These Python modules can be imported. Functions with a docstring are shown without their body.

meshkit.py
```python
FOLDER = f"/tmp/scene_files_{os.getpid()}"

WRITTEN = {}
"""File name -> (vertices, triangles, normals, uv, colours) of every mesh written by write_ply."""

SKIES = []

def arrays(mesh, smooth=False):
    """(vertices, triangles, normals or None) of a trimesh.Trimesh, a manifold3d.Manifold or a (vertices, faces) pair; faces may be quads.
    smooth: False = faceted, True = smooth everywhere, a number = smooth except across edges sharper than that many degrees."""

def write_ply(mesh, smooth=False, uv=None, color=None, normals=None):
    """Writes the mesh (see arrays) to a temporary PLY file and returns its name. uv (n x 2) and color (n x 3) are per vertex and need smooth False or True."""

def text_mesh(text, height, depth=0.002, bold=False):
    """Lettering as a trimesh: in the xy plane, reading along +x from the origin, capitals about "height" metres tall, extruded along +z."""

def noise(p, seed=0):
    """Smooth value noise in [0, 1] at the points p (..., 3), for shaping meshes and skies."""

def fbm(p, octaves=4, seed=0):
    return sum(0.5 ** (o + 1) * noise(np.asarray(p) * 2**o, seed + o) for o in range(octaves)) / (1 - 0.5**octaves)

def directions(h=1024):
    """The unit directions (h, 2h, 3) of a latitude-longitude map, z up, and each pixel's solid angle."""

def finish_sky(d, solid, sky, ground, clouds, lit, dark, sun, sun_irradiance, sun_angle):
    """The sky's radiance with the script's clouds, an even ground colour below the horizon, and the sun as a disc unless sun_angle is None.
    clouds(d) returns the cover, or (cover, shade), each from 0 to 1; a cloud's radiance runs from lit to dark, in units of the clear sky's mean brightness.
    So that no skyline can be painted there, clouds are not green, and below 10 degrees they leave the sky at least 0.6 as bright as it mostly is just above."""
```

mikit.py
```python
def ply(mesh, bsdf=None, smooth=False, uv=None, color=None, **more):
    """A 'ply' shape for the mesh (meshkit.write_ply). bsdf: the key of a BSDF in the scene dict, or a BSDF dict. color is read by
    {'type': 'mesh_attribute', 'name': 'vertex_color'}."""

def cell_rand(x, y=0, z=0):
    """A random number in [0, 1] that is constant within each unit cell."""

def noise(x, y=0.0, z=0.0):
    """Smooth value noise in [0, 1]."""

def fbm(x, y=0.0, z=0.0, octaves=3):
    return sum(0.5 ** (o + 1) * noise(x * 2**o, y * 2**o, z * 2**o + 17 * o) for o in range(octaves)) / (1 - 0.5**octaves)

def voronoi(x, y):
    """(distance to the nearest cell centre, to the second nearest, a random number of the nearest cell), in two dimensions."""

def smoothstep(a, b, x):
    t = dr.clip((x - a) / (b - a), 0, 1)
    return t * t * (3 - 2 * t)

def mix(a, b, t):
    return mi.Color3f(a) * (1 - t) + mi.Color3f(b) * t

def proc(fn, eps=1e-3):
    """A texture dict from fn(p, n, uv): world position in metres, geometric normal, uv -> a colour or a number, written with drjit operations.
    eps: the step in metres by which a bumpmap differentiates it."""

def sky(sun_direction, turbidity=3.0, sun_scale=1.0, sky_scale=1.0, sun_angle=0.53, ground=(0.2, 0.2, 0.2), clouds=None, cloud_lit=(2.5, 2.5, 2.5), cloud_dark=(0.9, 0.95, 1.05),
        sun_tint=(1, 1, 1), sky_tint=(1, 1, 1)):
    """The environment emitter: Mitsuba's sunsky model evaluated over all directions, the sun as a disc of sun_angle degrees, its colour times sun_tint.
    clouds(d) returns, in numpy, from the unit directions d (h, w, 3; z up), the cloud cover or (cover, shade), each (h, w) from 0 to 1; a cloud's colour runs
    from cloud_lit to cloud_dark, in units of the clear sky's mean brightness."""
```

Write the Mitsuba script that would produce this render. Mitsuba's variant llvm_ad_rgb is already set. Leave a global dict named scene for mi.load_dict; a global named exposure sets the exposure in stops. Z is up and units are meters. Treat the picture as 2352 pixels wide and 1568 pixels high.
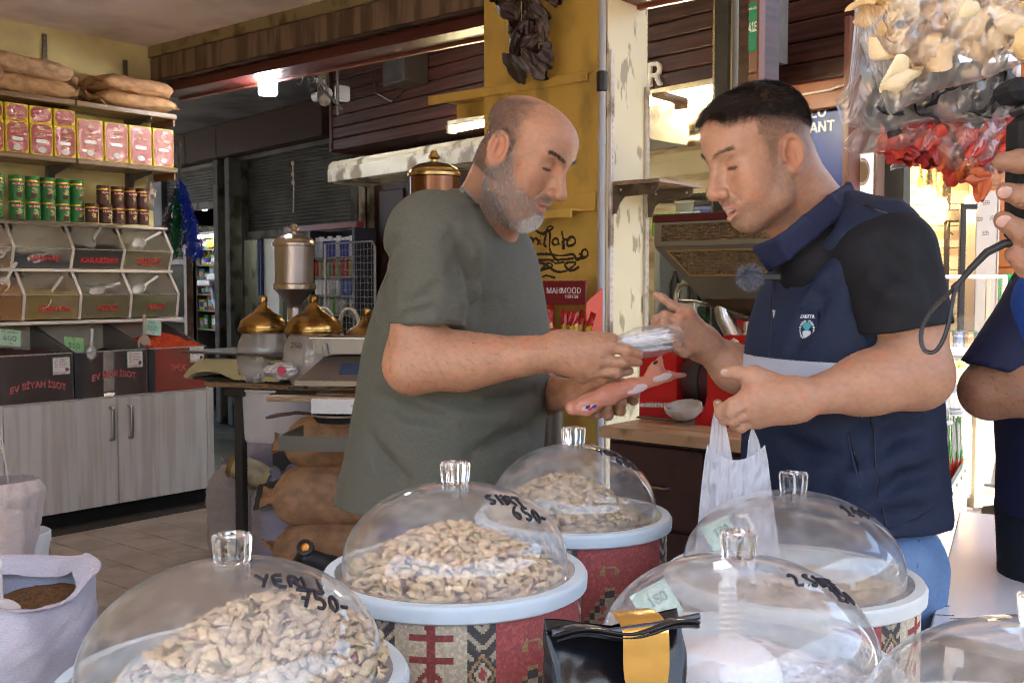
import math, numpy as np, trimesh, mitsuba as mi, mikit, meshkit, drjit as dr
from mikit import proc, noise, fbm, smoothstep, mix, voronoi, cell_rand
from shapely.geometry import Polygon, LineString, Point, box as sbox
from shapely.ops import unary_union
T = mi.ScalarTransform4f
scene, labels = {}, {}
exposure = 4.4
CAM_H, FPX, PITCH = 1.38, 2397.0, math.atan(127 / 2397.0)
CP, SP = math.cos(PITCH), math.sin(PITCH)
scene['camera'] = {'type': 'perspective', 'fov': 2 * math.degrees(math.atan(1176 / FPX)), 'fov_axis': 'x', 'near_clip': 0.05, 'far_clip': 400.0,
                   'to_world': T().look_at(origin=[0, 0, CAM_H], target=[0, CP, CAM_H - SP], up=[0, 0, 1])}
SUN = (0.15, -0.35, 0.92)
scene['sky'] = mikit.sky(SUN, turbidity=6.0, sun_scale=0.75, sun_angle=1.0, sky_tint=(1.10, 1.0, 0.88))
def at(x, y, Y):
 """the point at depth Y seen at (x, y) of the 2352 x 1568 view of the photograph: for taking real positions off it"""
 a, b = (x - 1176) / FPX, (784 - y) / FPX
 t = Y / (CP + b * SP)
 return np.array([a * t, Y, CAM_H + t * (b * CP - SP)])
def rotz(deg, o=(0, 0, 0)):
 c, s = math.cos(math.radians(deg)), math.sin(math.radians(deg))
 m = np.eye(4)
 m[:2, :2] = [[c, -s], [s, c]]
 m[:3, 3] = o
 return m
W0 = np.eye(4)
SHOP = rotz(50.5)
FAC = rotz(-49.1, (-1.886, 9.5, 0))
def rot(axis, deg):
 return trimesh.transformations.rotation_matrix(math.radians(deg), axis)
def frame(o, x, z=(0, 0, 1)):
 """a frame at o whose x axis runs along x and whose z is as near to z as it can be"""
 x = np.asarray(x, float) / np.linalg.norm(x)
 z = np.asarray(z, float) - np.dot(z, x) * x
 z /= np.linalg.norm(z)
 m = np.eye(4)
 m[:3, 0], m[:3, 1], m[:3, 2], m[:3, 3] = x, np.cross(z, x), z, o
 return m
USED = {}
def numbered(name):
 USED[name] = USED.get(name, -1) + 1
 return name if USED[name] == 0 else f"{name}_{USED[name]:03d}"
def thing(name, label, cat, group=None):
 k = numbered(name)
 labels[k] = {'label': label, 'category': cat}
 if group:
  labels[k]['group'] = group
 return k
GRAIN = {}     # surface name -> (bsdf, grain number, its own colour or None)
def pack(c):
 """a colour as one number for the u texture coordinate: 6 bits a channel, square-root spaced"""
 q = np.round(np.sqrt(np.clip(np.asarray(c, float), 0, 1)) * 63)
 return q[..., 0] * 4096 + q[..., 1] * 64 + q[..., 2]
def shape(mesh, mat, smooth=False, color=None, uv=None, fr=None, **more):
 if isinstance(mesh, (list,)):
  mesh = cat_(mesh)
 g = 0
 if mat in GRAIN:
  mat, g, c0 = GRAIN[mat]
  color = c0 if color is None else color
 v, f, n = meshkit.arrays(mesh, smooth)
 if callable(color):
  color = color(v)
 if fr is not None:
  v = v @ fr[:3, :3].T + fr[:3, 3]
  n = None if n is None else n @ fr[:3, :3].T
 vc = None
 if color is not None and uv is None:
  color = np.asarray(color, float)
  if mat.startswith('vx_'):
   vc = np.tile(color, (len(v), 1)) if color.ndim == 1 else color
  else:
   uv = np.stack([np.broadcast_to(pack(color), (len(v),)), np.full(len(v), float(g))], 1)
 path = meshkit.write_ply((v, f), False, uv, vc, normals=n)
 d = {'type': 'ply', 'filename': path, 'face_normals': n is None, **more}
 if mat is not None:
  d['bsdf'] = {'type': 'ref', 'id': mat}
 return d
def part(parent, name, mesh, mat, smooth=False, color=None, fr=None, label=None, kind=None, uv=None, **more):
 k = numbered(parent + '__' + name)
 scene[k] = shape(mesh, mat, smooth, color, uv, fr, **more)
 if label or kind:
  labels[k] = {**({'label': label} if label else {}), **({'kind': kind} if kind else {})}
 return k
def single(name, mesh, mat, label, cat, smooth=False, color=None, fr=None, group=None, **more):
 k = thing(name, label, cat, group)
 scene[k] = shape(mesh, mat, smooth, color, None, fr, **more)
 return k
def struct(name, mesh, mat, smooth=False, color=None, fr=None, label=None):
 k = numbered(name)
 scene[k] = shape(mesh, mat, smooth, color, None, fr)
 labels[k] = {'kind': 'structure', **({'label': label} if label else {})}
 return k
ORD = 'first second third fourth fifth sixth seventh eighth ninth tenth eleventh twelfth thirteenth fourteenth fifteenth sixteenth'.split()
def cat_(ms):
 return trimesh.util.concatenate([m if isinstance(m, trimesh.Trimesh) else trimesh.Trimesh(*m, process=False) for m in ms])
def mv(m, M):
 m = m.copy()
 m.apply_transform(M)
 return m
def box(x0, x1, y0, y1, z0, z1, b=0.0):
 """a box, its edges chamfered by b"""
 if b <= 0:
  m = trimesh.creation.box((abs(x1 - x0), abs(y1 - y0), abs(z1 - z0)))
  m.apply_translation(((x0 + x1) / 2, (y0 + y1) / 2, (z0 + z1) / 2))
  return m
 h = np.array([abs(x1 - x0), abs(y1 - y0), abs(z1 - z0)]) / 2
 b = min(b, h.min() * 0.9)
 pts = []
 for s in np.ndindex(2, 2, 2):
  s = np.array(s) * 2 - 1
  for k in range(3):
   p = h - b
   p[k] = h[k]
   pts.append(p * s)
 m = trimesh.convex.convex_hull(np.array(pts))
 m.apply_translation(((x0 + x1) / 2, (y0 + y1) / 2, (z0 + z1) / 2))
 return m
def cyl(p0, p1, r, n=16, r1=None):
 p0, p1 = np.asarray(p0, float), np.asarray(p1, float)
 return tube([p0, p1], [r, r if r1 is None else r1], n)
def tube(path, r, n=8, cap=True, flat=1.0, ref=None):
 """a round (or flattened) tube along a polyline"""
 p = np.asarray(path, float)
 r = np.broadcast_to(r, (len(p),)).astype(float)
 t = np.gradient(p, axis=0)
 t /= np.linalg.norm(t, axis=1, keepdims=True) + 1e-12
 a0 = np.array([0, 0, 1.0]) if abs(t[0][2]) < 0.9 else np.array([1.0, 0, 0])
 if ref is not None:
  a0 = np.asarray(ref, float)
 A = []
 for k in range(len(p)):
  a = a0 - np.dot(a0, t[k]) * t[k]
  a /= np.linalg.norm(a) + 1e-12
  A.append(a)
  a0 = a
 A = np.array(A)
 B = np.cross(t, A)
 ang = np.arange(n) * 2 * np.pi / n
 v = p[:, None] + r[:, None, None] * (np.cos(ang)[None, :, None] * A[:, None] * flat + np.sin(ang)[None, :, None] * B[:, None])
 v = v.reshape(-1, 3)
 f = []
 for i in range(len(p) - 1):
  for j in range(n):
   q = (i * n + j, i * n + (j + 1) % n, (i + 1) * n + (j + 1) % n, (i + 1) * n + j)
   f += [(q[0], q[1], q[2]), (q[0], q[2], q[3])]
 if cap:
  v = np.vstack([v, p[0], p[-1]])
  c0, c1 = len(v) - 2, len(v) - 1
  o = (len(p) - 1) * n
  for j in range(n):
   f += [(c0, (j + 1) % n, j), (c1, o + j, o + (j + 1) % n)]
 return trimesh.Trimesh(v, f, process=False)
def lathe(profile, n=32, c=(0, 0, 0)):
 """profile: (r, z) pairs, from the bottom outside up"""
 pr = np.asarray(profile, float)
 ang = np.arange(n) * 2 * np.pi / n
 v = np.stack([pr[:, None, 0] * np.cos(ang), pr[:, None, 0] * np.sin(ang), np.repeat(pr[:, 1:2], n, 1)], -1).reshape(-1, 3) + c
 i, j = np.meshgrid(np.arange(len(pr) - 1), np.arange(n), indexing='ij')
 a, b = (i * n + j).ravel(), (i * n + (j + 1) % n).ravel()
 f = np.vstack([np.stack([a, b, b + n], 1), np.stack([a, b + n, a + n], 1)])
 m = trimesh.Trimesh(v, f, process=False)
 m.merge_vertices()
 m.update_faces(m.nondegenerate_faces())
 return m
def ext(poly, h, M=None, holes=None):
 """a polygon in x, y extruded along z; M moves it"""
 g = poly if hasattr(poly, 'geom_type') else Polygon(poly, holes)
 if not g.is_valid:
  g = g.buffer(0)
 m = cat_([trimesh.creation.extrude_polygon(q, h, engine='earcut') for q in getattr(g, 'geoms', [g]) if q.area > 1e-12])
 if M is not None:
  m.apply_transform(M)
 return m
def ball(c, r, n=2, sc=(1, 1, 1)):
 m = trimesh.creation.icosphere(subdivisions=n, radius=r)
 m.apply_scale(sc)
 m.apply_translation(c)
 return m
def grid(fn, nu, nv, thick=None):
 """a sheet fn(s, t) -> (.., 3) over the unit square"""
 s, t = np.meshgrid(np.linspace(0, 1, nu), np.linspace(0, 1, nv), indexing='ij')
 v = np.asarray(fn(s, t)).reshape(-1, 3)
 i, j = np.meshgrid(np.arange(nu - 1), np.arange(nv - 1), indexing='ij')
 a = (i * nv + j).ravel()
 f = np.vstack([np.stack([a, a + nv, a + nv + 1], 1), np.stack([a, a + nv + 1, a + 1], 1)])
 return trimesh.Trimesh(v, f, process=False)
def text(s, h, depth=0.001, bold=False, center=True, sx=1.0):
 m = meshkit.text_mesh(s, h, depth, bold)
 m.apply_scale((sx, 1, 1))
 if center:
  b = m.bounds
  m.apply_translation((-(b[0, 0] + b[1, 0]) / 2, -(b[0, 1] + b[1, 1]) / 2, 0))
 return m
FACE_MU = np.array([[0, 0, -1, 0], [-1, 0, 0, 0], [0, 1, 0, 0], [0, 0, 0, 1.0]])   # on a face that looks along -u: reads along -w
FACE_MW = np.array([[1, 0, 0, 0], [0, 0, -1, 0], [0, 1, 0, 0], [0, 0, 0, 1.0]])    # on a face that looks along -w: reads along +u
def on(m, M, o):
 m = mv(m, M)
 m.apply_translation(o)
 return m
def bumpy(m, amp, freq, seed=0, octaves=3, along=None):
 """displace vertices along their normals by noise"""
 m = m.copy()
 v, n = np.array(m.vertices), np.array(m.vertex_normals)
 d = (meshkit.fbm(v * freq + 31.7 * seed, octaves, seed) - 0.5) * 2 * amp
 m.vertices = v + n * d[:, None]
 return m
def sub(m, k=1):
 for _ in range(k):
  m = m.subdivide()
 return m
class SDF:
 def __init__(self):
  self.ops = []
 def add(self, fn, c, R, k=0.01, op='u'):
  self.ops.append((fn, np.asarray(c, float), float(R), float(k), op))
 def ell(self, c, r, k=0.01, R=None, op='u'):
  c, r = np.asarray(c, float), np.asarray(r, float)
  A = np.eye(3) if R is None else np.asarray(R)[:3, :3]
  def fn(p):
   q = (p - c) @ A
   k0 = np.sqrt(((q / r) ** 2).sum(1))
   k1 = np.sqrt(((q / r ** 2) ** 2).sum(1)) + 1e-9
   return k0 * (k0 - 1) / k1
  self.add(fn, c, r.max(), k, op)
 def ball(self, c, r, k=0.01, op='u'):
  c = np.asarray(c, float)
  self.add(lambda p: np.sqrt(((p - c) ** 2).sum(1)) - r, c, r, k, op)
 def cap(self, a, b, ra, rb=None, k=0.01, op='u', flat=None):
  """flat: (direction, factor) squeezes distances along that direction"""
  a, b = np.asarray(a, float), np.asarray(b, float)
  rb = ra if rb is None else rb
  L2 = max(((b - a) ** 2).sum(), 1e-12)
  def fn(p):
   t = np.clip((p - a) @ (b - a) / L2, 0, 1)
   q = p - a - t[:, None] * (b - a)
   if flat is not None:
    n = np.asarray(flat[0], float)
    n = n / np.linalg.norm(n)
    q = q + np.outer(q @ n, n) * (flat[1] - 1)
   return np.sqrt((q ** 2).sum(1)) - (ra + (rb - ra) * t)
  self.add(fn, (a + b) / 2, math.sqrt(L2) / 2 + max(ra, rb), k, op)
 def chain(self, pts, rs, k=0.01, op='u', flat=None):
  for i in range(len(pts) - 1):
   self.cap(pts[i], pts[i + 1], rs[i], rs[i + 1], k, op, flat)
 def loft(self, zs, cx, cy, a, b, yaw, k=0.02, n=2.3, op='u', clip=None):
  """a stack of superellipses (half axes a forward, b sideways) along z"""
  zs = np.asarray(zs, float)
  c, s = math.cos(yaw), math.sin(yaw)
  from scipy.interpolate import PchipInterpolator
  I = [PchipInterpolator(zs, np.broadcast_to(q, zs.shape)) for q in (cx, cy, a, b)]
  def fn(p):
   z = np.clip(p[:, 2], zs[0], zs[-1])
   X, Y = p[:, 0] - I[0](z), p[:, 1] - I[1](z)
   A, B = I[2](z), I[3](z)
   f, r = np.abs(X * c + Y * s) / A, np.abs(-X * s + Y * c) / B
   q = (f ** n + r ** n + 1e-9) ** (1 / n)
   d = (q - 1) * np.minimum(A, B)
   return np.maximum(d, np.maximum(zs[0] - p[:, 2], p[:, 2] - zs[-1]))
  self.add(fn, (np.mean(cx), np.mean(cy), (zs[0] + zs[-1]) / 2), math.hypot(np.max(b) + np.max(a), (zs[-1] - zs[0]) / 2) + 0.1, k, op)
 def hit(self, x, y, Y0=1.2, Y1=3.2):
  """the first point of the surface on the sight line of the photograph's point (x, y)"""
  Ys = np.linspace(Y0, Y1, 1200)
  P_ = np.array([at(x, y, q) for q in Ys])
  d = self.dist(P_)
  i = int(np.argmax(d < 0))
  return P_[i]
 def dist(self, p, blocks=None):
  """distances at p (n, 3); blocks: the centres and the half diagonal of equal runs of points, to skip far parts quickly"""
  d = np.full(len(p), 1.0)
  if blocks is not None:
   bc, br = blocks
   m = len(p) // len(bc)
  for fn, c, R, k, op in self.ops:
   if blocks is not None:
    ib = np.nonzero(((bc - c) ** 2).sum(1) < (R + k + 0.03 + br) ** 2)[0]
    idx = (ib[:, None] * m + np.arange(m)).ravel()
   else:
    idx = np.nonzero(((p - c) ** 2).sum(1) < (R + k + 0.03) ** 2)[0]
   if len(idx) == 0:
    continue
   e, x = d[idx], fn(p[idx])
   if op == 'u':
    h = np.maximum(k - np.abs(e - x), 0) / k
    r = np.minimum(e, x) - h * h * k * 0.25
   else:
    h = np.maximum(k - np.abs(e + x), 0) / k
    r = np.maximum(e, -x) + h * h * k * 0.25
   d[idx] = r
  return d
 def mesh(self, h, post=None, smooth=0):
  lo = np.min([c - R for _, c, R, k, op in self.ops if op == 'u'], 0) - 3 * h - 0.01
  hi = np.max([c + R for _, c, R, k, op in self.ops if op == 'u'], 0) + 3 * h + 0.01
  q = 4
  nb = np.ceil((hi - lo) / (q * h)).astype(int)
  C = np.stack(np.meshgrid(*[lo[i] + (np.arange(nb[i]) + 0.5) * q * h for i in range(3)], indexing='ij'), -1)
  dc = self.dist(C.reshape(-1, 3))
  if post is not None:
   dc = post(C.reshape(-1, 3), dc)
  dc = dc.reshape(nb)
  act = np.abs(dc) < q * h * 1.9
  D = np.repeat(np.repeat(np.repeat(dc.astype(np.float32), q, 0), q, 1), q, 2)
  b = np.argwhere(act)
  o = np.stack(np.meshgrid(*[np.arange(q)] * 3, indexing='ij'), -1).reshape(-1, 3)
  I = (b[:, None] * q + o[None]).reshape(-1, 3)
  P = lo + (I + 0.5) * h
  dd = self.dist(P, (C[act], q * h * 0.87))
  if post is not None:
   dd = post(P, dd)
  D[I[:, 0], I[:, 1], I[:, 2]] = dd
  m = nets(D, lo + 0.5 * h, h)
  if smooth:
   v0 = np.array(m.vertices)
   trimesh.smoothing.filter_taubin(m, iterations=smooth)
   v1 = np.array(m.vertices)
   bad = ~(np.linalg.norm(v1 - v0, axis=1) < 0.8 * h)
   v1[bad] = v0[bad]
   m.vertices = v1
  return m
def nets(D, lo, h):
 """surface nets of the zero level of D"""
 s = D < 0
 n = np.zeros(np.array(D.shape) - 1, np.int8)
 sl = [slice(0, -1), slice(1, None)]
 for a, b, c in np.ndindex(2, 2, 2):
  n += s[sl[a], sl[b], sl[c]]
 cells = np.argwhere((n > 0) & (n < 8))
 idx = np.full(n.shape, -1, np.int32)
 idx[tuple(cells.T)] = np.arange(len(cells))
 corner = np.array(list(np.ndindex(2, 2, 2)))
 V = np.stack([D[tuple((cells + c).T)] for c in corner], 1).astype(float)
 acc, cnt = np.zeros((len(cells), 3)), np.zeros(len(cells))
 for i in range(8):
  for j in range(i + 1, 8):
   if np.abs(corner[i] - corner[j]).sum() == 1:
    x = (V[:, i] < 0) != (V[:, j] < 0)
    t = np.where(x, V[:, i] / np.where(x, V[:, i] - V[:, j], 1), 0)
    acc += np.where(x[:, None], corner[i] + t[:, None] * (corner[j] - corner[i]), 0)
    cnt += x
 P = lo + (cells + acc / cnt[:, None]) * h
 F = []
 for ax in range(3):
  b, c = [(1, 2), (2, 0), (0, 1)][ax]
  A = [slice(None)] * 3
  B = [slice(None)] * 3
  A[ax], B[ax] = slice(0, -1), slice(1, None)
  e = np.argwhere(s[tuple(A)] != s[tuple(B)])
  e = e[(e[:, b] > 0) & (e[:, c] > 0) & (e[:, b] < D.shape[b] - 1) & (e[:, c] < D.shape[c] - 1)]
  ub, uc = np.eye(3, dtype=int)[b], np.eye(3, dtype=int)[c]
  q = np.stack([idx[tuple((e - ub - uc).T)], idx[tuple((e - uc).T)], idx[tuple(e.T)], idx[tuple((e - ub).T)]], 1)
  inside = s[tuple(e.T)]
  q[~inside] = q[~inside][:, ::-1]
  q = q[(q >= 0).all(1)]
  F += [q[:, [0, 1, 2]], q[:, [0, 2, 3]]]
 return trimesh.Trimesh(P, np.vstack(F), process=False)
def two(b):
 return {'type': 'twosided', 'bsdf': b}
def pr(color, rough=0.5, metallic=0.0, spec=0.5, **kw):
 c = color if isinstance(color, dict) else {'type': 'rgb', 'value': list(color)}
 return {'type': 'principled', 'base_color': c, 'roughness': rough, 'metallic': metallic, 'specular': spec, **kw}
def bumped(b, fn, scale, eps=1e-3):
 return {'type': 'bumpmap', 'arbitrary': proc(fn, eps), 'scale': scale, 'bsdf': b}
def sm(a, b, x):
 t = np.clip((x - a) / (b - a), 0, 1)
 return t * t * (3 - 2 * t)
VX = {'type': 'mesh_attribute', 'name': 'vertex_color'}
def mat(name, b):
 scene[name] = b
 return name
def decode(uv):
 k = mi.UInt32(dr.floor(uv.x + 0.5))
 r, g, b = mi.Float(k >> 12) / 63, mi.Float((k >> 6) & 63) / 63, mi.Float(k & 63) / 63
 return mi.Color3f(r * r, g * g, b * b)
GRAINS = {'plain': (1, 1, 1, 5, 6, 1.0, 1.0, 1.0), 'dirty': (9, 9, 6, .48, .68, .40, .34, .28), 'plaster': (4, 4, 4, .4, .75, .80, .78, .80), 'mustard': (8, 8, 3.5, .45, .78, .62, .60, .66),
          'cream': (22, 22, 7, .63, .72, .55, .50, .46), 'concrete': (2.5, 2.5, 2.5, .38, .7, .50, .50, .50), 'stone': (4, 4, 4, .35, .65, .56, .57, .62), 'tile': (7, 7, 7, .3, .7, .80, .79, .77),
          'board': (2.5, 2.5, 46, .3, .72, .50, .46, .46), 'beam': (10, 22, 2.2, .35, .68, .45, .42, .42), 'wood': (5, 40, 120, .3, .7, .55, .5, .48), 'ply': (38, 5, 210, .3, .7, .6, .55, .5),
          'slat': (1.8, 1.8, 12, .48, .64, .66, .56, .46), 'paper': (26, 26, 26, .35, .7, .74, .72, .70), 'powder': (170, 170, 170, .3, .7, .45, .45, .45), 'brass': (18, 18, 18, .45, .66, .42, .36, .34),
          'rope': (60, 60, 220, .4, .6, .45, .42, .40), 'pale': (34, 34, 1.8, .36, .66, .82, .80, .77), 'cloth': (300, 300, 420, .3, .7, .84, .84, .85), 'fur': (300, 300, 300, .35, .65, .4, .4, .4)}
GI = {k: i for i, k in enumerate(GRAINS)}
GT = [[float(v[c]) for v in GRAINS.values()] for c in range(8)]
def grained(p, n, uv):
 i = dr.floor(uv.y + 0.5)
 P = [mi.Float(1.0)] * 8
 for g in range(len(GRAINS)):
  P = [dr.select(i == g, GT[c][g], P[c]) for c in range(8)]
 u, w = 0.636 * p.x + 0.772 * p.y, -0.772 * p.x + 0.636 * p.y
 t = smoothstep(P[3], P[4], fbm(u * P[0] + 50, w * P[1] + 50, p.z * P[2] + 50, 4))
 c = decode(uv)
 return mi.Color3f(c.x * (1 + (P[5] - 1) * t), c.y * (1 + (P[6] - 1) * t), c.z * (1 + (P[7] - 1) * t))
UV = proc(lambda p, n, uv: decode(uv))
UVG = proc(grained)
mat('vc_matte', two(bumped(pr(UVG, 0.75, spec=0.3), lambda p, n, uv: noise(p.x * 170, p.y * 170, p.z * 170), 0.0010)))
mat('vc_satin', two(pr(UVG, 0.42)))
mat('vc_gloss', two(pr(UV, 0.16)))
mat('vc_metal', two(pr(UVG, 0.24, 1.0)))
mat('vc_steel', two(pr(UVG, 0.36, 1.0)))
mat('vx_satin', two(pr(VX, 0.5, spec=0.4)))
mat('vx_skin', two(bumped(pr(VX, 0.46, spec=0.42), lambda p, n, uv: noise(p.x * 420, p.y * 420, p.z * 420), 0.0009)))
def surface(name, base, grain, color=None):
 GRAIN[name] = (base, GI[grain], color)
surface('vc_dirty', 'vc_satin', 'dirty')
surface('vc_crinkle', 'vc_matte', 'paper')
surface('vc_powder', 'vc_matte', 'powder')
surface('vc_cloth', 'vc_matte', 'cloth')
def hit(x, y, fr, axis, val):
 """where the sight line of the photograph's point (x, y) meets a plane of a frame (axis 0, 1 or 2 at val): its coordinates in that frame"""
 d = at(x, y, 1.0) - [0, 0, CAM_H]
 M = np.linalg.inv(fr)
 o, e = (M @ [0, 0, CAM_H, 1])[:3], M[:3, :3] @ d
 return o + e * (val - o[axis]) / e[axis]
# ================================================================ structure
rng = np.random.default_rng(11)
surface('plaster_yellow', 'vc_matte', 'plaster', (0.66, 0.56, 0.27))
surface('plaster_ceiling', 'vc_matte', 'plaster', (0.78, 0.68, 0.62))
surface('paint_mustard', 'vc_satin', 'mustard', (0.50, 0.325, 0.075))
surface('paint_cream', 'vc_satin', 'cream', (0.66, 0.57, 0.38))
surface('paint_plain', 'vc_matte', 'plain', (0.58, 0.48, 0.32))
surface('concrete', 'vc_matte', 'concrete', (0.155, 0.16, 0.165))
surface('asphalt', 'vc_satin', 'concrete', (0.10, 0.098, 0.095))
surface('ground_stone', 'vc_matte', 'plain', (0.46, 0.42, 0.36))
surface('stone_slab', 'vc_satin', 'stone', (0.48, 0.41, 0.33))
surface('floor_tile', 'vc_satin', 'tile', (0.42, 0.345, 0.285))
surface('grout', 'vc_matte', 'plain', (0.05, 0.041, 0.035))
surface('maroon_board', 'vc_satin', 'board', (0.055, 0.015, 0.011))
surface('beam_paint', 'vc_satin', 'beam', (0.185, 0.125, 0.08))
surface('wood_pale', 'vc_satin', 'pale', (0.66, 0.635, 0.60))
surface('wood_shelf', 'vc_satin', 'wood', (0.30, 0.195, 0.125))
surface('wood_plywood', 'vc_satin', 'ply', (0.45, 0.29, 0.17))
surface('shutter_steel', 'vc_matte', 'concrete', (0.075, 0.07, 0.066))
surface('grimy', 'vc_matte', 'dirty')
surface('slat_white', 'vc_satin', 'slat', (0.70, 0.61, 0.46))
struct('ground', box(-60, 60, -40, 80, -0.5, -0.03), 'ground_stone')
struct('alley_paving', box(-5.0, 6.2, -6.0, 6.0, -0.03, -0.0245), 'asphalt', fr=rotz(-49.1, (-1.886, 9.5, 0)))
struct('shop_floor', box(-0.6, 3.92, -0.3, 6.3, -0.019, -0.006), 'grout', fr=SHOP)
for i in range(-2, 7):
 for j in range(-9, 5):
  u0, w0 = 2.512 + 0.2125 * i, 4.550 + 0.2045 * j
  if u0 + 0.2125 > 3.91 or (u0 < 2.0 and w0 > 4.6):
   continue
  g = 0.0030
  dz = rng.uniform(-0.0007, 0.0007)
  part('shop_floor', 'tile', box(u0 + g, u0 + 0.2125 - g, w0 + g, w0 + 0.2045 - g, -0.0055, 0.0004 + dz, 0.0016), 'floor_tile', fr=SHOP)
PAVE = rotz(-49.1)
struct('pavement', box(0.2, 14, -3.0, 14, -0.019, -0.008), 'grout', fr=PAVE)
for i in range(-2, 26):
 x0 = 0.3 + 0.48 * (i + 2)
 for j in range(0, 22):
  y0 = -2.9 + 0.62 * j + (0.31 if i % 2 else 0)
  c = PAVE @ [x0 + 0.24, y0 + 0.31, 0, 1]
  if not (c[0] > 1.9 and 5.4 < c[1] < 13 and 0.30 < (c[0]) / c[1] < 0.58):
   continue
  g = 0.006
  part('pavement', 'slab', box(x0 + g, x0 + 0.48 - g, y0 + g, y0 + 0.62 - g, -0.010, rng.uniform(-0.002, 0.002) + 0.003, 0.004), 'stone_slab', fr=PAVE)
struct('ceiling', box(-1.35, 3.98, -1.45, 6.4, 2.955, 3.10), 'plaster_ceiling', fr=SHOP)
k = thing('left_wall', 'yellow plastered shop wall behind the shelves of boxes and tins', 'wall')
part(k, 'plaster', box(-1.25, 3.88, 6.3, 6.42, -0.02, 2.955), 'plaster_yellow', fr=SHOP)
k = thing('rear_wall', 'yellow plastered back wall of the spice shop', 'wall')
part(k, 'plaster', box(-1.37, -1.25, 2.4, 6.42, -0.02, 2.955), 'plaster_yellow', fr=SHOP)
k = thing('upper_storeys', 'unseen plastered upper storey added above the shop ceiling to block sun', 'building')  # unseen mass, sized to keep sky and sun off shop and alley
part(k, 'wall', box(-1.3, 4.5, -0.6, 6.4, 3.15, 9.0), 'paint_plain', fr=SHOP)
k = thing('neighbour_building', 'unseen plastered building added left of the spice shop to shade the alley', 'building')  # unseen block added so the left of the alley lies in shade
part(k, 'wall', box(-1.3, 3.8, 6.43, 13.0, 0, 9.0), 'paint_plain', fr=SHOP)
k = thing('alley_roof', 'unseen sheet roof added to darken the left part of the alley', 'roof')  # out of view, added to cut the light in the alley
part(k, 'sheet', box(-6, 3.0, -3.6, -0.02, 4.9, 4.95), 'concrete', fr=FAC)
k = thing('beam', 'stained brown steel beam running under the edge of the pale ceiling', 'beam')
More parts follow.
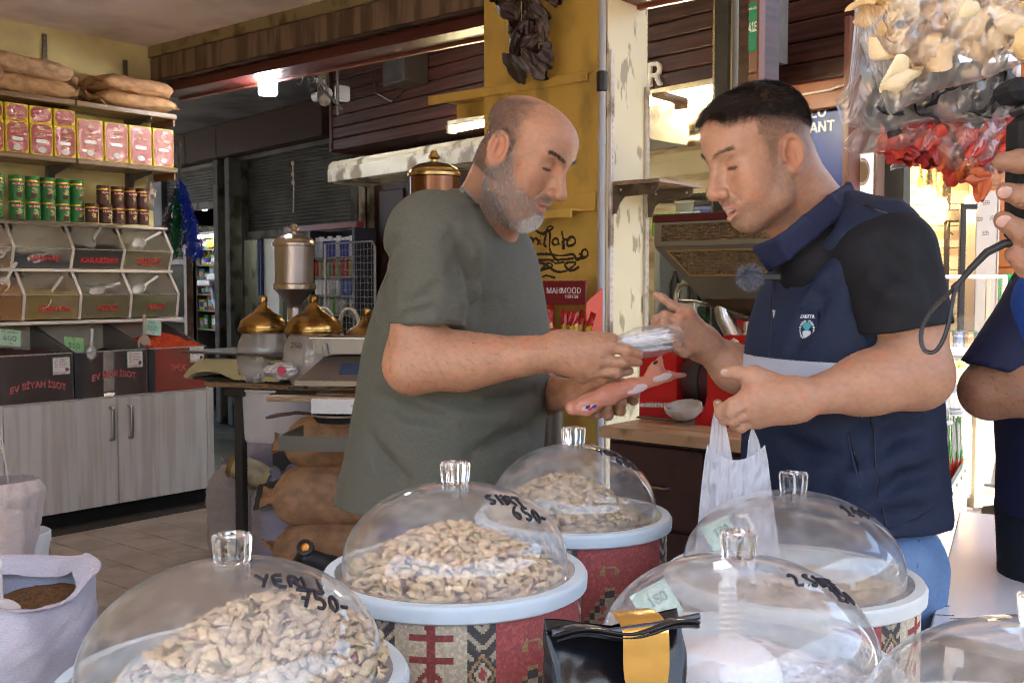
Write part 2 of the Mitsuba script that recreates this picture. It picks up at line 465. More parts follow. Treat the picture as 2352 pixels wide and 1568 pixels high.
part(k, 'lip', box(3.86, 4.02, 2.2, 6.3, 2.885, 2.955), 'vc_dirty', color=(0.22, 0.165, 0.085), fr=SHOP, label='mustard lip along the top of the beam')
part(k, 'face', box(3.875, 4.02, 2.2, 6.3, 2.735, 2.885, 0.004), 'beam_paint', fr=SHOP)
part(k, 'edge_bead', box(3.868, 3.9, 2.2, 6.3, 2.715, 2.735, 0.004), 'vc_dirty', color=(0.05, 0.032, 0.025), fr=SHOP)
part(k, 'track', box(3.92, 4.10, 2.2, 6.32, 2.655, 2.715), 'vc_satin', color=(0.075, 0.014, 0.01), fr=SHOP)
part(k, 'track_rail', box(4.10, 4.13, 2.2, 6.32, 2.640, 2.67, 0.003), 'vc_satin', color=(0.16, 0.045, 0.025), fr=SHOP)
k = thing('pillar', 'square pillar with a mustard side and a cream side, hung with dried vegetables', 'pillar')
part(k, 'mustard_face', box(3.86, 3.885, 2.665, 3.357, 0.0, 2.955), 'paint_mustard', fr=SHOP, label='worn mustard painted side of the pillar')
part(k, 'cream_face', box(3.868, 4.195, 2.640, 2.664, 0.0, 2.955, 0.003), 'paint_cream', fr=SHOP, label='cracked cream painted side of the pillar')
part(k, 'core', box(3.886, 4.190, 2.665, 3.355, 0.0, 2.955), 'paint_plain', fr=SHOP)
part(k, 'edge_strip', box(3.872, 3.90, 3.358, 3.366, 0.0, 2.43), 'vc_matte', color=(0.45, 0.42, 0.36), fr=SHOP)
k = thing('conduit', 'grey vertical pipe running up the corner of the mustard pillar', 'pipe')
part(k, 'pipe', cyl((3.845, 2.655, 0), (3.845, 2.655, 2.955), 0.0165, 20), 'vc_satin', True, (0.36, 0.37, 0.40), SHOP)
part(k, 'coupling', lathe([(0.017, 2.235), (0.024, 2.24), (0.0245, 2.32), (0.017, 2.325)], 20, (3.845, 2.655, 0)), 'vc_satin', 30, (0.012, 0.012, 0.013), SHOP, 'black clamp round the pipe')
for dz in (0.60, 1.35):
 part(k, 'joint', lathe([(0.0166, 1.0 + dz), (0.0185, 1.002 + dz), (0.0185, 1.05 + dz), (0.0166, 1.052 + dz)], 20, (3.845, 2.655, -0.35)), 'vc_satin', 30, (0.36, 0.37, 0.40), SHOP)
def slotted_rail(name, label, fr, z0, z1, col, mtl='vc_dirty'):
 """a slotted shelf upright; its face in the frame's x-z plane, looking along -y"""
 k = thing(name, label, 'shelf rail')
 g = sbox(-0.013, z0, 0.013, z1)
 hs = []
 z = z0 + 0.02
 while z < z1 - 0.03:
  hs.append(sbox(-0.0028, z, 0.0028, z + 0.016))
  z += 0.032
 M = np.array([[1, 0, 0, 0], [0, 0, -1, 0], [0, 1, 0, 0], [0, 0, 0, 1.0]])
 part(k, 'upright', [ext(g.difference(unary_union(hs)), 0.002, M), box(-0.013, -0.011, 0, 0.012, z0, z1), box(0.011, 0.013, 0, 0.012, z0, z1)], mtl, color=col, fr=fr)
 return k
def F(u, w, deg=0):
 return SHOP @ rotz(deg, (u, w, 0))
slotted_rail('shelf_rail', 'slotted steel shelf rail on the yellow wall above the stacked kraft sacks', F(3.158, 6.286), 1.80, 2.91, (0.24, 0.22, 0.20), 'vc_steel')
slotted_rail('shelf_rail', 'slotted steel shelf rail on the yellow wall nearest the alley', F(3.69, 6.286), 1.80, 2.84, (0.24, 0.22, 0.20), 'vc_steel')
slotted_rail('shelf_rail', 'white slotted shelf rail beside the grey pipe on the cream pillar', F(3.885, 2.626), 0.9, 2.42, (0.60, 0.54, 0.46))
slotted_rail('shelf_rail', 'rusty slotted shelf rail on the far edge of the cream pillar', F(4.178, 2.626), 0.9, 2.30, (0.52, 0.44, 0.36))
k = thing('metal_shelf', 'upper mustard metal shelf across the pillar above the bald man', 'shelf')
part(k, 'board', box(3.855, 4.06, 2.735, 3.72, 2.322, 2.336), 'paint_mustard', fr=SHOP)
part(k, 'front_lip', box(3.842, 3.855, 2.735, 3.72, 2.292, 2.337, 0.003), 'paint_mustard', fr=SHOP)
part(k, 'corner_stub', cat_([box(3.842, 3.846, 2.70, 2.735, 2.327, 2.337), box(3.842, 3.846, 2.731, 2.735, 2.292, 2.327)]), 'paint_mustard', fr=SHOP)
part(k, 'back_lip', box(4.06, 4.066, 3.40, 3.72, 2.25, 2.337), 'paint_mustard', fr=SHOP)
k = thing('metal_shelf', 'lower mustard metal shelf on the pillar holding the dark jar', 'shelf')
part(k, 'back_plate', box(3.848, 3.859, 2.69, 3.30, 1.715, 1.80, 0.002), 'paint_mustard', fr=SHOP)
part(k, 'board', box(3.74, 3.848, 2.74, 3.30, 1.715, 1.722), 'paint_mustard', fr=SHOP)
part(k, 'front_lip', box(3.732, 3.74, 2.74, 3.30, 1.682, 1.722, 0.002), 'paint_mustard', fr=SHOP)
part(k, 'bolt', lathe([(0.0, 0.008), (0.008, 0.008), (0.010, 0.0)], 6), 'paint_mustard', fr=SHOP @ frame((3.848, 2.88, 1.765), (0, 1, 0), (-1, 0, 0)))
k = thing('bracket_shelf', 'wooden shelf on rusty iron brackets on the cream side of the pillar', 'shelf')
part(k, 'board', box(3.875, 4.24, 2.375, 2.62, 1.825, 1.843, 0.002), 'wood_shelf', fr=SHOP)
br = ext(Polygon([(0, 0), (0.235, 0), (0.235, -0.022), (0.215, -0.045), (0.06, -0.052), (0.035, -0.08), (0.018, -0.125), (0, -0.125)]).difference(unary_union([Point(0.04, -0.02).buffer(0.006), Point(0.205, -0.02).buffer(0.006)])), 0.006)
for u in (3.885, 4.178):
 M = np.array([[0, 0, 1, u], [-1, 0, 0, 2.622], [0, 1, 0, 1.8248], [0, 0, 0, 1.0]])
 part(k, 'bracket', mv(br, M), 'vc_dirty', color=(0.10, 0.07, 0.05), fr=SHOP)
k = thing('bracket_shelf', 'short dark wooden shelf end high on the far edge of the cream pillar', 'shelf')
part(k, 'board', box(4.20, 4.40, 2.55, 2.62, 2.255, 2.275, 0.002), 'wood_shelf', fr=SHOP)
part(k, 'side_lip', box(4.401, 4.413, 2.55, 2.62, 2.225, 2.276, 0.002), 'wood_shelf', fr=SHOP)
# ================================================================ the building across the alley
rng = np.random.default_rng(21)
def fx(x, y=0.0):
 return hit(x, 657, FAC, 1, y)[0]
def fz(x, yd, y=0.0):
 return hit(x, yd, FAC, 1, y)[2]
def lamp(k, name, mesh, rad, color, fr=None, label=None):
 return part(k, name, mesh, 'vc_satin', True, (0.8, 0.8, 0.8), fr, label, emitter={'type': 'area', 'radiance': {'type': 'rgb', 'value': [rad * c for c in color]}})
DARKRED, BROWN = (0.035, 0.009, 0.007), (0.032, 0.014, 0.010)
k = thing('alley_building', 'dark shop building across the alley with red brown fascia and half raised shutters', 'building')
part(k, 'wall', [box(-5.2, 4.95, 0.0, 0.25, 2.62, 8.5), box(4.95, 5.5, 0.42, 0.6, 3.4, 8.5), box(-5.2, -3.2, 0, 0.25, 0, 2.62)], 'concrete', fr=FAC)
part(k, 'room_shell', [box(-5.2, 1.45, 4.2, 4.3, 0, 2.9), box(-5.2, -5.1, 0.25, 4.2, 0, 2.9), box(4.70, 4.80, 0.45, 1.6, 0, 2.9), box(4.80, 5.55, 0.45, 0.52, 0, 2.9), box(-5.2, 1.4, 0.25, 4.2, 2.62, 2.75), box(1.4, 4.8, 0.25, 1.6, 2.62, 2.75), box(1.4, 4.8, 1.5, 1.6, 0, 2.7), box(1.35, 1.45, 0.25, 4.2, 0, 2.62), box(-1.52, -1.42, 0.3, 4.2, 0, 2.62)], 'vc_matte', color=(0.06, 0.055, 0.05), fr=FAC)
xs = [-3.4, fx(463), fx(535), 0.60]
for i in range(3):
 part(k, 'fascia_panel', box(xs[i] + 0.004, xs[i + 1] - 0.004, -0.16, -0.001, 2.66, 2.98, 0.004), 'vc_matte', color=BROWN, fr=FAC)
for i, x in enumerate((fx(519), fx(546), fx(838))):
 part(k, 'pier', box(x - 0.06, x + 0.05, -0.10, 0.2, -0.02, 2.655, 0.008), 'grimy', color=(0.085, 0.078, 0.07), fr=FAC, label='weathered grey pier between the shopfronts')
part(k, 'drain_pipe', cyl((fx(852), -0.08, -0.02), (fx(852), -0.08, 2.6), 0.028, 12), 'grimy', 30, (0.26, 0.21, 0.17), FAC, 'pale drain pipe')
part(k, 'shop_door', [box(fx(866), fx(1120), -0.02, 0.03, 0, 2.25)], 'vc_satin', color=DARKRED, fr=FAC, label='dark red panelled door')
part(k, 'door_frame', [box(fx(866) - 0.05, fx(866), -0.06, 0.06, 0, 2.42), box(fx(866), 2.6, -0.06, 0.05, 2.25, 2.42)], 'grimy', color=(0.17, 0.155, 0.135), fr=FAC)
part(k, 'door_panel', [box(fx(880), fx(935), -0.035, -0.021, 1.2, 2.15, 0.01), box(fx(950), fx(1010), -0.035, -0.021, 1.2, 2.15, 0.01)], 'vc_satin', color=(0.05, 0.012, 0.009), fr=FAC)
k = thing('concrete_canopy', 'stained grey concrete canopy slab beyond the beam', 'canopy')
part(k, 'slab', box(-4.2, 0.50, -1.55, -0.16, 2.98, 3.55, 0.01), 'concrete', fr=FAC)
k = thing('iron_scroll_bracket', 'black iron scroll bracket under the concrete canopy', 'bracket')
sc = []
for (cx, cz, r0, tw, d) in ((0, 0, 0.09, 1.4, 1), (0.16, -0.05, 0.075, 1.5, -1), (0.30, -0.12, 0.06, 1.3, 1), (0.12, 0.14, 0.06, 1.4, -1)):
 t = np.linspace(0, 1, 26)
 a = d * t * tw * 2 * np.pi
 r = r0 * (1 - 0.75 * t)
 sc.append(tube(np.stack([cx + r * np.cos(a), 0 * t, cz + r * np.sin(a)], 1), 0.009, 5))
sc += [tube([(-0.25, 0, 0.16), (0.0, 0, 0.05), (0.25, 0, -0.10), (0.55, 0, -0.30)], 0.011, 6), tube([(-0.30, 0, 0.2), (0.55, 0, 0.2)], 0.011, 6), tube([(0.5, 0, 0.2), (0.5, 0, -0.34)], 0.011, 6)]
o = hit(690, 175, FAC, 1, -1.0)
part(k, 'ironwork', sc, 'vc_satin', 40, (0.03, 0.025, 0.022), FAC @ rotz(0, o))
k = thing('elbow_pipe', 'short bent grey pipe beside the security camera', 'pipe')
o = hit(742, 200, FAC, 1, -0.6)
part(k, 'pipe', tube([(o[0], -0.6, o[2] + 0.35), (o[0], -0.6, o[2]), (o[0] + 0.03, -0.62, o[2] - 0.09), (o[0] + 0.09, -0.64, o[2] - 0.12)], 0.045, 12), 'vc_dirty', 40, (0.25, 0.22, 0.2), FAC)
k = thing('security_camera', 'small white security camera at the edge of the maroon boards', 'camera')
o = hit(772, 215, FAC, 1, -0.5)
part(k, 'mount', box(o[0], o[0] + 0.05, -0.52, -0.40, o[2] - 0.06, o[2] + 0.06, 0.01), 'vc_satin', color=(0.7, 0.7, 0.7), fr=FAC)
part(k, 'body', cyl((o[0] + 0.01, -0.56, o[2]), (o[0] - 0.13, -0.62, o[2] - 0.03), 0.034, 14), 'vc_satin', 30, (0.7, 0.7, 0.7), FAC)
part(k, 'lens', cyl((o[0] - 0.131, -0.62, o[2] - 0.03), (o[0] - 0.142, -0.625, o[2] - 0.033), 0.026, 14), 'vc_gloss', 30, (0.02, 0.02, 0.02), FAC)
def shutter(name, label, x0, x1, z0, z1, y=0.06):
 k = thing(name, label, 'shutter')
 n = int((z1 - z0) / 0.033)
 prof = []
 for i in range(n):
  z = z0 + 0.05 + 0.033 * i
  prof += [(0.0, z), (-0.009, z + 0.006), (-0.011, z + 0.016), (-0.009, z + 0.026), (0.0, z + 0.032)]
 pz = np.array(prof)
 v = np.vstack([np.stack([np.full(len(pz), x), y + pz[:, 0], pz[:, 1]], 1) for x in (x0, x1)])
 m = len(pz)
 f = []
 for i in range(m - 1):
  f += [(i, m + i, m + i + 1), (i, m + i + 1, i + 1)]
 part(k, 'curtain', trimesh.Trimesh(v, f, process=False), 'shutter_steel', fr=FAC, kind='stuff')
 part(k, 'bottom_bar', box(x0, x1, y - 0.025, y + 0.015, z0 - 0.03, z0 + 0.05, 0.006), 'grimy', color=(0.14, 0.13, 0.12), fr=FAC)
 for xx in (x0 - 0.05, x1):
  part(k, 'guide_rail', box(xx, xx + 0.05, y - 0.06, y + 0.02, 0, z1), 'grimy', color=(0.08, 0.074, 0.07), fr=FAC)
 return k
shutter('roller_shutter', 'grey ribbed roller shutter pulled half down above the can rack', fx(562), fx(832), fz(700, 533), 2.66)
shutter('roller_shutter', 'dark roller shutter raised behind the tinsel garlands', fx(300), fx(505), fz(430, 478), 2.66)
k = thing('knotted_string', 'thin knotted cord hanging in front of the grey shutter', 'cord')
a, b = hit(672, 370, FAC, 1, -0.15), hit(674, 488, FAC, 1, -0.15)
part(k, 'cord', tube([a, (a + b) / 2 + [0.01, 0, 0], b], 0.006, 5), 'vc_matte', color=(0.5, 0.45, 0.4), fr=FAC)
part(k, 'knot', [ball(a * (1 - t) + b * t, 0.014, 1, (1.2, 1, 1.6)) for t in (0.05, 0.25, 0.42)], 'vc_matte', color=(0.5, 0.45, 0.42), fr=FAC)
PY = -0.38
x0 = fx(766, PY)
zb = fz(770, 346, PY)
k = thing('plank_cladding', 'glossy maroon board cladding above the alley shops', 'cladding')
xe = fx(1650, PY)
for i in range(15):
 z = zb + 0.0905 * i
 part(k, 'plank', box(x0, xe, PY, PY + 0.03, z + 0.003, z + 0.0875, 0.006), 'maroon_board', fr=FAC)
part(k, 'backing', [box(x0 + 0.01, xe, PY + 0.031, -0.001, zb + 0.01, zb + 1.4), box(x0 - 0.03, x0, PY - 0.01, -0.001, zb - 0.01, zb + 1.4, 0.004)], 'vc_satin', color=(0.05, 0.012, 0.009), fr=FAC)
k = thing('speaker_box', 'dark box mounted on the maroon boards behind the small bulb', 'box')
o = hit(960, 110, FAC, 1, PY)
part(k, 'cabinet', box(o[0] - 0.13, o[0] + 0.13, PY - 0.22, PY - 0.001, o[2] - 0.28, o[2] + 0.22, 0.01), 'vc_satin', color=(0.03, 0.026, 0.025), fr=FAC)
part(k, 'cable', tube([(o[0] - 0.13, PY - 0.03, o[2] - 0.28), (o[0] - 0.3, PY - 0.02, o[2] - 0.34), (o[0] - 0.5, PY - 0.02, o[2] - 0.25), (o[0] - 0.56, PY - 0.02, o[2] - 0.1)], 0.008, 5), 'vc_satin', color=(0.015, 0.014, 0.014), fr=FAC)
o = hit(1508, 171, FAC, 1, PY)
k = single('sign_letter', ext(text('R', 0.125, 0.018, True), 0.01) if False else text('R', 0.125, 0.018, True), 'vc_satin', 'white raised letter R on the maroon boards right of the pillar', 'letter', False, (0.75, 0.75, 0.76), FAC @ np.array([[1, 0, 0, o[0]], [0, 0, -1, PY - 0.002], [0, 1, 0, o[2]], [0, 0, 0, 1.0]]))
k = thing('awning_cassette', 'cream rolled awning casing under the maroon boards', 'awning')
ax0 = fx(757, -0.75)
zt, zm = fz(757, 371, -0.75), fz(765, 420, -0.75)
prof = Polygon([(-0.75, zm + 0.13), (-0.72, zt), (-0.45, zt + 0.05), (-0.40, zt - 0.1), (-0.42, zm - 0.005), (-0.70, zm), (-0.74, zm + 0.02)])
M = np.array([[0, 0, 1, ax0], [1, 0, 0, 0], [0, 1, 0, 0], [0, 0, 0, 1.0]])
part(k, 'casing', ext(prof, fx(1480, -0.75) - ax0, M), 'vc_dirty', color=(0.62, 0.57, 0.45), fr=FAC)
part(k, 'front_valance', box(ax0 + 0.01, fx(1480, -0.75), -0.765, -0.752, zm + 0.005, zm + 0.10, 0.003), 'vc_dirty', color=(0.64, 0.60, 0.50), fr=FAC)
part(k, 'soffit_board', box(fx(1470, -0.1), fx(1652, -0.1), -0.12, -0.08, 2.30, 2.50, 0.004), 'vc_dirty', color=(0.62, 0.56, 0.42), fr=FAC)
part(k, 'roller_tube', [cyl((fx(1470, -0.3), -0.3, 2.26), (fx(1655, -0.3), -0.3, 2.26), 0.045, 14), cyl((fx(1470, -0.3), -0.3, 2.17), (fx(1655, -0.3), -0.3, 2.17), 0.03, 12)], 'vc_dirty', 30, (0.50, 0.45, 0.35), FAC)
k = thing('tube_lamp', 'lit fluorescent tube under the boards behind the bald head', 'lamp')
a, b = hit(1040, 299, FAC, 1, -0.5), hit(1180, 272, FAC, 1, -0.5)
lamp(k, 'tube', cyl(a, b, 0.020, 10), 6.0, (1.0, 0.86, 0.50), FAC)
part(k, 'holder', [box(a[0] - 0.03, b[0] + 0.03, -0.52, -0.47, a[2] + 0.025, a[2] + 0.06), box(a[0] - 0.03, a[0], -0.53, -0.47, a[2] - 0.02, a[2] + 0.03)], 'vc_satin', color=(0.5, 0.45, 0.35), fr=FAC)
k = thing('tube_lamp', 'lit fluorescent tube under the raised letter R', 'lamp')
a, b = hit(1470, 238, FAC, 1, -0.40), hit(1652, 209, FAC, 1, -0.40)
b[2] = a[2]
lamp(k, 'tube', cyl(a, b, 0.024, 10), 6.0, (1.0, 0.90, 0.62), FAC)
part(k, 'holder', box(a[0] - 0.03, b[0] + 0.03, -0.42, -0.37, a[2] + 0.028, a[2] + 0.06), 'vc_satin', color=(0.5, 0.45, 0.35), fr=FAC)
k = thing('black_post', 'tall black steel post left of the dark haired man', 'post')
part(k, 'post', box(fx(1647, -0.45), fx(1683, -0.45), -0.50, -0.36, -0.02, 4.2, 0.01), 'vc_satin', color=(0.012, 0.011, 0.011), fr=FAC)
part(k, 'edge_trim', [box(fx(1647, -0.45) - 0.012, fx(1647, -0.45) - 0.001, -0.49, -0.37, -0.02, 4.2), box(fx(1683, -0.45) + 0.001, fx(1683, -0.45) + 0.012, -0.49, -0.37, -0.02, 4.2)], 'vc_steel', color=(0.35, 0.28, 0.18), fr=FAC)
xa, xb, xc = fx(1690, -0.55), fx(1727, -0.55), fx(1745, -0.55)
k = thing('clad_column', 'maroon clad column with a paler boarded side behind the dark haired man', 'column')
part(k, 'front', box(xa, xb, -0.55, -0.35, -0.02, 4.2), 'maroon_board', fr=FAC)
for i in range(26):
 part(k, 'board', box(xb, xb + 0.055, -0.60, -0.555, 0.16 * i + 0.003, 0.16 * i + 0.157, 0.005), 'vc_satin', color=(0.26, 0.135, 0.095), fr=FAC)
part(k, 'corner_trim', box(xb + 0.056, xb + 0.068, -0.612, -0.56, -0.02, 4.2, 0.003), 'vc_satin', color=(0.14, 0.05, 0.03), fr=FAC)
k = thing('door_plate', 'green street number plate on the boarded column', 'plate')
o = hit(1726, 63, FAC, 1, -0.605)
part(k, 'plate', box(xb + 0.004, xb + 0.051, -0.606, -0.601, o[2] - 0.115, o[2] + 0.115), 'vc_satin', color=(0.02, 0.27, 0.16), fr=FAC)
part(k, 'number', text('41E', 0.045, 0.001, True), 'vc_satin', color=(0.85, 0.88, 0.85), fr=FAC @ np.array([[0.42, 0, 0, xb + 0.0275], [0, 0, -1, -0.6062], [0, 1, 0, o[2]], [0, 0, 0, 1.0]]))
part(k, 'small_print', text('ŞANLIURFA', 0.012, 0.001), 'vc_satin', color=(0.85, 0.88, 0.85), fr=FAC @ np.array([[0.5, 0, 0, xb + 0.0275], [0, 0, -1, -0.6062], [0, 1, 0, o[2] + 0.085], [0, 0, 0, 1.0]]))
RY = 0.35
x0, x1 = fx(1750, RY), fx(2020, RY)
zb = fz(1850, 192, RY)
k = thing('plank_cladding', 'reddish brown board cladding above the blue sign', 'cladding')
for i in range(12):
 z = zb + 0.118 * i
 part(k, 'plank', box(x0, x1 + 0.05, RY, RY + 0.03, z + 0.003, z + 0.115, 0.006), 'maroon_board', fr=FAC)
part(k, 'lower_board', box(x0, x1 + 0.05, RY - 0.02, RY + 0.03, zb - 0.16, zb - 0.002, 0.008), 'vc_satin', color=(0.20, 0.055, 0.022), fr=FAC, label='orange brown board under the cladding')
part(k, 'backing', box(x0, x1 + 0.05, RY + 0.031, RY + 0.2, zb - 0.15, zb + 1.5), 'vc_satin', color=(0.05, 0.015, 0.01), fr=FAC)
k = thing('blue_sign', 'blue restaurant sign with white letters behind the dark haired man', 'sign')
SY = 0.40
a, b = hit(1780, 235, FAC, 1, SY), hit(1936, 420, FAC, 1, SY)
part(k, 'board', box(a[0], b[0], SY, SY + 0.04, 0.9, zb - 0.165, 0.003), 'vc_satin', color=(0.008, 0.035, 0.26), fr=FAC)
for (s, xx, yy, h, kk) in (('OĞLU', 1868, 258, 0.062, 1), ('RESTAURANT', 1843, 297, 0.056, 1)):
 o = hit(xx, yy, FAC, 1, SY - 0.002)
 m = text(s, h, 0.003, True, center=False)
 e = hit(1898 if s == 'OĞLU' else 1917, yy, FAC, 1, SY)[0]
 m.apply_translation((-m.bounds[1, 0], 0, 0))
 part(k, 'lettering', m, 'vc_satin', color=(0.8, 0.82, 0.85), fr=FAC @ np.array([[1, 0, 0, e], [0, 0, -1, SY - 0.001], [0, 1, 0, o[2] - h / 2], [0, 0, 0, 1.0]]))
k = thing('thin_cable', 'thin pale cable sagging over the blue sign', 'cable')
a, b = hit(1810, 222, FAC, 1, RY - 0.05), hit(1952, 190, FAC, 1, RY - 0.05)
part(k, 'cable', tube([a, a * 0.65 + b * 0.35 - [0, 0, 0.01], a * 0.3 + b * 0.7 - [0, 0, 0.015], b], 0.006, 5), 'vc_matte', color=(0.55, 0.48, 0.44), fr=FAC)
k = thing('brown_post', 'brown wooden post right of the blue sign', 'post')
part(k, 'post', box(fx(1938, 0.3), fx(1953, 0.3), 0.26, 0.45, -0.02, zb + 0.3, 0.005), 'vc_satin', color=(0.15, 0.055, 0.04), fr=FAC)
k = thing('light_box_sign', 'pale lilac lit sign panel with a round dish picture', 'sign')
LY = 0.38
a, b = fx(1956, LY), fx(2006, LY)
lamp(k, 'panel', box(a, b, LY, LY + 0.05, 0.9, fz(1980, 352, LY)), 0.045, (0.95, 0.90, 1.0), FAC)
o = hit(1980, 395, FAC, 1, LY - 0.002)
part(k, 'dish_rim', ext(Point(0, 0).buffer(0.075).difference(Point(0, 0).buffer(0.06)), 0.002), 'vc_satin', color=(0.75, 0.65, 0.5), fr=FAC @ np.array([[0.62, 0, 0, o[0]], [0, 0, -1, LY - 0.001], [0, 1, 0, o[2]], [0, 0, 0, 1.0]]))
part(k, 'dish', ext(Point(0, 0).buffer(0.058), 0.001), 'vc_satin', color=(0.42, 0.30, 0.2), fr=FAC @ np.array([[0.62, 0, 0, o[0]], [0, 0, -1, LY - 0.001], [0, 1, 0, o[2]], [0, 0, 0, 1.0]]))
part(k, 'frame', [box(b, b + 0.02, LY - 0.02, LY + 0.06, 0.9, fz(1980, 345, LY)), box(a - 0.012, a, LY - 0.02, LY + 0.06, 0.9, fz(1980, 345, LY))], 'vc_satin', color=(0.2, 0.12, 0.1), fr=FAC)
k = thing('board_wall', 'pale wood panelled restaurant wall right of the pillar', 'wall')
part(k, 'boards', [box(2.6, fx(1760, 1.2), 1.2, 1.25, 0, 2.62)], 'slat_white', fr=FAC)
part(k, 'dark_rail', box(2.6, fx(1760, 1.1), 1.10, 1.19, 2.02, 2.04), 'vc_satin', color=(0.03, 0.03, 0.03), fr=FAC)
k = thing('display_fridge', 'grey glass front display fridge behind the red grinder', 'fridge')
a = fx(1500, 0.5)
part(k, 'cabinet', [box(a, a + 0.05, 0.5, 1.1, 0, 1.72, 0.01), box(a + 0.75, a + 0.8, 0.5, 1.1, 0, 1.72, 0.01), box(a, a + 0.8, 1.05, 1.1, 0, 1.72), box(a, a + 0.8, 0.5, 1.1, 1.66, 1.72), box(a, a + 0.8, 0.5, 1.1, 0, 0.2)], 'vc_satin', color=(0.30, 0.33, 0.30), fr=FAC)
for i, z in enumerate((0.55, 0.9, 1.25)):
 part(k, 'shelf', box(a + 0.05, a + 0.75, 0.55, 1.05, z, z + 0.02), 'vc_satin', color=(0.45, 0.47, 0.45), fr=FAC)
for i in range(22):
 z = (0.57, 0.92, 1.27)[i % 3]
 c = [(0.3, 0.02, 0.02), (0.05, 0.05, 0.06), (0.2, 0.22, 0.2), (0.02, 0.15, 0.08)][rng.integers(4)]
 x = a + 0.09 + (i // 3) * 0.088
 lab = f"{ORD[i // 3]} dark bottle from the left on the {('lowest', 'middle', 'top')[i % 3]} shelf of the display fridge"
 single('fridge_bottle', lathe([(0.0, 0), (0.03, 0), (0.032, 0.02), (0.032, 0.13), (0.013, 0.19), (0.014, 0.21), (0, 0.212)], 10), 'vc_gloss', lab, 'bottle', 30, c, FAC @ rotz(0, (x, 0.62, z)), 'bottles in the fridge')
for (s, lab, xa, xb, ya, yb, c) in (('snack_box', 'green snack box on the fridge top', 1505, 1572, 500, 487, (0.12, 0.28, 0.03)), ('snack_box', 'light blue snack box on the fridge top', 1572, 1616, 500, 486, (0.25, 0.55, 0.72)), ('snack_box', 'blue printed crate behind the snack boxes', 1603, 1646, 500, 474, (0.02, 0.05, 0.25)), ('snack_box', 'grey tub behind the iron bracket', 1560, 1602, 490, 460, (0.16, 0.16, 0.17))):
 p0, p1 = hit(xa, ya, FAC, 1, 0.7), hit(xb, yb, FAC, 1, 0.7)
 k = thing(s, lab, 'box')
 part(k, 'carton', box(p0[0], p1[0], 0.66, 0.9, 1.722, p1[2], 0.004), 'vc_satin', color=c, fr=FAC)
 part(k, 'lid_edge', box(p0[0] - 0.003, p1[0] + 0.003, 0.655, 0.905, p1[2] - 0.02, p1[2] + 0.002, 0.003), 'vc_satin', color=tuple(0.75 * x + 0.1 for x in c), fr=FAC)
k = thing('potted_cypress', 'small dark green conifer behind the polished grinder arm', 'plant')
o = hit(1635, 760, FAC, 1, 0.2)
lf = []
for i in range(260):
 h = rng.random()
 a_ = rng.random() * 6.28
 r = 0.10 * (1 - h) ** 0.7
 p = np.array([r * math.cos(a_), r * math.sin(a_), 0.42 * h])
 d = np.array([math.cos(a_) * 0.5, math.sin(a_) * 0.5, 0.8])
 lf.append(tube([p, p + d * 0.05], [0.008, 0.001], 3, False))
part(k, 'foliage', lf, 'vc_matte', color=(0.03, 0.085, 0.03), fr=FAC @ rotz(0, (o[0], 0.2, o[2] - 0.1)), kind='stuff')
part(k, 'pot', lathe([(0, 0), (0.09, 0), (0.11, 0.16), (0.1, 0.165), (0, 0.15)], 16), 'vc_satin', 30, (0.2, 0.1, 0.06), FAC @ rotz(0, (o[0], 0.2, o[2] - 0.26)))
part(k, 'stand', box(o[0] - 0.1, o[0] + 0.1, 0.1, 0.3, 0, o[2] - 0.26), 'vc_satin', color=(0.05, 0.04, 0.035), fr=FAC)
GOODS = [(0.45, 0.03, 0.02), (0.03, 0.06, 0.3), (0.55, 0.5, 0.06), (0.5, 0.5, 0.5), (0.04, 0.25, 0.08), (0.35, 0.12, 0.03), (0.25, 0.05, 0.2), (0.08, 0.25, 0.35)]
def can(h=0.15, r=0.028):
 return lathe([(0, 0), (r, 0), (r, h * 0.78), (r * 0.75, h * 0.84), (r * 0.72, h * 0.86), (r * 0.72, h), (0, h)], 10)
k = thing('can_rack', 'dark wire rack of spray cans in the shop doorway left of the bald man', 'rack')
RY2 = -0.30
xa, xb = fx(733, RY2), fx(829, RY2)
zs = [fz(780, y, RY2) for y in (590, 634, 677, 720)]
for z in zs:
 part(k, 'shelf', box(xa, xb, RY2 - 0.07, RY2 + 0.10, z - 0.015, z, 0.003), 'vc_satin', color=(0.03, 0.03, 0.045), fr=FAC)
part(k, 'frame', [box(xa - 0.03, xa, RY2 - 0.08, RY2 + 0.12, 0.02, zs[0] + 0.22), box(xb, xb + 0.04, RY2 - 0.08, RY2 + 0.12, 0.02, zs[0] + 0.22), box(xa, xb, RY2 + 0.1, RY2 + 0.12, zs[-1] - 0.3, zs[0] + 0.22), box(xa, xb, RY2 - 0.08, RY2 + 0.1, 0.02, zs[-1] - 0.3)], 'vc_satin', color=(0.008, 0.009, 0.022), fr=FAC)
part(k, 'header', box(xa - 0.5, xb + 0.02, RY2 - 0.05, RY2 + 0.02, zs[0] + 0.225, zs[0] + 0.27), 'vc_satin', color=(0.16, 0.015, 0.015), fr=FAC)
cm = can()
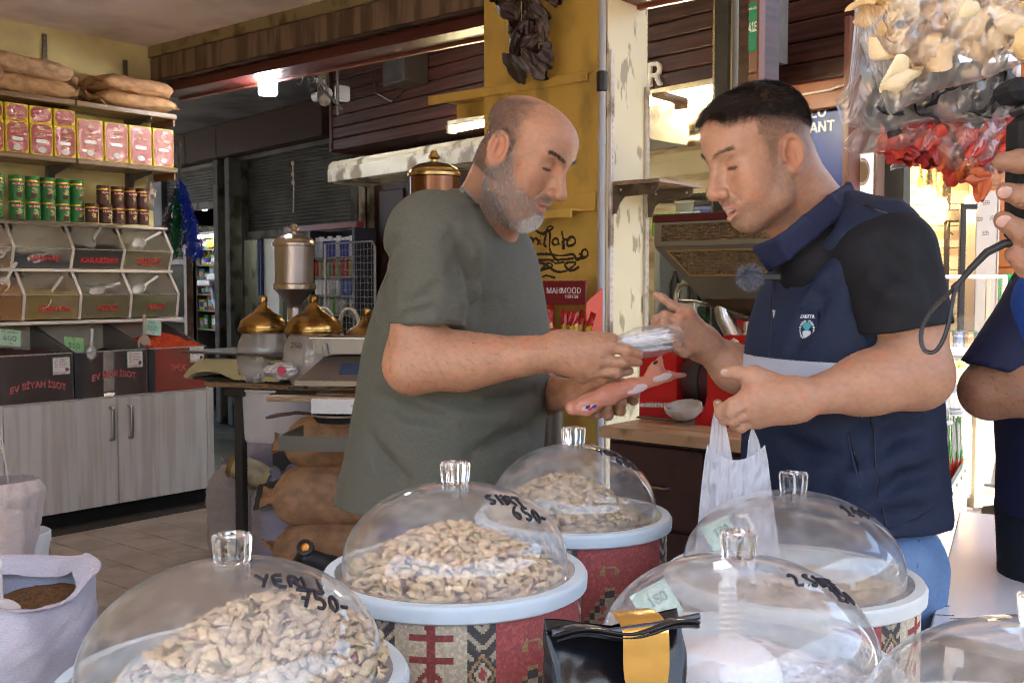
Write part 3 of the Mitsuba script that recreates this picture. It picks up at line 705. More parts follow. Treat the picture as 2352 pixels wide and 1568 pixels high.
for r_, z in enumerate(zs):
 pal = [[(0.03, 0.045, 0.22), (0.3, 0.32, 0.38)], [(0.28, 0.03, 0.04), (0.3, 0.15, 0.2), (0.2, 0.2, 0.08), (0.05, 0.2, 0.08)], [(0.5, 0.5, 0.55), (0.05, 0.08, 0.25), (0.1, 0.25, 0.15)], [(0.1, 0.1, 0.15), (0.1, 0.3, 0.05), (0.3, 0.3, 0.3)]][r_]
 n = int((xb - xa - 0.03) / 0.066)
 for i in range(n):
  q = thing('spray_can', f'{ORD[i]} spray can from the left on the {ORD[r_]} shelf down of the wire can rack', 'can', 'spray cans on the doorway rack')
  M = FAC @ rotz(0, (xa + 0.035 + i * 0.066, RY2 - 0.03, z))
  part(q, 'body', cm, 'vc_gloss', 30, pal[rng.integers(len(pal))], M)
  part(q, 'cap', cyl((0, 0, 0.13), (0, 0, 0.152 + 0.02 * rng.random()), 0.0215, 8), 'vc_gloss', 30, (0.6, 0.6, 0.65), M)
k = thing('wire_gate', 'folded back wire mesh gate beside the can rack', 'gate')
wy = RY2 - 0.25
ga, gb = fx(748, wy), fx(862, wy)
zt = fz(800, 557, wy)
bars = [tube([(ga, wy, 0.05), (ga, wy, zt), (gb - 0.03, wy, zt), (gb, wy, zt - 0.04), (gb, wy, 0.05)], 0.011, 6)]
part(k, 'frame', bars, 'vc_steel', 30, (0.25, 0.23, 0.22), FAC)
part(k, 'mesh', [box(x - 0.0015, x + 0.0015, wy - 0.0015, wy + 0.0015, 0.05, zt) for x in np.arange(ga, gb, 0.05)] + [box(ga, gb, wy - 0.004, wy - 0.0016, z, z + 0.003) for z in np.arange(0.1, zt, 0.05)], 'vc_steel', color=(0.22, 0.2, 0.19), fr=FAC, kind='stuff')
k = thing('white_fridge_door', 'tall white lit panel in the doorway behind the steel hopper', 'door')
a, b = fx(606, 0.1), fx(641, 0.1)
part(k, 'leaf', box(a, b, 0.1, 0.14, 0.1, fz(620, 548, 0.1), 0.004), 'vc_satin', color=(0.62, 0.66, 0.62), fr=FAC)
part(k, 'edge', [box(a - 0.03, a - 0.002, 0.07, 0.15, 0.1, fz(620, 546, 0.1)), box(a - 0.06, a - 0.031, 0.06, 0.15, 0.1, fz(620, 546, 0.1))], 'vc_satin', color=(0.02, 0.05, 0.16), fr=FAC)
k = thing('tube_lamp', 'lit tube lamp inside the doorway behind the steel hopper', 'lamp')
a, b = hit(655, 549, FAC, 1, 0.5), hit(740, 549, FAC, 1, 0.5)
lamp(k, 'tube', cyl(a, b, 0.018, 8), 4.0, (0.95, 1.0, 0.75), FAC)
part(k, 'holder', box(a[0], b[0], 0.48, 0.53, a[2] + 0.02, a[2] + 0.05), 'vc_satin', color=(0.5, 0.5, 0.45), fr=FAC)
k = thing('glowing_bulb', 'round glowing bulb in the doorway behind the steel hopper', 'lamp')
o = hit(657, 566, FAC, 1, 0.6)
lamp(k, 'bulb', ball(o, 0.042, 2), 5.0, (0.95, 1.0, 0.8), FAC)
part(k, 'socket', cyl(o + [0, 0, 0.04], o + [0, 0, 0.09], 0.02, 8), 'vc_satin', 30, (0.6, 0.6, 0.55), FAC)
def goods_shelf(name, label, xa, xb, y, zrows, glabel, ggroup, wmin, wmax, hmax, depth=0.22):
 k = thing(name, label, 'shelf')
 for z in zrows:
  part(k, 'board', box(xa, xb, y, y + depth + 0.06, z - 0.018, z), 'vc_satin', color=(0.14, 0.13, 0.12), fr=FAC)
 part(k, 'side', [box(xa - 0.02, xa, y, y + depth + 0.06, 0, zrows[0] + hmax + 0.1), box(xb, xb + 0.02, y, y + depth + 0.06, 0, zrows[0] + hmax + 0.1), box(xa, xb, y + depth + 0.06, y + depth + 0.08, 0, zrows[0] + hmax + 0.1)], 'vc_satin', color=(0.10, 0.09, 0.085), fr=FAC)
 for zi, z in enumerate(zrows):
  x, ni = xa + 0.01, -1
  while x < xb - wmin:
   w = min(rng.uniform(wmin, wmax), xb - x - 0.005)
   h = rng.uniform(0.4, 1) * hmax
   c = np.array(GOODS[rng.integers(len(GOODS))]) * rng.uniform(0.6, 1.3)
   ni += 1
   q = thing('goods_pack', f'{ORD[ni]} package on the {ORD[zi]} board down of {glabel}', 'package', ggroup)
   if rng.random() < 0.35:
    part(q, 'bottle', lathe([(0, 0), (w * 0.4, 0), (w * 0.42, 0.01), (w * 0.42, h * 0.6), (w * 0.18, h * 0.8), (w * 0.18, h), (0, h)], 10), 'vc_gloss', 30, c, FAC @ rotz(0, (x + w / 2, y + 0.08, z)))
    part(q, 'label', lathe([(w * 0.421, h * 0.15), (w * 0.428, h * 0.16), (w * 0.428, h * 0.5), (w * 0.421, h * 0.51)], 10), 'vc_satin', 30, np.clip(1.2 * (0.6 - c), 0.05, 0.7), FAC @ rotz(0, (x + w / 2, y + 0.08, z)))
   else:
    part(q, 'carton', box(x, x + w - 0.006, y + 0.02, y + 0.02 + depth * 0.7, z, z + h, 0.004), 'vc_gloss', False, c, FAC)
    part(q, 'label', box(x + w * 0.15, x + w * 0.8, y + 0.017, y + 0.0199, z + h * 0.3, z + h * 0.75), 'vc_gloss', False, np.clip(1.2 * (0.6 - c), 0.05, 0.7), FAC)
   x += w
 return k
goods_shelf('goods_shelf', 'crowded shelf of packages seen through the doorway behind the steel hopper', fx(645, 1.2), fx(735, 1.2), 1.2, [fz(690, y, 1.2) for y in (603, 640, 680, 725)], 'shelf behind the steel hopper', 'packages behind the steel hopper', 0.05, 0.12, 0.2)
goods_shelf('goods_shelf', 'narrow shelf of household goods in the leftmost alley shop', fx(452, 0.3), fx(512, 0.3), 0.3, [fz(480, y, 0.3) for y in (571, 607, 640, 675, 712, 755)], 'leftmost alley shop shelf', 'packages in the leftmost alley shop', 0.06, 0.16, 0.17)
k = thing('tube_lamp', 'lit tube lamp at the top of the leftmost alley shop', 'lamp')
a, b = hit(456, 545, FAC, 1, 0.24), hit(508, 541, FAC, 1, 0.24)
lamp(k, 'tube', cyl(a, b, 0.016, 8), 3.0, (1.0, 1.0, 0.78), FAC)
part(k, 'holder', box(a[0], b[0], 0.22, 0.27, a[2] + 0.02, a[2] + 0.05), 'vc_satin', color=(0.5, 0.5, 0.45), fr=FAC)
k = thing('spot_bulb', 'small blue white spot bulb high in the leftmost alley shop', 'lamp')
o = hit(470, 481, FAC, 1, 0.2)
lamp(k, 'bulb', ball(o, 0.028, 1, (1, 1, 0.7)), 5.0, (0.75, 0.95, 1.0), FAC)
part(k, 'socket', cyl(o + [0, 0, 0.02], o + [0, 0, 0.08], 0.02, 8), 'vc_satin', 30, (0.3, 0.3, 0.3), FAC)
k = thing('yellow_carton', 'yellow carton under the tube lamp of the leftmost alley shop', 'box')
a, b = hit(478, 568, FAC, 1, 0.32), hit(507, 549, FAC, 1, 0.32)
part(k, 'carton', box(a[0], b[0], 0.30, 0.42, a[2], b[2], 0.004), 'vc_satin', color=(0.6, 0.42, 0.02), fr=FAC)
part(k, 'print', box(a[0] + 0.03, b[0] - 0.02, 0.297, 0.2995, a[2] + 0.03, a[2] + 0.05), 'vc_satin', color=(0.35, 0.2, 0.02), fr=FAC)
k = thing('white_crate', 'white plastic caddy on the shelf of the leftmost alley shop', 'crate')
a = hit(487, 650, FAC, 1, 0.1)
part(k, 'tray', [box(a[0] - 0.16, a[0] + 0.16, 0.0, 0.2, a[2] - 0.03, a[2] + 0.03, 0.01), box(a[0] - 0.14, a[0] + 0.1, 0.1, 0.2, a[2] + 0.03, a[2] + 0.1, 0.012)], 'vc_satin', color=(0.66, 0.66, 0.7), fr=FAC)
k = thing('grey_boot', 'grey rubber boot lying in the leftmost alley shop', 'boot')
a = hit(490, 690, FAC, 1, 0.0)
bt = SDF()
bt.cap(a + [-0.15, 0.1, 0.12], a + [-0.02, 0.05, -0.0], 0.055, 0.05, 0.03)
bt.cap(a + [-0.02, 0.05, 0.0], a + [0.17, -0.03, -0.08], 0.05, 0.04, 0.03)
part(k, 'boot', bt.mesh(0.012, smooth=3), 'vc_satin', True, (0.12, 0.12, 0.16), FAC)
k = thing('wooden_ladder', 'brown wooden rack frame standing in the alley right of the spice bins', 'ladder')
LF = FAC @ rotz(0, (0, -0.9, 0))
la, lb = hit(392, 660, FAC, 1, -0.9)[0], hit(433, 660, FAC, 1, -0.9)[0]
z1 = hit(433, 560, FAC, 1, -0.9)[2]
part(k, 'upright', [box(lb - 0.035, lb + 0.035, -0.93, -0.87, 0, z1, 0.006)], 'vc_dirty', color=(0.16, 0.085, 0.06), fr=FAC)
part(k, 'upright', [box(la - 0.42, la - 0.35, -0.93, -0.87, 0, z1, 0.006)], 'vc_dirty', color=(0.16, 0.085, 0.06), fr=FAC)
for y in (570, 601, 735):
 z = hit(433, y, FAC, 1, -0.9)[2]
 part(k, 'rung', box(la - 0.35, lb - 0.035, -0.92, -0.88, z - 0.025, z + 0.025, 0.005), 'vc_dirty', color=(0.26, 0.16, 0.12), fr=FAC)
for (nm, lab, xt, xm, xb_, yt, yb, col, wd) in (('tinsel_garland', 'blue tinsel garland hanging in the alley', 415, 438, 447, 420, 592, (0.01, 0.03, 0.42), 0.14), ('tinsel_garland', 'green tinsel garland hanging in the alley', 412, 405, 402, 425, 585, (0.005, 0.14, 0.045), 0.12), ('tinsel_garland', 'dull purple tinsel garland hanging in the alley', 408, 387, 378, 430, 560, (0.10, 0.05, 0.10), 0.08)):
 k = thing(nm, lab, 'garland')
 yy = -1.1
 P = [hit(x, y, FAC, 1, yy) for x, y in ((xt, yt), (xm, (yt + yb) / 2), (xb_, yb))]
 tris, vs = [], []
 n = 2600
 for i in range(n):
  t = rng.random()
  c = (1 - t) ** 2 * P[0] + 2 * t * (1 - t) * P[1] + t * t * P[2]
  d = rng.normal(size=3)
  d /= np.linalg.norm(d)
  r = wd * (0.35 + 0.65 * math.sin(min(t * 1.7, 1.57)))
  p = c + d * r * rng.random() ** 0.4 * [0.8, 0.5, 0.3]
  e = rng.normal(size=3) * 0.011
  w_ = np.cross(e, d)
  w_ *= 0.005 / (np.linalg.norm(w_) + 1e-9)
  b0 = len(vs)
  vs += [p - w_, p + w_, p + e * 1.7]
  tris.append((b0, b0 + 1, b0 + 2))
 part(k, 'strands', trimesh.Trimesh(vs, tris, process=False), 'vc_metal' if False else 'vc_gloss', color=col, fr=FAC, kind='stuff')
 part(k, 'string', tube([P[0] + [0, 0, 0.35], P[0]], 0.006, 4), 'vc_matte', color=(0.2, 0.2, 0.2), fr=FAC)
for (lab, x, ytop, ybulb, ybot, wpx, un) in (('big glowing LED bulb hanging from the beam track near the canopy', 615, 148, 180, 220, 43, 4.11), ('smaller glowing LED bulb under the beam track in front of the maroon boards', 908, 84, 106, 122, 31, 4.11)):
 k = thing('led_bulb', lab, 'bulb')
 a, b, c = hit(x, ytop, SHOP, 0, un), hit(x, ybulb, SHOP, 0, un), hit(x, ybot, SHOP, 0, un)
 Yd = (SHOP @ [*b, 1])[1]
 r = wpx / 2 / FPX * Yd
 h = b[2] - c[2]
 pts = [(0, 0), (r * 0.9, 0.002), (r, h * 0.2), (r, h * 0.75), (r * 0.93, h)]
 lamp(k, 'globe', lathe([(q[0], c[2] + q[1]) for q in pts] + [(0, c[2] + h)], 24, (b[0], b[1], 0)), 9.0, (0.92, 0.95, 1.0), SHOP)
 part(k, 'housing', lathe([(r * 0.93, b[2] + 0.001), (r * 0.95, b[2] + 0.008), (r * 0.5, b[2] + h * 0.45), (r * 0.33, b[2] + h * 0.55), (r * 0.33, a[2] - 0.02), (0, a[2] - 0.02)], 24, (b[0], b[1], 0)), 'vc_satin', 30, (0.55, 0.55, 0.55), SHOP)
 part(k, 'wire', tube([(b[0], b[1], a[2] - 0.03), (b[0] + 0.004, b[1] - 0.004, a[2] + 0.02), (b[0], b[1], 2.665)], 0.006, 5), 'vc_satin', color=(0.4, 0.38, 0.35), fr=SHOP)
# ================================================================ the wall of spices on the left
rng = np.random.default_rng(31)
WF = 6.0     # w of the shelf fronts
for nm, z, zt in (('upper', 2.485, 2.49), ('lower', 2.142, 2.15)):
 k = thing('wall_shelf', f'{nm} wooden wall shelf on the yellow wall, ' + ('carrying kraft paper sacks' if nm == 'upper' else 'carrying red and yellow boxes'), 'shelf')
 for (a, b) in ((2.3, 3.192), (3.202, 3.875)):
  part(k, 'board', box(a, b, WF, 6.285, z - 0.032, z, 0.003), 'wood_shelf', fr=SHOP)
 bp = ext([(0, 0), (0.27, 0), (0.27, -0.012), (0.06, -0.05), (0.012, -0.16), (0, -0.16)], 0.006)
 for u in (3.168, 3.70):
  part(k, 'bracket', mv(bp, np.array([[0, 0, 1, u], [-1, 0, 0, 6.284], [0, 1, 0, z - 0.033], [0, 0, 0, 1.0]])), 'vc_satin', color=(0.10, 0.09, 0.085), fr=SHOP)
 part(k, 'end_bracket', box(3.86, 3.872, 6.02, 6.28, z - 0.075, z - 0.033), 'vc_satin', color=(0.20, 0.09, 0.05), fr=SHOP)
def sack(name, label, L, Wd, H, M, col, seed, mtl='vc_crinkle', ends=(True, True), group=None, amp=0.010, string=False):
 """a filled sack lying along x with pinched, folded ends"""
 k = thing(name, label, 'sack', group)
 def fn(s, t):
  x = (s - 0.5) * L
  e = np.clip(np.minimum(s, 1 - s) / 0.22, 0, 1)
  fat = np.sqrt(np.clip(1 - (1 - e) ** 2, 0, 1)) * 0.93 + 0.07
  a = 2 * np.pi * t
  ca, sa = np.cos(a), np.sin(a)
  sq = 0.62
  y = np.sign(ca) * np.abs(ca) ** sq * Wd / 2 * (0.80 + 0.20 * fat)
  z = np.sign(sa) * np.abs(sa) ** 0.8 * H / 2 * fat
  z = np.where(z < 0, np.maximum(z, -H * 0.40), z)
  return np.stack([x, y, z + H * 0.40], -1)
 m = grid(fn, 46, 49)
 v = np.array(m.vertices)
 m = trimesh.Trimesh(v, m.faces, process=False)
 n = np.array(m.vertex_normals)
 d = (meshkit.fbm(v * [14, 26, 30] + seed * 7.3, 4, seed) - 0.5) * 2 * amp + (np.abs(meshkit.fbm(v * [9, 20, 24] + seed * 3.1, 3, seed + 9) - 0.5)) * -amp * 1.6
 v = v + n * d[:, None]
 part(k, 'paper', trimesh.Trimesh(v, m.faces, process=False), mtl, True, col, SHOP @ M if name == 'kraft_sack' else M)
 for s in (0, 1):
  if ends[s]:
   x = (-0.5 + s) * L
   def tail(a, b, x=x, s=s):
    xx = x + (0.055 * a) * (1 if s else -1)
    yy = (b - 0.5) * Wd * (0.80 - 0.18 * a)
    zz = H * 0.40 + 0.012 * np.sin(b * 17 + seed) + 0.03 * a * np.sin(b * 5 + seed * 2)
    return np.stack([xx, yy, zz], -1)
   q = grid(tail, 5, 22)
   part(k, 'folded_end', cat_([q, mv(q, np.array([[1, 0, 0, 0], [0, 1, 0, 0], [0, 0, 1, -0.004], [0, 0, 0, 1.0]]))]), mtl, True, col, SHOP @ M if name == 'kraft_sack' else M)
 if string:
  part(k, 'string', tube([(-0.5 * L - 0.02, 0, H * 0.55), (-0.5 * L + 0.01, -Wd * 0.3, H * 0.45), (-0.5 * L - 0.01, -Wd * 0.45, H * 0.2), (-0.5 * L + 0.015, -Wd * 0.52, -0.02)], 0.004, 5), 'vc_matte', color=(0.6, 0.5, 0.38), fr=SHOP @ M)
 return k
KR = (0.47, 0.28, 0.15)
sack('kraft_sack', 'plump kraft paper sack lying under another at the middle of the upper shelf', 0.52, 0.36, 0.115, rotz(2, (2.93, 6.14, 2.488)), KR, 1, string=True)
sack('kraft_sack', 'paler kraft sack on top of the left stack on the upper shelf', 0.50, 0.36, 0.13, rotz(-1, (2.93, 6.15, 2.592)) @ rot((0, 1, 0), 3), (0.50, 0.33, 0.20), 2)
sack('kraft_sack', 'bottom kraft sack of the right hand stack on the upper shelf', 0.50, 0.35, 0.105, rotz(-2, (3.61, 6.13, 2.488)), (0.50, 0.29, 0.145), 3, string=True)
sack('kraft_sack', 'top kraft sack of the right hand stack on the upper shelf', 0.49, 0.34, 0.11, rotz(3, (3.60, 6.13, 2.585)), (0.48, 0.275, 0.14), 4)
sack('kraft_sack', 'crumpled kraft sack leaning at the left edge of the upper shelf', 0.48, 0.34, 0.17, rotz(-8, (2.52, 6.12, 2.55)) @ rot((0, 1, 0), 12), (0.45, 0.28, 0.17), 5)
mat('film', two({'type': 'blendbsdf', 'weight': 0.36, 'a': pr(UV, 0.45), 'b': bumped({'type': 'roughconductor', 'material': 'none', 'alpha': 0.10, 'specular_reflectance': {'type': 'rgb', 'value': [0.75, 0.72, 0.72]}},
 lambda p, n, uv: dr.abs(noise(p.x * 30 + p.z * 14, p.y * 30, p.z * 40 - p.x * 16) - 0.5), 0.03)}))
def spice_box(label, u0, u1, z0, z1, w=6.02, pale=False, lab=True):
 k = thing('spice_carton', label, 'box', 'red and yellow cartons on the lower shelf')
 part(k, 'carton', box(u0 + 0.002, u1 - 0.002, w, w + 0.13, z0, z1, 0.003), 'vc_satin', color=(0.66, 0.48, 0.03), fr=SHOP)
 cw, ch = u1 - u0, z1 - z0
 red = (0.62, 0.16, 0.14) if pale else (0.46, 0.02, 0.03)
 c = 0.030
 pg = Polygon([(c, 0.006), (cw - c, 0.006), (cw - 0.008, c), (cw - 0.008, ch - c), (cw - c, ch - 0.006), (c, ch - 0.006), (0.010, ch - c), (0.010, c)])
 part(k, 'red_panel', ext(pg, 0.0012, FACE_MW), 'film', color=red, fr=SHOP @ rotz(0, (u0, w - 0.0005, z0)))
 if lab:
  hw = cw * 0.23
  part(k, 'white_label', ext(LineString([(-hw + 0.008, 0), (hw - 0.008, 0)]).buffer(0.0105), 0.0008, FACE_MW), 'vc_satin', color=(0.85, 0.85, 0.87), fr=SHOP @ rotz(0, ((u0 + u1) / 2, w - 0.0022, z0 + ch * 0.44)))  # plain white oval set on the front panel
  part(k, 'emblem', ext(Point(0, 0).buffer(0.017, 12), 0.0008, FACE_MW @ np.diag([1.5, 1, 1, 1.0])), 'vc_satin', color=(0.62, 0.6, 0.6), fr=SHOP @ rotz(0, ((u0 + u1) / 2, w - 0.0022, z0 + ch * 0.17)))
  part(k, 'lettering', text('EL-RUHA', 0.013, 0.0008), 'vc_satin', color=(0.72, 0.55, 0.35), fr=SHOP @ rotz(0, ((u0 + u1) / 2, w - 0.0022, z0 + ch * 0.66)) @ FACE_MW)
  part(k, 'crest', ext([(-0.02, 0), (0.02, 0), (0.012, 0.012), (0, 0.024), (-0.012, 0.012)], 0.0008, FACE_MW), 'vc_satin', color=(0.55, 0.42, 0.3), fr=SHOP @ rotz(0, ((u0 + u1) / 2, w - 0.0022, z0 + ch * 0.79)))
 else:
  part(k, 'lettering', text('EL-RUHA', 0.014, 0.0008), 'vc_satin', color=(0.75, 0.6, 0.4), fr=SHOP @ rotz(0, ((u0 + u1) / 2, w - 0.0022, z0 + ch * 0.45)) @ FACE_MW)
def ux(xd, w):
 return hit(xd, 657, SHOP, 1, w)[0]
W1 = 6.02
xs = [ux(x, W1) for x in (183, 246, 302, 356, 406)]
for i in range(4):
 spice_box(f'{ORD[i]} tall red and yellow carton from the left, film wrapped, on the lower wall shelf', xs[i] + 0.002, xs[i + 1] - 0.002, 2.142, 2.142 + 0.243, W1, True)
xs = [ux(x, W1) for x in (-92, -37, 20, 76, 131, 183)]
for i in range(5):
 spice_box(f'{ORD[i]} carton from the left in the bottom row of small red cartons', xs[i] + 0.002, xs[i + 1] - 0.002, 2.142, 2.142 + 0.183, W1)
 spice_box(f'{ORD[i]} carton from the left in the top row of small red cartons', xs[i] + 0.003, xs[i + 1] - 0.003, 2.326, 2.326 + 0.098, W1 + 0.005 * (i % 2), lab=False)
ZT = 1.7665
def tin(label, u, w, z, r, h, col, group, seed):
 k = thing('tin', label, 'tin', group)
 fr = SHOP @ rotz(rng.uniform(-14, 14), (u, w, z))
 part(k, 'body', lathe([(0, 0), (r, 0.0), (r, h), (r * 0.96, h + 0.002), (0, h + 0.002)], 28), 'vc_satin', 30, col, fr)
 part(k, 'gold_band', [lathe([(r, h * zz), (r + 0.0009, h * zz + 0.001), (r + 0.0009, h * zz + dz), (r, h * zz + dz + 0.001)], 28) for zz, dz in ((0.755, 0.004), (0.80, 0.004))], 'vc_metal', 30, (0.80, 0.50, 0.12), fr)
 def wrap(m, z0, lift=0.0012):
  m = sub(m, 1)
  v = np.array(m.vertices)
  a = v[:, 0] / r
  rr = r + lift + v[:, 2]
  m.vertices = np.stack([rr * np.sin(a), -rr * np.cos(a), z0 + v[:, 1]], 1)
  return m
 bar = trimesh.creation.box((r * 1.25, h * 0.13, 0.0006))
 part(k, 'red_bar', wrap(sub(bar, 2), h * 0.62), 'vc_satin', color=(0.50, 0.045, 0.05), fr=fr)
 part(k, 'lettering', wrap(text('EL-RUHA', h * 0.085, 0.0006, True), h * 0.62, 0.0022), 'vc_satin', color=(0.75, 0.68, 0.62), fr=fr)
 sc = []
 r2 = np.random.default_rng(seed)
 for i in range(5):
  x0, y0 = r2.uniform(-0.3, 0.2) * r, -h * 0.01 - i * h * 0.05
  sc.append(LineString([(x0 + r * 0.16 * j, y0 + h * 0.035 * math.sin(2.1 * j + i)) for j in range(4)]).buffer(h * 0.014))
 part(k, 'script', wrap(ext(unary_union(sc), 0.0006), h * 0.47), 'vc_satin', color=(0.62, 0.50, 0.22), fr=fr)
 part(k, 'bean_print', wrap(sub(ext(Point(0, 0).buffer(h * 0.14, 10).intersection(sbox(-1, -h * 0.12, 1, h * 0.1)), 0.0006), 1), h * 0.13), 'vc_matte', color=(0.12, 0.06, 0.05), fr=fr)
GW = 6.065
for row in range(2):
 xs = [(-2, 42, 79, 115, 148, 181), (-7, 42, 80, 115, 148, 181)][row]
 for i, x in enumerate(xs):
  tin(f"{ORD[i]} green tin from the left in the {'upper' if row == 0 else 'lower'} row on the spice cabinet", ux(x, GW) + rng.uniform(-.002, .002), GW, ZT + (0.1255 if row == 0 else 0), 0.0395, 0.123, (0.028, 0.20, 0.055), 'green tins on the spice cabinet', i)
BW = 6.02
for row in range(2):
 xs = [(240, 273, 303, 329), (214, 245, 275, 304, 331)][row]
 for i, x in enumerate(xs):
  tin(f"{ORD[i]} brown tin from the left in the {'upper' if row == 0 else 'lower'} row on the spice cabinet", ux(x, BW) + rng.uniform(-.002, .002), BW, ZT + (0.114 if row == 0 else 0), 0.0365, 0.111, (0.085, 0.028, 0.024), 'brown tins on the spice cabinet', 20 + i)
k = thing('plastic_wrap', 'crumpled clear plastic wrap hanging beside the last brown tins', 'plastic wrap')
o = hit(346, 455, SHOP, 1, 6.1)
part(k, 'film', bumpy(grid(lambda s, t: np.stack([o[0] + 0.0 + 0.05 * (t - 0.5) * (1 - 0.3 * np.sin(s * 9)), o[1] + 0.02 * np.sin(t * 9 + s * 5), o[2] + 0.16 - 0.24 * s], -1), 30, 14), 0.012, 30, 4), 'film', True, (0.55, 0.48, 0.42), SHOP)
k = thing('spice_cabinet', 'two tier pale wooden spice cabinet with faceted glass fronts and red lettering', 'cabinet')
CAB = k
UE = 3.90
WOODC = (0.70, 0.62, 0.55)
tiers = [(1.765, 1.478, 6.205, 6.105, 6.150, 1.606), (1.472, 1.171, 6.150, 6.040, 6.070, 1.329)]     # top z, bottom z, w of top front, of bulge, of bottom front, z of bulge
div = [[ux(x, 6.105) for x in (-150, 40, 168, 286, 397)], [ux(x, 6.04) for x in (-110, 60, 189, 305, 413)]]
div = [[hit(x, 578, SHOP, 1, 6.105)[0] for x in (-95, 33, 170, 287, 396)], [hit(x, 675, SHOP, 1, 6.04)[0] for x in (-80, 57, 187, 303, 411)]]
mat('pane', {'type': 'thindielectric', 'int_ior': 1.5})
mat('scuffed_pane', {'type': 'blendbsdf', 'weight': 0.045, 'a': {'type': 'thindielectric', 'int_ior': 1.5}, 'b': two({'type': 'diffuse', 'reflectance': {'type': 'rgb', 'value': [0.6, 0.58, 0.55]}})})
names = [['', 'HAŞHAŞ', 'KARABİBER', 'ZAHTER'], ['', 'KİMYON', 'KEKİK', 'NANE']]
spice = [[(0.42, 0.28, 0.15), (0.085, 0.082, 0.095), (0.075, 0.057, 0.052), (0.30, 0.26, 0.14)], [(0.52, 0.24, 0.07), (0.46, 0.30, 0.09), (0.28, 0.22, 0.10), (0.22, 0.225, 0.10)]]
sname = [['tan spice', 'dark grey poppy seed', 'black pepper', 'olive brown zahter herb'], ['orange ground spice', 'mustard yellow cumin', 'brown green thyme', 'grey green dried mint']]
level = [[0.30, 0.25, 0.72, 0.78], [0.95, 0.80, 0.68, 0.62]]
part(k, 'top_board', box(2.2, UE + 0.004, 6.17, 6.29, 1.7505, 1.7655, 0.002), 'vc_satin', color=WOODC, fr=SHOP)
part(k, 'middle_board', box(2.2, UE + 0.004, 6.120, 6.29, 1.466, 1.484, 0.002), 'vc_satin', color=(0.76, 0.68, 0.61), fr=SHOP)
part(k, 'bottom_board', box(2.2, UE + 0.02, 6.035, 6.29, 1.153, 1.172, 0.002), 'vc_satin', color=(0.76, 0.68, 0.61), fr=SHOP)
part(k, 'back_board', box(2.2, UE, 6.282, 6.296, 1.172, 1.7505), 'vc_satin', color=(0.56, 0.50, 0.40), fr=SHOP)
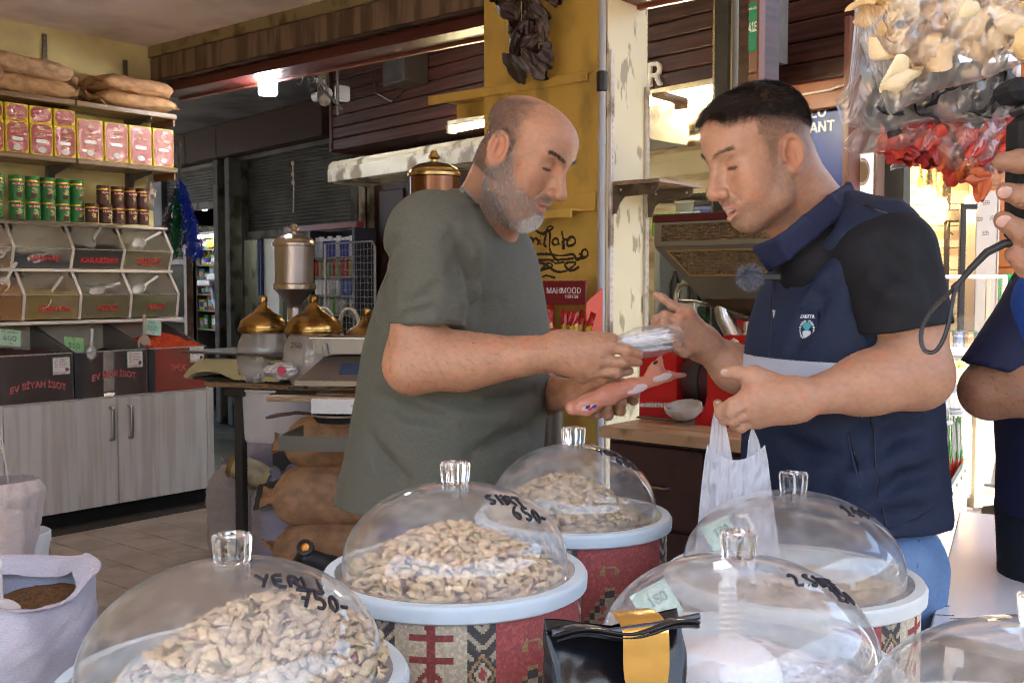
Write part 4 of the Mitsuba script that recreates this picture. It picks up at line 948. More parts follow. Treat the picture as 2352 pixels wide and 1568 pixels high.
for ti, (zt, zb, wt, wb, wo, zm) in enumerate(tiers):
 if ti == 0:
  zt = 1.7505
 side = Polygon([(6.28, zb + 0.006), (wo, zb + 0.006), (wb, zm), (wt, zt), (6.28, zt)])
 for j, u in enumerate(div[ti]):
  M = np.array([[0, 0, 1, u - 0.008], [1, 0, 0, 0], [0, 1, 0, 0], [0, 0, 0, 1.0]])
  part(CAB, 'divider', ext(side, 0.016, M), 'vc_satin', color=WOODC, fr=SHOP)
 for j in range(4):
  a, b = div[ti][j] + 0.010, div[ti][j + 1] - 0.010
  part(CAB, 'lower_pane', trimesh.Trimesh([(a, wo - 0.001, zb + 0.012), (b, wo - 0.001, zb + 0.012), (b, wb + 0.002, zm - 0.002), (a, wb + 0.002, zm - 0.002)], [(0, 1, 2), (0, 2, 3)]), 'scuffed_pane', fr=SHOP)
  part(CAB, 'upper_pane', trimesh.Trimesh([(a, wb + 0.002, zm), (b, wb + 0.002, zm), (b, wt + 0.002, zt - 0.004), (a, wt + 0.002, zt - 0.004)], [(0, 1, 2), (0, 2, 3)]), 'scuffed_pane', fr=SHOP)
  part(CAB, 'hinge_bar', box(a, b, wb - 0.002, wb + 0.005, zm - 0.0035, zm + 0.0015), 'vc_satin', color=(0.35, 0.32, 0.27), fr=SHOP)
  for uu in (a + 0.004, b - 0.020):
   part(CAB, 'clip', mv(box(0, 0.016, -0.006, 0.002, -0.022, 0.022, 0.003), frame((uu, wt + (wb - wt) * 0.14 - 0.003, zt - 0.024), (1, 0, 0), (0, (wt - wb), zt - zm))), 'vc_satin', color=(0.02, 0.02, 0.02), fr=SHOP)
  if names[ti][j]:
   m = text(names[ti][j], 0.031, 0.0012, True, sx=1.05)
   fr = frame(((a + b) / 2 + 0.02, wo - 0.006 + (wb - wo) * 0.35, zb + 0.012 + (zm - zb) * 0.33), (1, 0, 0), (0, -0.9, -0.3))
   Z = np.array([0, wo - wb, zm - zb]) * [1, -1, 1]
   up = np.array([0, wb - wo, zm - zb])
   up /= np.linalg.norm(up)
   A = np.eye(4)
   A[:3, 0], A[:3, 1], A[:3, 2] = (1, 0, 0), up, np.cross((1, 0, 0), up)
   A[:3, 3] = ((a + b) / 2 + 0.012, wo - 0.003 + (wb - wo) * 0.42, zb + 0.012 + (zm - zb) * 0.42)
   part(CAB, 'lettering', m, 'vc_satin', color=(0.70, 0.04, 0.05), fr=SHOP @ A)
   if names[ti][j] == 'ZAHTER':
    A2 = A.copy()
    A2[:3, 3] -= up * 0.028
    part(CAB, 'lettering', text('(DAĞ KEKİĞİ)', 0.011, 0.0012, True), 'vc_satin', color=(0.70, 0.04, 0.05), fr=SHOP @ A2)
   po = {'HAŞHAŞ': '300 TL', 'KARABİBER': '400 TL', 'ZAHTER': '300', 'KİMYON': '300 TL', 'KEKİK': '100 TL', 'NANE': '400'}[names[ti][j]]
   up2 = np.array([0, wt - wb, zt - zm])
   up2 /= np.linalg.norm(up2)
   A3 = np.eye(4)
   c, s = math.cos(0.2), math.sin(0.2)
   A3[:3, 0], A3[:3, 1] = np.array([c, 0, 0]) + up2 * s, np.array([-s, 0, 0]) + up2 * c
   A3[:3, 2] = np.cross(A3[:3, 0], A3[:3, 1])
   A3[:3, 3] = ((a + b) / 2 + 0.015, wb - 0.001 + (wt - wb) * 0.45, zm + (zt - zm) * 0.42)
   part(CAB, 'price_writing', text(po, 0.020, 0.0008), 'vc_satin', color=(0.02, 0.02, 0.025), fr=SHOP @ A3)
  lv = zb + 0.012 + (zm - zb) * 1.15 * level[ti][j]
  sd = ti * 5 + j
  def heap(s, t, a=a, b=b, lv=lv, zt=zt, zb=zb, zm=zm, wo=wo, wb=wb, wt=wt, sd=sd):
   u = a + 0.002 + (b - a - 0.004) * s
   n = meshkit.fbm(np.stack([s * 3 + sd * 5.1, t * 2.5, 0 * s + sd], -1), 4, sd)
   top = lv + (n - 0.5) * 0.10 + 0.035 * t
   top = np.minimum(top, zt - 0.02)
   wf = np.where(top < zm, wo + (wb - wo) * (top - zb) / (zm - zb), wb + (wt - wb) * (top - zm) / (zt - zm)) + 0.007
   w = wf + (6.278 - wf) * t
   return np.stack([u, w, top], -1)
  m = grid(heap, 40, 14)
  fr_ = grid(lambda s, t, h=heap: np.concatenate([(h(s, 0 * t)[..., :1]), np.where(t[..., None] > 0.5, np.minimum(h(s, 0 * t)[..., 1:2], 9), 0) * 0 + (lambda z: np.where(z < zm, wo + (wb - wo) * (z - zb) / (zm - zb), wb + (wt - wb) * (z - zm) / (zt - zm)) + 0.007)(zb + 0.012 + (h(s, 0 * t)[..., 2:] - zb - 0.012) * t[..., None]), zb + 0.012 + (h(s, 0 * t)[..., 2:] - zb - 0.012) * t[..., None]], -1), 40, 12)
  single('spice_heap', cat_([m, fr_]), 'vc_powder', f'heap of {sname[ti][j]} in the ' + ('upper' if ti == 0 else 'lower') + f' spice cabinet tier', 'spice', True, spice[ti][j], SHOP)
def scoop(name, label, M, L=0.12, r=0.034, col=(0.74, 0.72, 0.69), ribbed=False, mtl='vc_satin'):
 k = thing(name, label, 'scoop')
 hp = [(0.03, 0, 0.0), (0.06, 0, 0.004), (L, 0, 0.006)]
 part(k, 'handle', tube(hp, [0.009, 0.0085, 0.010], 10, flat=0.55), mtl, 40, col, M)
 if ribbed:
  part(k, 'grip_rib', [box(0.045 + i * 0.012, 0.048 + i * 0.012, -0.010, 0.010, 0.006, 0.0125) for i in range(int((L - 0.05) / 0.012))], mtl, color=tuple(0.85 * c for c in col), fr=M)
 ang = np.linspace(0.06, math.pi / 2, 7)
 bowl = lathe([(r * math.sin(a), -r * math.cos(a)) for a in ang] + [(r * 0.90, -0.0005)] + [(r * 0.90 * math.sin(a), -r * 0.90 * math.cos(a)) for a in ang[::-1]], 20)
 bowl.apply_scale((1.35, 1, 1.0))
 bowl.apply_translation((-0.012, 0, 0.006))
 part(k, 'bowl', bowl, mtl, 50, col, M)
 return k
for (lab, x, y, w, dirv, L) in (('white scoop sunk in the poppy seed bin', 85, 592, 6.16, (0.8, -0.1, 0.35), 0.16), ('white scoop standing in the black pepper', 208, 560, 6.16, (0.5, -0.05, 0.75), 0.14), ('white scoop lying in the zahter bin', 323, 558, 6.15, (0.85, -0.05, 0.42), 0.16), ('white scoop leaning in the yellow cumin', 105, 690, 6.07, (0.55, -0.1, 0.8), 0.17), ('ribbed white scoop lying in the thyme bin', 226, 668, 6.10, (0.9, 0.0, 0.28), 0.15), ('white scoop standing in the dried mint', 323, 662, 6.09, (0.8, -0.05, 0.5), 0.14), ('white scoop handle in the orange spice at the left edge', 10, 650, 6.08, (0.5, 0, 0.8), 0.14), ('white scoop tip in the tan spice at the left edge', -2, 582, 6.14, (0.8, 0, 0.3), 0.14)):
 o = hit(x, y, SHOP, 1, w)
 scoop('scoop', lab, SHOP @ frame(o, dirv, (0, -0.5, 0.85)), L, 0.036, ribbed='ribbed' in lab)
k = thing('counter_cabinet', 'pale wood grain counter cabinet with chrome handles under the big spice bins', 'cabinet')
part(k, 'carcass', box(1.6, 3.93, 5.752, 6.28, 0.085, 0.724), 'wood_pale', fr=SHOP)
part(k, 'plinth', box(1.6, 3.93, 5.80, 6.2, -0.02, 0.083), 'vc_matte', color=(0.012, 0.012, 0.013), fr=SHOP)
ds = [1.93, 2.598, 3.268, 3.885]
for i in range(3):
 q = part(k, 'door', box(ds[i] + 0.003, ds[i + 1] - 0.003, 5.730, 5.750, 0.088, 0.718, 0.0015), 'wood_pale', fr=SHOP)
 if i:
  u = (3.268 - 0.045) if i == 1 else (3.268 + 0.075)
  pth = [(u, 5.730, 0.665), (u, 5.706, 0.658), (u, 5.702, 0.640), (u, 5.702, 0.50), (u, 5.706, 0.482), (u, 5.730, 0.475)]
  part(q, 'handle', tube(pth, 0.0115, 10), 'vc_metal', 40, (0.42, 0.42, 0.43), SHOP)
part(k, 'end_post', box(3.887, 3.935, 5.732, 5.751, 0.085, 0.722, 0.0015), 'wood_pale', fr=SHOP)
part(k, 'top_edge', box(1.6, 3.94, 5.735, 6.28, 0.7245, 0.7295), 'vc_satin', color=(0.5, 0.46, 0.42), fr=SHOP)
binu = [2.20, 2.592 + 0.425, 3.487, 3.905]
bins = [('EV SİYAH İSOT', 'nearly black crushed isot pepper', (0.05, 0.014, 0.014), 0.04), ('EV MOR İSOT', 'dark purple isot pepper', (0.06, 0.017, 0.018), -0.02), ('İPEK', 'bright red ground pepper', (0.60, 0.06, 0.01), 0.10)]
lx = [(88, 885), (262, 860), (410, 845)]
for i in range(3):
 a, b = binu[i] + 0.012, binu[i + 1] - 0.008
 k = thing('clear_bin', f'big clear acrylic bin lettered {bins[i][0]} on the counter', 'bin')
 wf, wb = 5.745, 6.25
 part(k, 'front_pane', box(a, b, wf, wf + 0.004, 0.731, 0.995), 'scuffed_pane', fr=SHOP)
 part(k, 'front_edge', box(a, b, wf - 0.0015, wf + 0.0055, 0.9955, 1.001), 'vc_satin', color=(0.42, 0.44, 0.42), fr=SHOP)
 sp = ext([(wf + 0.006, 0.732), (wb, 0.732), (wb, 1.135), (wb - 0.02, 1.14), (wf + 0.006, 0.995)], 0.005)
 for u in (a, b - 0.005):
  part(k, 'side', mv(sp, np.array([[0, 0, 1, u], [1, 0, 0, 0], [0, 1, 0, 0], [0, 0, 0, 1.0]])), 'vc_satin', color=(0.16, 0.15, 0.13), fr=SHOP)
 part(k, 'front_strip', box(a - 0.014, a + 0.030, wf - 0.004, wf - 0.0016, 0.731, 0.996), 'vc_satin', color=(0.035, 0.035, 0.042), fr=SHOP)
 part(k, 'back', box(a + 0.006, b - 0.006, wb - 0.006, wb - 0.001, 0.732, 1.135), 'vc_satin', color=(0.50, 0.46, 0.36), fr=SHOP)
 hp = bins[i][3]
 def heap(s, t, a=a, b=b, i=i, hp=hp):
  u = a + 0.008 + (b - a - 0.016) * s
  w = 5.752 + (6.24 - 5.752) * t
  n = meshkit.fbm(np.stack([s * 3.5 + 11 * i, t * 3.5, 0 * s + i], -1), 5, i)
  z = 0.985 + hp * np.sin(np.pi * np.clip(t * 1.1, 0, 1)) * (0.35 + 0.65 * np.sin(np.pi * s)) + (n - 0.5) * 0.05
  if i == 1:
   z = z - 0.045 + 0.06 * np.clip(s - 0.3, 0, 1)
  return np.stack([u, w, z], -1)
 m = grid(heap, 50, 50)
 f2 = grid(lambda s, t, h=heap: np.concatenate([h(s, 0 * t)[..., :2], 0.735 + (h(s, 0 * t)[..., 2:] - 0.735) * t[..., None]], -1), 50, 6)
 single('spice_heap', cat_([m, f2]), 'vc_powder', f'heap of {bins[i][1]} in the big bin lettered {bins[i][0]}', 'spice', True, bins[i][2], SHOP)
 o = hit(*lx[i], SHOP, 1, wf - 0.004)
 m = sub(text(bins[i][0], 0.034, 0.001, True, sx=0.92), 1)
 v = np.array(m.vertices)
 v[:, 1] += -v[:, 0] ** 2 * 1.1 + 0.012
 m.vertices = v
 part(k, 'lettering_edge', [on(m, FACE_MW, o + [0.0015, 0.0005, -0.0015])], 'vc_satin', color=(0.62, 0.62, 0.62), fr=SHOP)
 part(k, 'lettering', [on(m, FACE_MW, o - [0, 0.0012, 0])], 'vc_satin', color=(0.60, 0.09, 0.09), fr=SHOP)
 so = hit((141, 310, 452)[i], (840, 825, 813)[i], SHOP, 1, wf - 0.002)
 sw, sh = 0.052, 0.05
 q = part(k, 'sticker', box(so[0] - sw, so[0] + sw, wf - 0.0018, wf - 0.0005, so[2] - sh, so[2] + sh), 'vc_satin', color=(0.05, 0.30, 0.16), fr=SHOP)
 part(q, 'paper', box(so[0] - sw + 0.003, so[0] + sw - 0.003, wf - 0.0026, wf - 0.0019, so[2] - sh + 0.003, so[2] + sh - 0.003), 'vc_satin', color=(0.72, 0.73, 0.72), fr=SHOP)
 part(q, 'print_line', [box(so[0] - 0.040, so[0] - 0.022, wf - 0.0034, wf - 0.0027, so[2] + 0.038 - 0.009 * j, so[2] + 0.0415 - 0.009 * j) for j in range(7)] + [box(so[0] - 0.014, so[0] + 0.038 - 0.006 * (j % 3), wf - 0.0034, wf - 0.0027, so[2] + 0.038 - 0.009 * j, so[2] + 0.041 - 0.009 * j) for j in range(6)], 'vc_satin', color=(0.55, 0.20, 0.20), fr=SHOP, kind='stuff')
 part(q, 'lettering', on(text('URFA İSOT', 0.011, 0.0008, True), FACE_MW, (so[0] - 0.010, wf - 0.0027, so[2] - 0.038)), 'vc_satin', color=(0.6, 0.04, 0.05), fr=SHOP)
 part(q, 'pepper_picture', on(ext(Point(0, 0).buffer(0.011), 0.0008), FACE_MW, (so[0] + 0.032, wf - 0.0027, so[2] - 0.022)), 'vc_satin', color=(0.22, 0.04, 0.03), fr=SHOP)
for (lab, x, y, tx, t2, col) in (('pale green card priced 400 stuck in the nearly black isot', 22, 775, '400', 'EV SİYAH', (0.42, 0.60, 0.44)), ('bright green card priced 350 stuck in the dark purple isot', 170, 792, '350', 'TL', (0.30, 0.58, 0.25)), ('pale turquoise card priced 350 stuck in the red pepper', 349, 752, '350', 'İPEK', (0.40, 0.62, 0.52))):
 k = thing('price_card', lab, 'card')
 o = hit(x, y, SHOP, 1, 5.93)
 A = SHOP @ rotz(-6 + 5 * (x % 3), o) @ rot((1, 0, 0), -12) @ rot((0, 1, 0), 8)
 part(k, 'card', box(-0.062, 0.062, -0.001, 0.001, -0.048, 0.045), 'vc_matte', color=col, fr=A)
 part(k, 'writing', [on(text(tx, 0.030, 0.0006), FACE_MW, (0, -0.0012, -0.004)), on(text(t2, 0.014, 0.0006), FACE_MW, (0, -0.0012, 0.033)), on(text('TL', 0.012, 0.0006), FACE_MW, (0.01, -0.0012, -0.034))], 'vc_matte', color=(0.03, 0.06, 0.08), fr=A)
k = scoop('scoop', 'white ribbed scoop handle standing between the dark isot bins', SHOP @ frame(hit(209, 805, SHOP, 1, 5.80), (0.02, -0.05, 1), (0, -1, 0)), 0.13, 0.03, ribbed=True)
k = scoop('scoop', 'ribbed white scoop standing in the bright red pepper', SHOP @ frame(hit(331, 785, SHOP, 1, 5.83), (0.03, 0.05, 1), (0, -1, 0)), 0.17, 0.042, (0.62, 0.50, 0.42), ribbed=True)
# ================================================================ the street and stalls on the right
rng = np.random.default_rng(41)
RW = rotz(-20, at(2090, 657, 9.2) * [1, 1, 0])
k = thing('pale_board_wall', 'pale wooden board wall behind the rope pendant lamps', 'wall')
for i in range(17):
 part(k, 'board', box(-0.75, 0.46, 0.0, 0.03, 0.19 * i + 0.003, 0.19 * i + 0.187, 0.004), 'slat_white', fr=RW)
part(k, 'backing', box(-0.75, 0.46, 0.031, 0.12, 0, 3.3), 'vc_satin', color=(0.10, 0.08, 0.06), fr=RW)
part(k, 'corner_post', box(0.46, 0.56, -0.05, 0.1, 0, 3.3, 0.006), 'vc_satin', color=(0.62, 0.56, 0.46), fr=RW)
k = thing('dark_post', 'thin black post among the rope pendant lamps', 'post')
part(k, 'post', box(0.255, 0.30, -0.35, -0.30, 0, 3.3, 0.004), 'vc_satin', color=(0.02, 0.018, 0.016), fr=RW)
k = thing('orange_board_wall', 'orange brown board wall behind the steel fridge', 'wall')
for i in range(15):
 part(k, 'board', box(0.57, 2.2, 0.10, 0.13, 0.22 * i + 0.003, 0.22 * i + 0.217, 0.005), 'vc_satin', color=np.array((0.36, 0.135, 0.05)) * rng.uniform(0.8, 1.15), fr=RW)
part(k, 'backing', box(0.57, 2.2, 0.131, 0.2, 0, 3.3), 'vc_satin', color=(0.05, 0.03, 0.02), fr=RW)
surface('rope', 'vc_matte', 'rope', (0.46, 0.30, 0.15))
bulbs = [(2022, 404, 'first'), (2034, 424, 'second'), (2056, 432, 'third'), (2076, 424, 'fourth'), (2114, 452, 'fifth'), (2133, 444, 'sixth'), (2137, 463, 'seventh'), (2147, 474, 'eighth'), (2167, 472, 'ninth'), (2162, 494, 'tenth')]
for i, (x, y, od) in enumerate(bulbs):
 k = thing('rope_pendant_lamp', f'{od} rope pendant lamp with glowing filament bulb, counting from the left', 'lamp', 'rope pendant lamps before the pale board wall')
 yy = -0.5 - 0.12 * (i % 3)
 o = hit(x, y, RW, 1, yy)
 M = RW @ rotz(0, o)
 lamp(k, 'bulb', lathe([(0, -0.062), (0.022, -0.052), (0.036, -0.02), (0.034, 0.005), (0.018, 0.045), (0.016, 0.058), (0, 0.058)], 14), 7.0, (1.0, 0.66, 0.26), M)
 part(k, 'socket', lathe([(0.018, 0.059), (0.026, 0.062), (0.030, 0.10), (0.024, 0.15), (0.012, 0.17), (0, 0.17)], 12), 'rope', 30, fr=M)
 part(k, 'rope', cyl((0, 0, 0.165), (0, 0, 1.6), 0.013, 8), 'rope', 30, fr=M)
 part(k, 'fray', [tube([(0.02 * math.cos(a), 0.02 * math.sin(a), 0.10), (0.05 * math.cos(a), 0.05 * math.sin(a), 0.085)], [0.004, 0.001], 3, False) for a in np.arange(0, 6.28, 0.5)], 'rope', fr=M)
k = thing('lamp_beam', 'dark overhead timber that the rope lamps hang from', 'beam')
part(k, 'awning_roof', box(-1.1, 2.6, -2.9, 0.3, 3.42, 3.47), 'vc_matte', color=(0.42, 0.36, 0.28), fr=RW)  # unseen roof added to keep direct sun off the stall wall
part(k, 'timber', box(-0.9, 0.6, -0.85, -0.42, 3.28, 3.40, 0.01), 'vc_satin', color=(0.10, 0.06, 0.04), fr=RW)
k = thing('green_sprig', 'leafy green sprig behind the dark haired man\'s shoulder', 'plant')
o = hit(2106, 590, RW, 1, -1.2)
lf = []
for i in range(130):
 h = rng.random()
 a_ = rng.random() * 6.28
 p = np.array([0.03 * math.cos(a_) * (1 - h), 0.03 * math.sin(a_), h * 0.34 - 0.12])
 d = np.array([math.cos(a_), math.sin(a_) * 0.5, 0.7]) * rng.uniform(0.03, 0.09)
 lf.append(tube([p, p + d], [0.007, 0.001], 3, False))
part(k, 'leaves', lf, 'vc_matte', color=(0.09, 0.16, 0.05), fr=RW @ rotz(0, o), kind='stuff')
part(k, 'stem', cyl((0, 0, -0.16), (0, 0, 0.2), 0.006, 6), 'vc_matte', color=(0.12, 0.1, 0.05), fr=RW @ rotz(0, o))
part(k, 'pot', lathe([(0, -0.32), (0.08, -0.32), (0.10, -0.16), (0.09, -0.155), (0, -0.17)], 14), 'vc_satin', 30, (0.3, 0.16, 0.09), RW @ rotz(0, o))
part(k, 'stand', box(-0.1, 0.1, -0.1, 0.1, -o[2], -0.321), 'vc_satin', color=(0.3, 0.2, 0.12), fr=RW @ rotz(0, o))
k = thing('steel_fridge', 'stainless steel fridge with an open glass door at the stall on the right', 'fridge')
FR = rotz(-14, at(2262, 657, 7.6) * [1, 1, 0])
z1 = at(2262, 437, 7.6)[2]
part(k, 'column', box(-0.07, 0.075, 0, 0.5, 0.9, z1, 0.006), 'vc_steel', color=(0.62, 0.56, 0.50), fr=FR)
part(k, 'side_rail', box(0.076, 0.09, 0.0, 0.5, 0.9, z1, 0.003), 'vc_metal', color=(0.75, 0.7, 0.66), fr=FR)
hs = []
for (cx, cz) in ((-0.005, z1 - 0.09), (-0.05, z1 - 0.21), (0.045, z1 - 0.20), (-0.005, z1 - 0.31)):
 for q in range(12):
  hs.append(box(cx - 0.022 + 0.012 * (q % 4) + 0.004 * (q // 4 % 2), cx - 0.014 + 0.012 * (q % 4) + 0.004 * (q // 4 % 2), -0.002, -0.0005, cz - 0.014 + 0.012 * (q // 4), cz - 0.008 + 0.012 * (q // 4)))
part(k, 'vent_hole', hs, 'vc_satin', color=(0.05, 0.045, 0.04), fr=FR, kind='stuff')
part(k, 'door_frame', [box(-0.19, -0.15, -0.1, -0.03, 0.92, z1 - 0.1, 0.006), box(-0.15, -0.075, -0.08, -0.05, z1 - 0.14, z1 - 0.1, 0.004)], 'vc_satin', color=(0.03, 0.03, 0.032), fr=FR)
part(k, 'door_glass', box(-0.149, -0.075, -0.066, -0.062, 0.93, z1 - 0.141), 'pane', fr=FR)
part(k, 'hinge_box', [box(0.092, 0.16, 0.02, 0.3, 0.95 + i * 0.2, 1.08 + i * 0.2, 0.006) for i in range(2)], 'vc_satin', color=(0.06, 0.05, 0.05), fr=FR)
part(k, 'base', box(-0.3, 0.5, 0.05, 0.5, 0, 0.9, 0.01), 'vc_steel', color=(0.55, 0.52, 0.5), fr=FR)
k = thing('black_box', 'black wall box beside the rope pendant lamps', 'box')
o = hit(2183, 497, RW, 1, -0.3)
part(k, 'case', box(o[0] - 0.10, o[0] + 0.12, -0.42, -0.25, o[2] - 0.05, o[2] + 0.05, 0.01), 'vc_satin', color=(0.03, 0.026, 0.024), fr=RW)
part(k, 'cable', tube([(o[0] - 0.02, -0.4, o[2] - 0.05), (o[0] - 0.03, -0.4, o[2] - 0.12), (o[0] + 0.02, -0.4, o[2] - 0.16)], 0.006, 5), 'vc_satin', color=(0.02, 0.02, 0.02), fr=RW)
part(k, 'arm', box(o[0] + 0.1, o[0] + 0.2, -0.34, 0.1, o[2] - 0.02, o[2] + 0.02), 'vc_satin', color=(0.03, 0.026, 0.024), fr=RW)
k = thing('glass_showcase', 'sunlit glass showcase with pale frame at the stall on the right', 'showcase')
SCF = rotz(-14, at(2240, 657, 6.7) * [1, 1, 0])
zt, zb = at(2240, 632, 6.7)[2], at(2240, 800, 6.7)[2]
part(k, 'top', box(-0.32, 0.19, 0, 0.55, zt - 0.02, zt, 0.004), 'vc_satin', color=(0.7, 0.68, 0.64), fr=SCF)
part(k, 'post', box(0.16, 0.19, 0.0, 0.03, zb, zt - 0.02, 0.003), 'vc_satin', color=(0.62, 0.55, 0.42), fr=SCF)
part(k, 'post', box(0.16, 0.19, 0.52, 0.55, zb, zt - 0.02, 0.003), 'vc_satin', color=(0.62, 0.55, 0.42), fr=SCF)
part(k, 'post', box(-0.32, -0.29, 0.52, 0.55, zb, zt - 0.02, 0.003), 'vc_satin', color=(0.62, 0.55, 0.42), fr=SCF)
part(k, 'front_glass', box(-0.32, 0.16, 0.010, 0.014, zb, zt - 0.021), 'pane', fr=SCF)
part(k, 'base', box(-0.34, 0.20, -0.02, 0.57, zb - 0.05, zb, 0.006), 'vc_satin', color=(0.48, 0.48, 0.50), fr=SCF)
part(k, 'paper_sheet', box(-0.31, -0.2, 0.05, 0.3, zt + 0.001, zt + 0.012), 'vc_matte', color=(0.75, 0.72, 0.68), fr=SCF)
part(k, 'body', box(-0.34, 0.20, 0.0, 0.55, 0.1, zb - 0.051, 0.01), 'vc_satin', color=(0.5, 0.48, 0.46), fr=SCF)
for i in range(14):
 c = [(0.5, 0.5, 0.5), (0.45, 0.28, 0.14), (0.12, 0.25, 0.12), (0.2, 0.25, 0.4)][rng.integers(4)]
 single('glass_jar', lathe([(0, 0), (0.03, 0), (0.033, 0.01), (0.033, 0.07), (0.026, 0.08), (0.028, 0.1), (0, 0.1)], 10), 'vc_gloss', f'{ORD[i % 7]} small jar in the ' + ('front' if i < 7 else 'back') + ' row inside the sunlit showcase', 'jar', 30, c, SCF @ rotz(0, (-0.27 + 0.065 * (i % 7), 0.12 + 0.25 * (i // 7), zb + 0.001)), 'jars in the showcase')
k = thing('fruit_cart', 'street cart with white mosaic side and timber edge holding limes', 'cart')
CF = rotz(18, at(2205, 657, 5.5) * [1, 1, 0])
zt = at(2205, 852, 5.5)[2]
part(k, 'top', box(-0.35, 0.13, 0.0, 1.2, zt - 0.03, zt, 0.005), 'vc_satin', color=(0.50, 0.50, 0.52), fr=CF)
part(k, 'timber_edge', [box(-0.35, 0.145, -0.02, -0.001, zt - 0.07, zt + 0.015, 0.004), box(0.131, 0.15, 0.0, 1.2, zt - 0.07, zt + 0.015, 0.004)], 'vc_satin', color=(0.62, 0.50, 0.30), fr=CF)
part(k, 'side', [box(-0.33, 0.11, 0.0, 0.02, 0.25, zt - 0.071), box(0.09, 0.11, 0.02, 1.15, 0.25, zt - 0.071)], 'vc_satin', color=(0.30, 0.30, 0.32), fr=CF)
tl = []
for i in range(22):
 for j in range(15):
  tl.append(box(-0.32 + 0.0195 * i, -0.303 + 0.0195 * i, -0.004, -0.0005, 0.27 + 0.024 * j + 0.002, 0.292 + 0.024 * j))
for i in range(36):
 for j in range(15):
  tl.append(box(0.1105, 0.114, 0.03 + 0.03 * i, 0.057 + 0.03 * i, 0.27 + 0.024 * j + 0.002, 0.292 + 0.024 * j))
part(k, 'mosaic_tile', tl, 'vc_satin', color=(0.62, 0.62, 0.63), fr=CF, kind='stuff')
part(k, 'corner_post', box(0.10, 0.16, -0.03, 0.03, 0.2, zt - 0.07, 0.004), 'vc_satin', color=(0.60, 0.50, 0.33), fr=CF)
part(k, 'chassis', box(-0.35, 0.16, -0.02, 1.2, 0.14, 0.20, 0.005), 'vc_satin', color=(0.12, 0.11, 0.12), fr=CF)
part(k, 'caster', [cyl((0.09, 0.1, 0.055), (0.12, 0.1, 0.055), 0.055, 14), box(0.08, 0.13, 0.07, 0.13, 0.06, 0.14)], 'vc_satin', color=(0.03, 0.03, 0.03), fr=CF)
part(k, 'caster', [cyl((0.09, 1.0, 0.055), (0.12, 1.0, 0.055), 0.055, 14), box(0.08, 0.13, 0.97, 1.03, 0.06, 0.14)], 'vc_satin', color=(0.03, 0.03, 0.03), fr=CF)
for i in range(10):
 single('lime', ball((0, 0, 0.026), 0.026, 2, (1.15, 1, 1)), 'vc_gloss', f'pale green lime on the street cart, {ORD[i]} from the near end', 'lime', True, (0.38, 0.45, 0.13), CF @ rotz(rng.uniform(0, 90), (-0.02 + 0.055 * (i % 3), 0.08 + 0.10 * (i // 3), zt + 0.001)), 'limes on the cart')
k = thing('timber_platform', 'grey weathered timber platform steps beside the street cart', 'platform')
PF = rotz(26, at(2262, 1000, 5.75) * [1, 1, 0])
part(k, 'upper_board', box(-0.25, 0.32, -0.05, 1.3, 0.17, 0.20, 0.006), 'vc_dirty', color=(0.40, 0.35, 0.32), fr=PF)
part(k, 'riser', box(0.28, 0.315, -0.05, 1.3, 0.005, 0.169, 0.004), 'vc_dirty', color=(0.52, 0.45, 0.34), fr=PF)
part(k, 'lower_board', box(-0.45, 0.12, -0.30, -0.055, 0.09, 0.115, 0.006), 'vc_dirty', color=(0.27, 0.22, 0.20), fr=PF)
part(k, 'bearer', box(0.03, 0.10, -0.28, -0.10, 0.0, 0.089, 0.004), 'vc_dirty', color=(0.22, 0.18, 0.17), fr=PF)
k = thing('wooden_stool', 'small turned leg wooden stool standing on the street near the cart', 'stool')
o = at(2317, 945, 6.6) * [1, 1, 0]
for dx, dy in ((0, 0), (0.22, 0.02), (0.05, 0.22), (0.24, 0.22)):
 part(k, 'leg', lathe([(0.018, 0.2), (0.022, 0.22), (0.026, 0.27), (0.018, 0.31), (0.028, 0.33), (0.02, 0.36), (0.03, 0.40), (0.03, 0.43), (0, 0.43)], 12, (dx, dy, -0.2)), 'vc_satin', 30, (0.55, 0.30, 0.12), rotz(0, o))
part(k, 'seat', box(-0.05, 0.29, -0.05, 0.27, 0.231, 0.262, 0.008), 'vc_satin', color=(0.58, 0.34, 0.15), fr=rotz(0, o))
k = thing('steel_trough', 'long stainless steel trough holding the pepper jars by the street', 'trough')
a, b = at(2219, 1057, 3.266), at(2146, 1185, 2.474)
A2 = frame((a * [1, 1, 0] + b * [1, 1, 0]) / 2, (b - a) * [1, 1, 0])
L = np.linalg.norm((b - a)[:2])
za = (a[2] + b[2]) / 2
part(k, 'outer_side', box(-L / 2, L / 2, 0.0, 0.004, 0.25, 0.835), 'vc_steel', color=(0.60, 0.56, 0.53), fr=A2)
part(k, 'rim', box(-L / 2, L / 2, -0.004, 0.010, 0.8355, 0.845, 0.002), 'vc_metal', color=(0.7, 0.68, 0.66), fr=A2)
part(k, 'inner_side', box(-L / 2, L / 2, -0.40, -0.396, 0.25, 0.835), 'vc_steel', color=(0.55, 0.52, 0.5), fr=A2)
part(k, 'end', box(-L / 2 - 0.004, -L / 2, -0.40, 0.004, 0.25, 0.835), 'vc_steel', color=(0.55, 0.52, 0.5), fr=A2)
part(k, 'floor', box(-L / 2, L / 2, -0.395, -0.001, 0.75, 0.755), 'vc_steel', color=(0.4, 0.38, 0.36), fr=A2)
part(k, 'leg', [box(x, x + 0.03, y, y + 0.03, 0, 0.25) for x in (-L / 2, L / 2) for y in (-0.39, -0.03)][0], 'vc_steel', color=(0.4, 0.38, 0.36), fr=A2)
part(k, 'leg', box(L / 2, L / 2 + 0.03, -0.03, 0, 0, 0.25), 'vc_steel', color=(0.4, 0.38, 0.36), fr=A2)
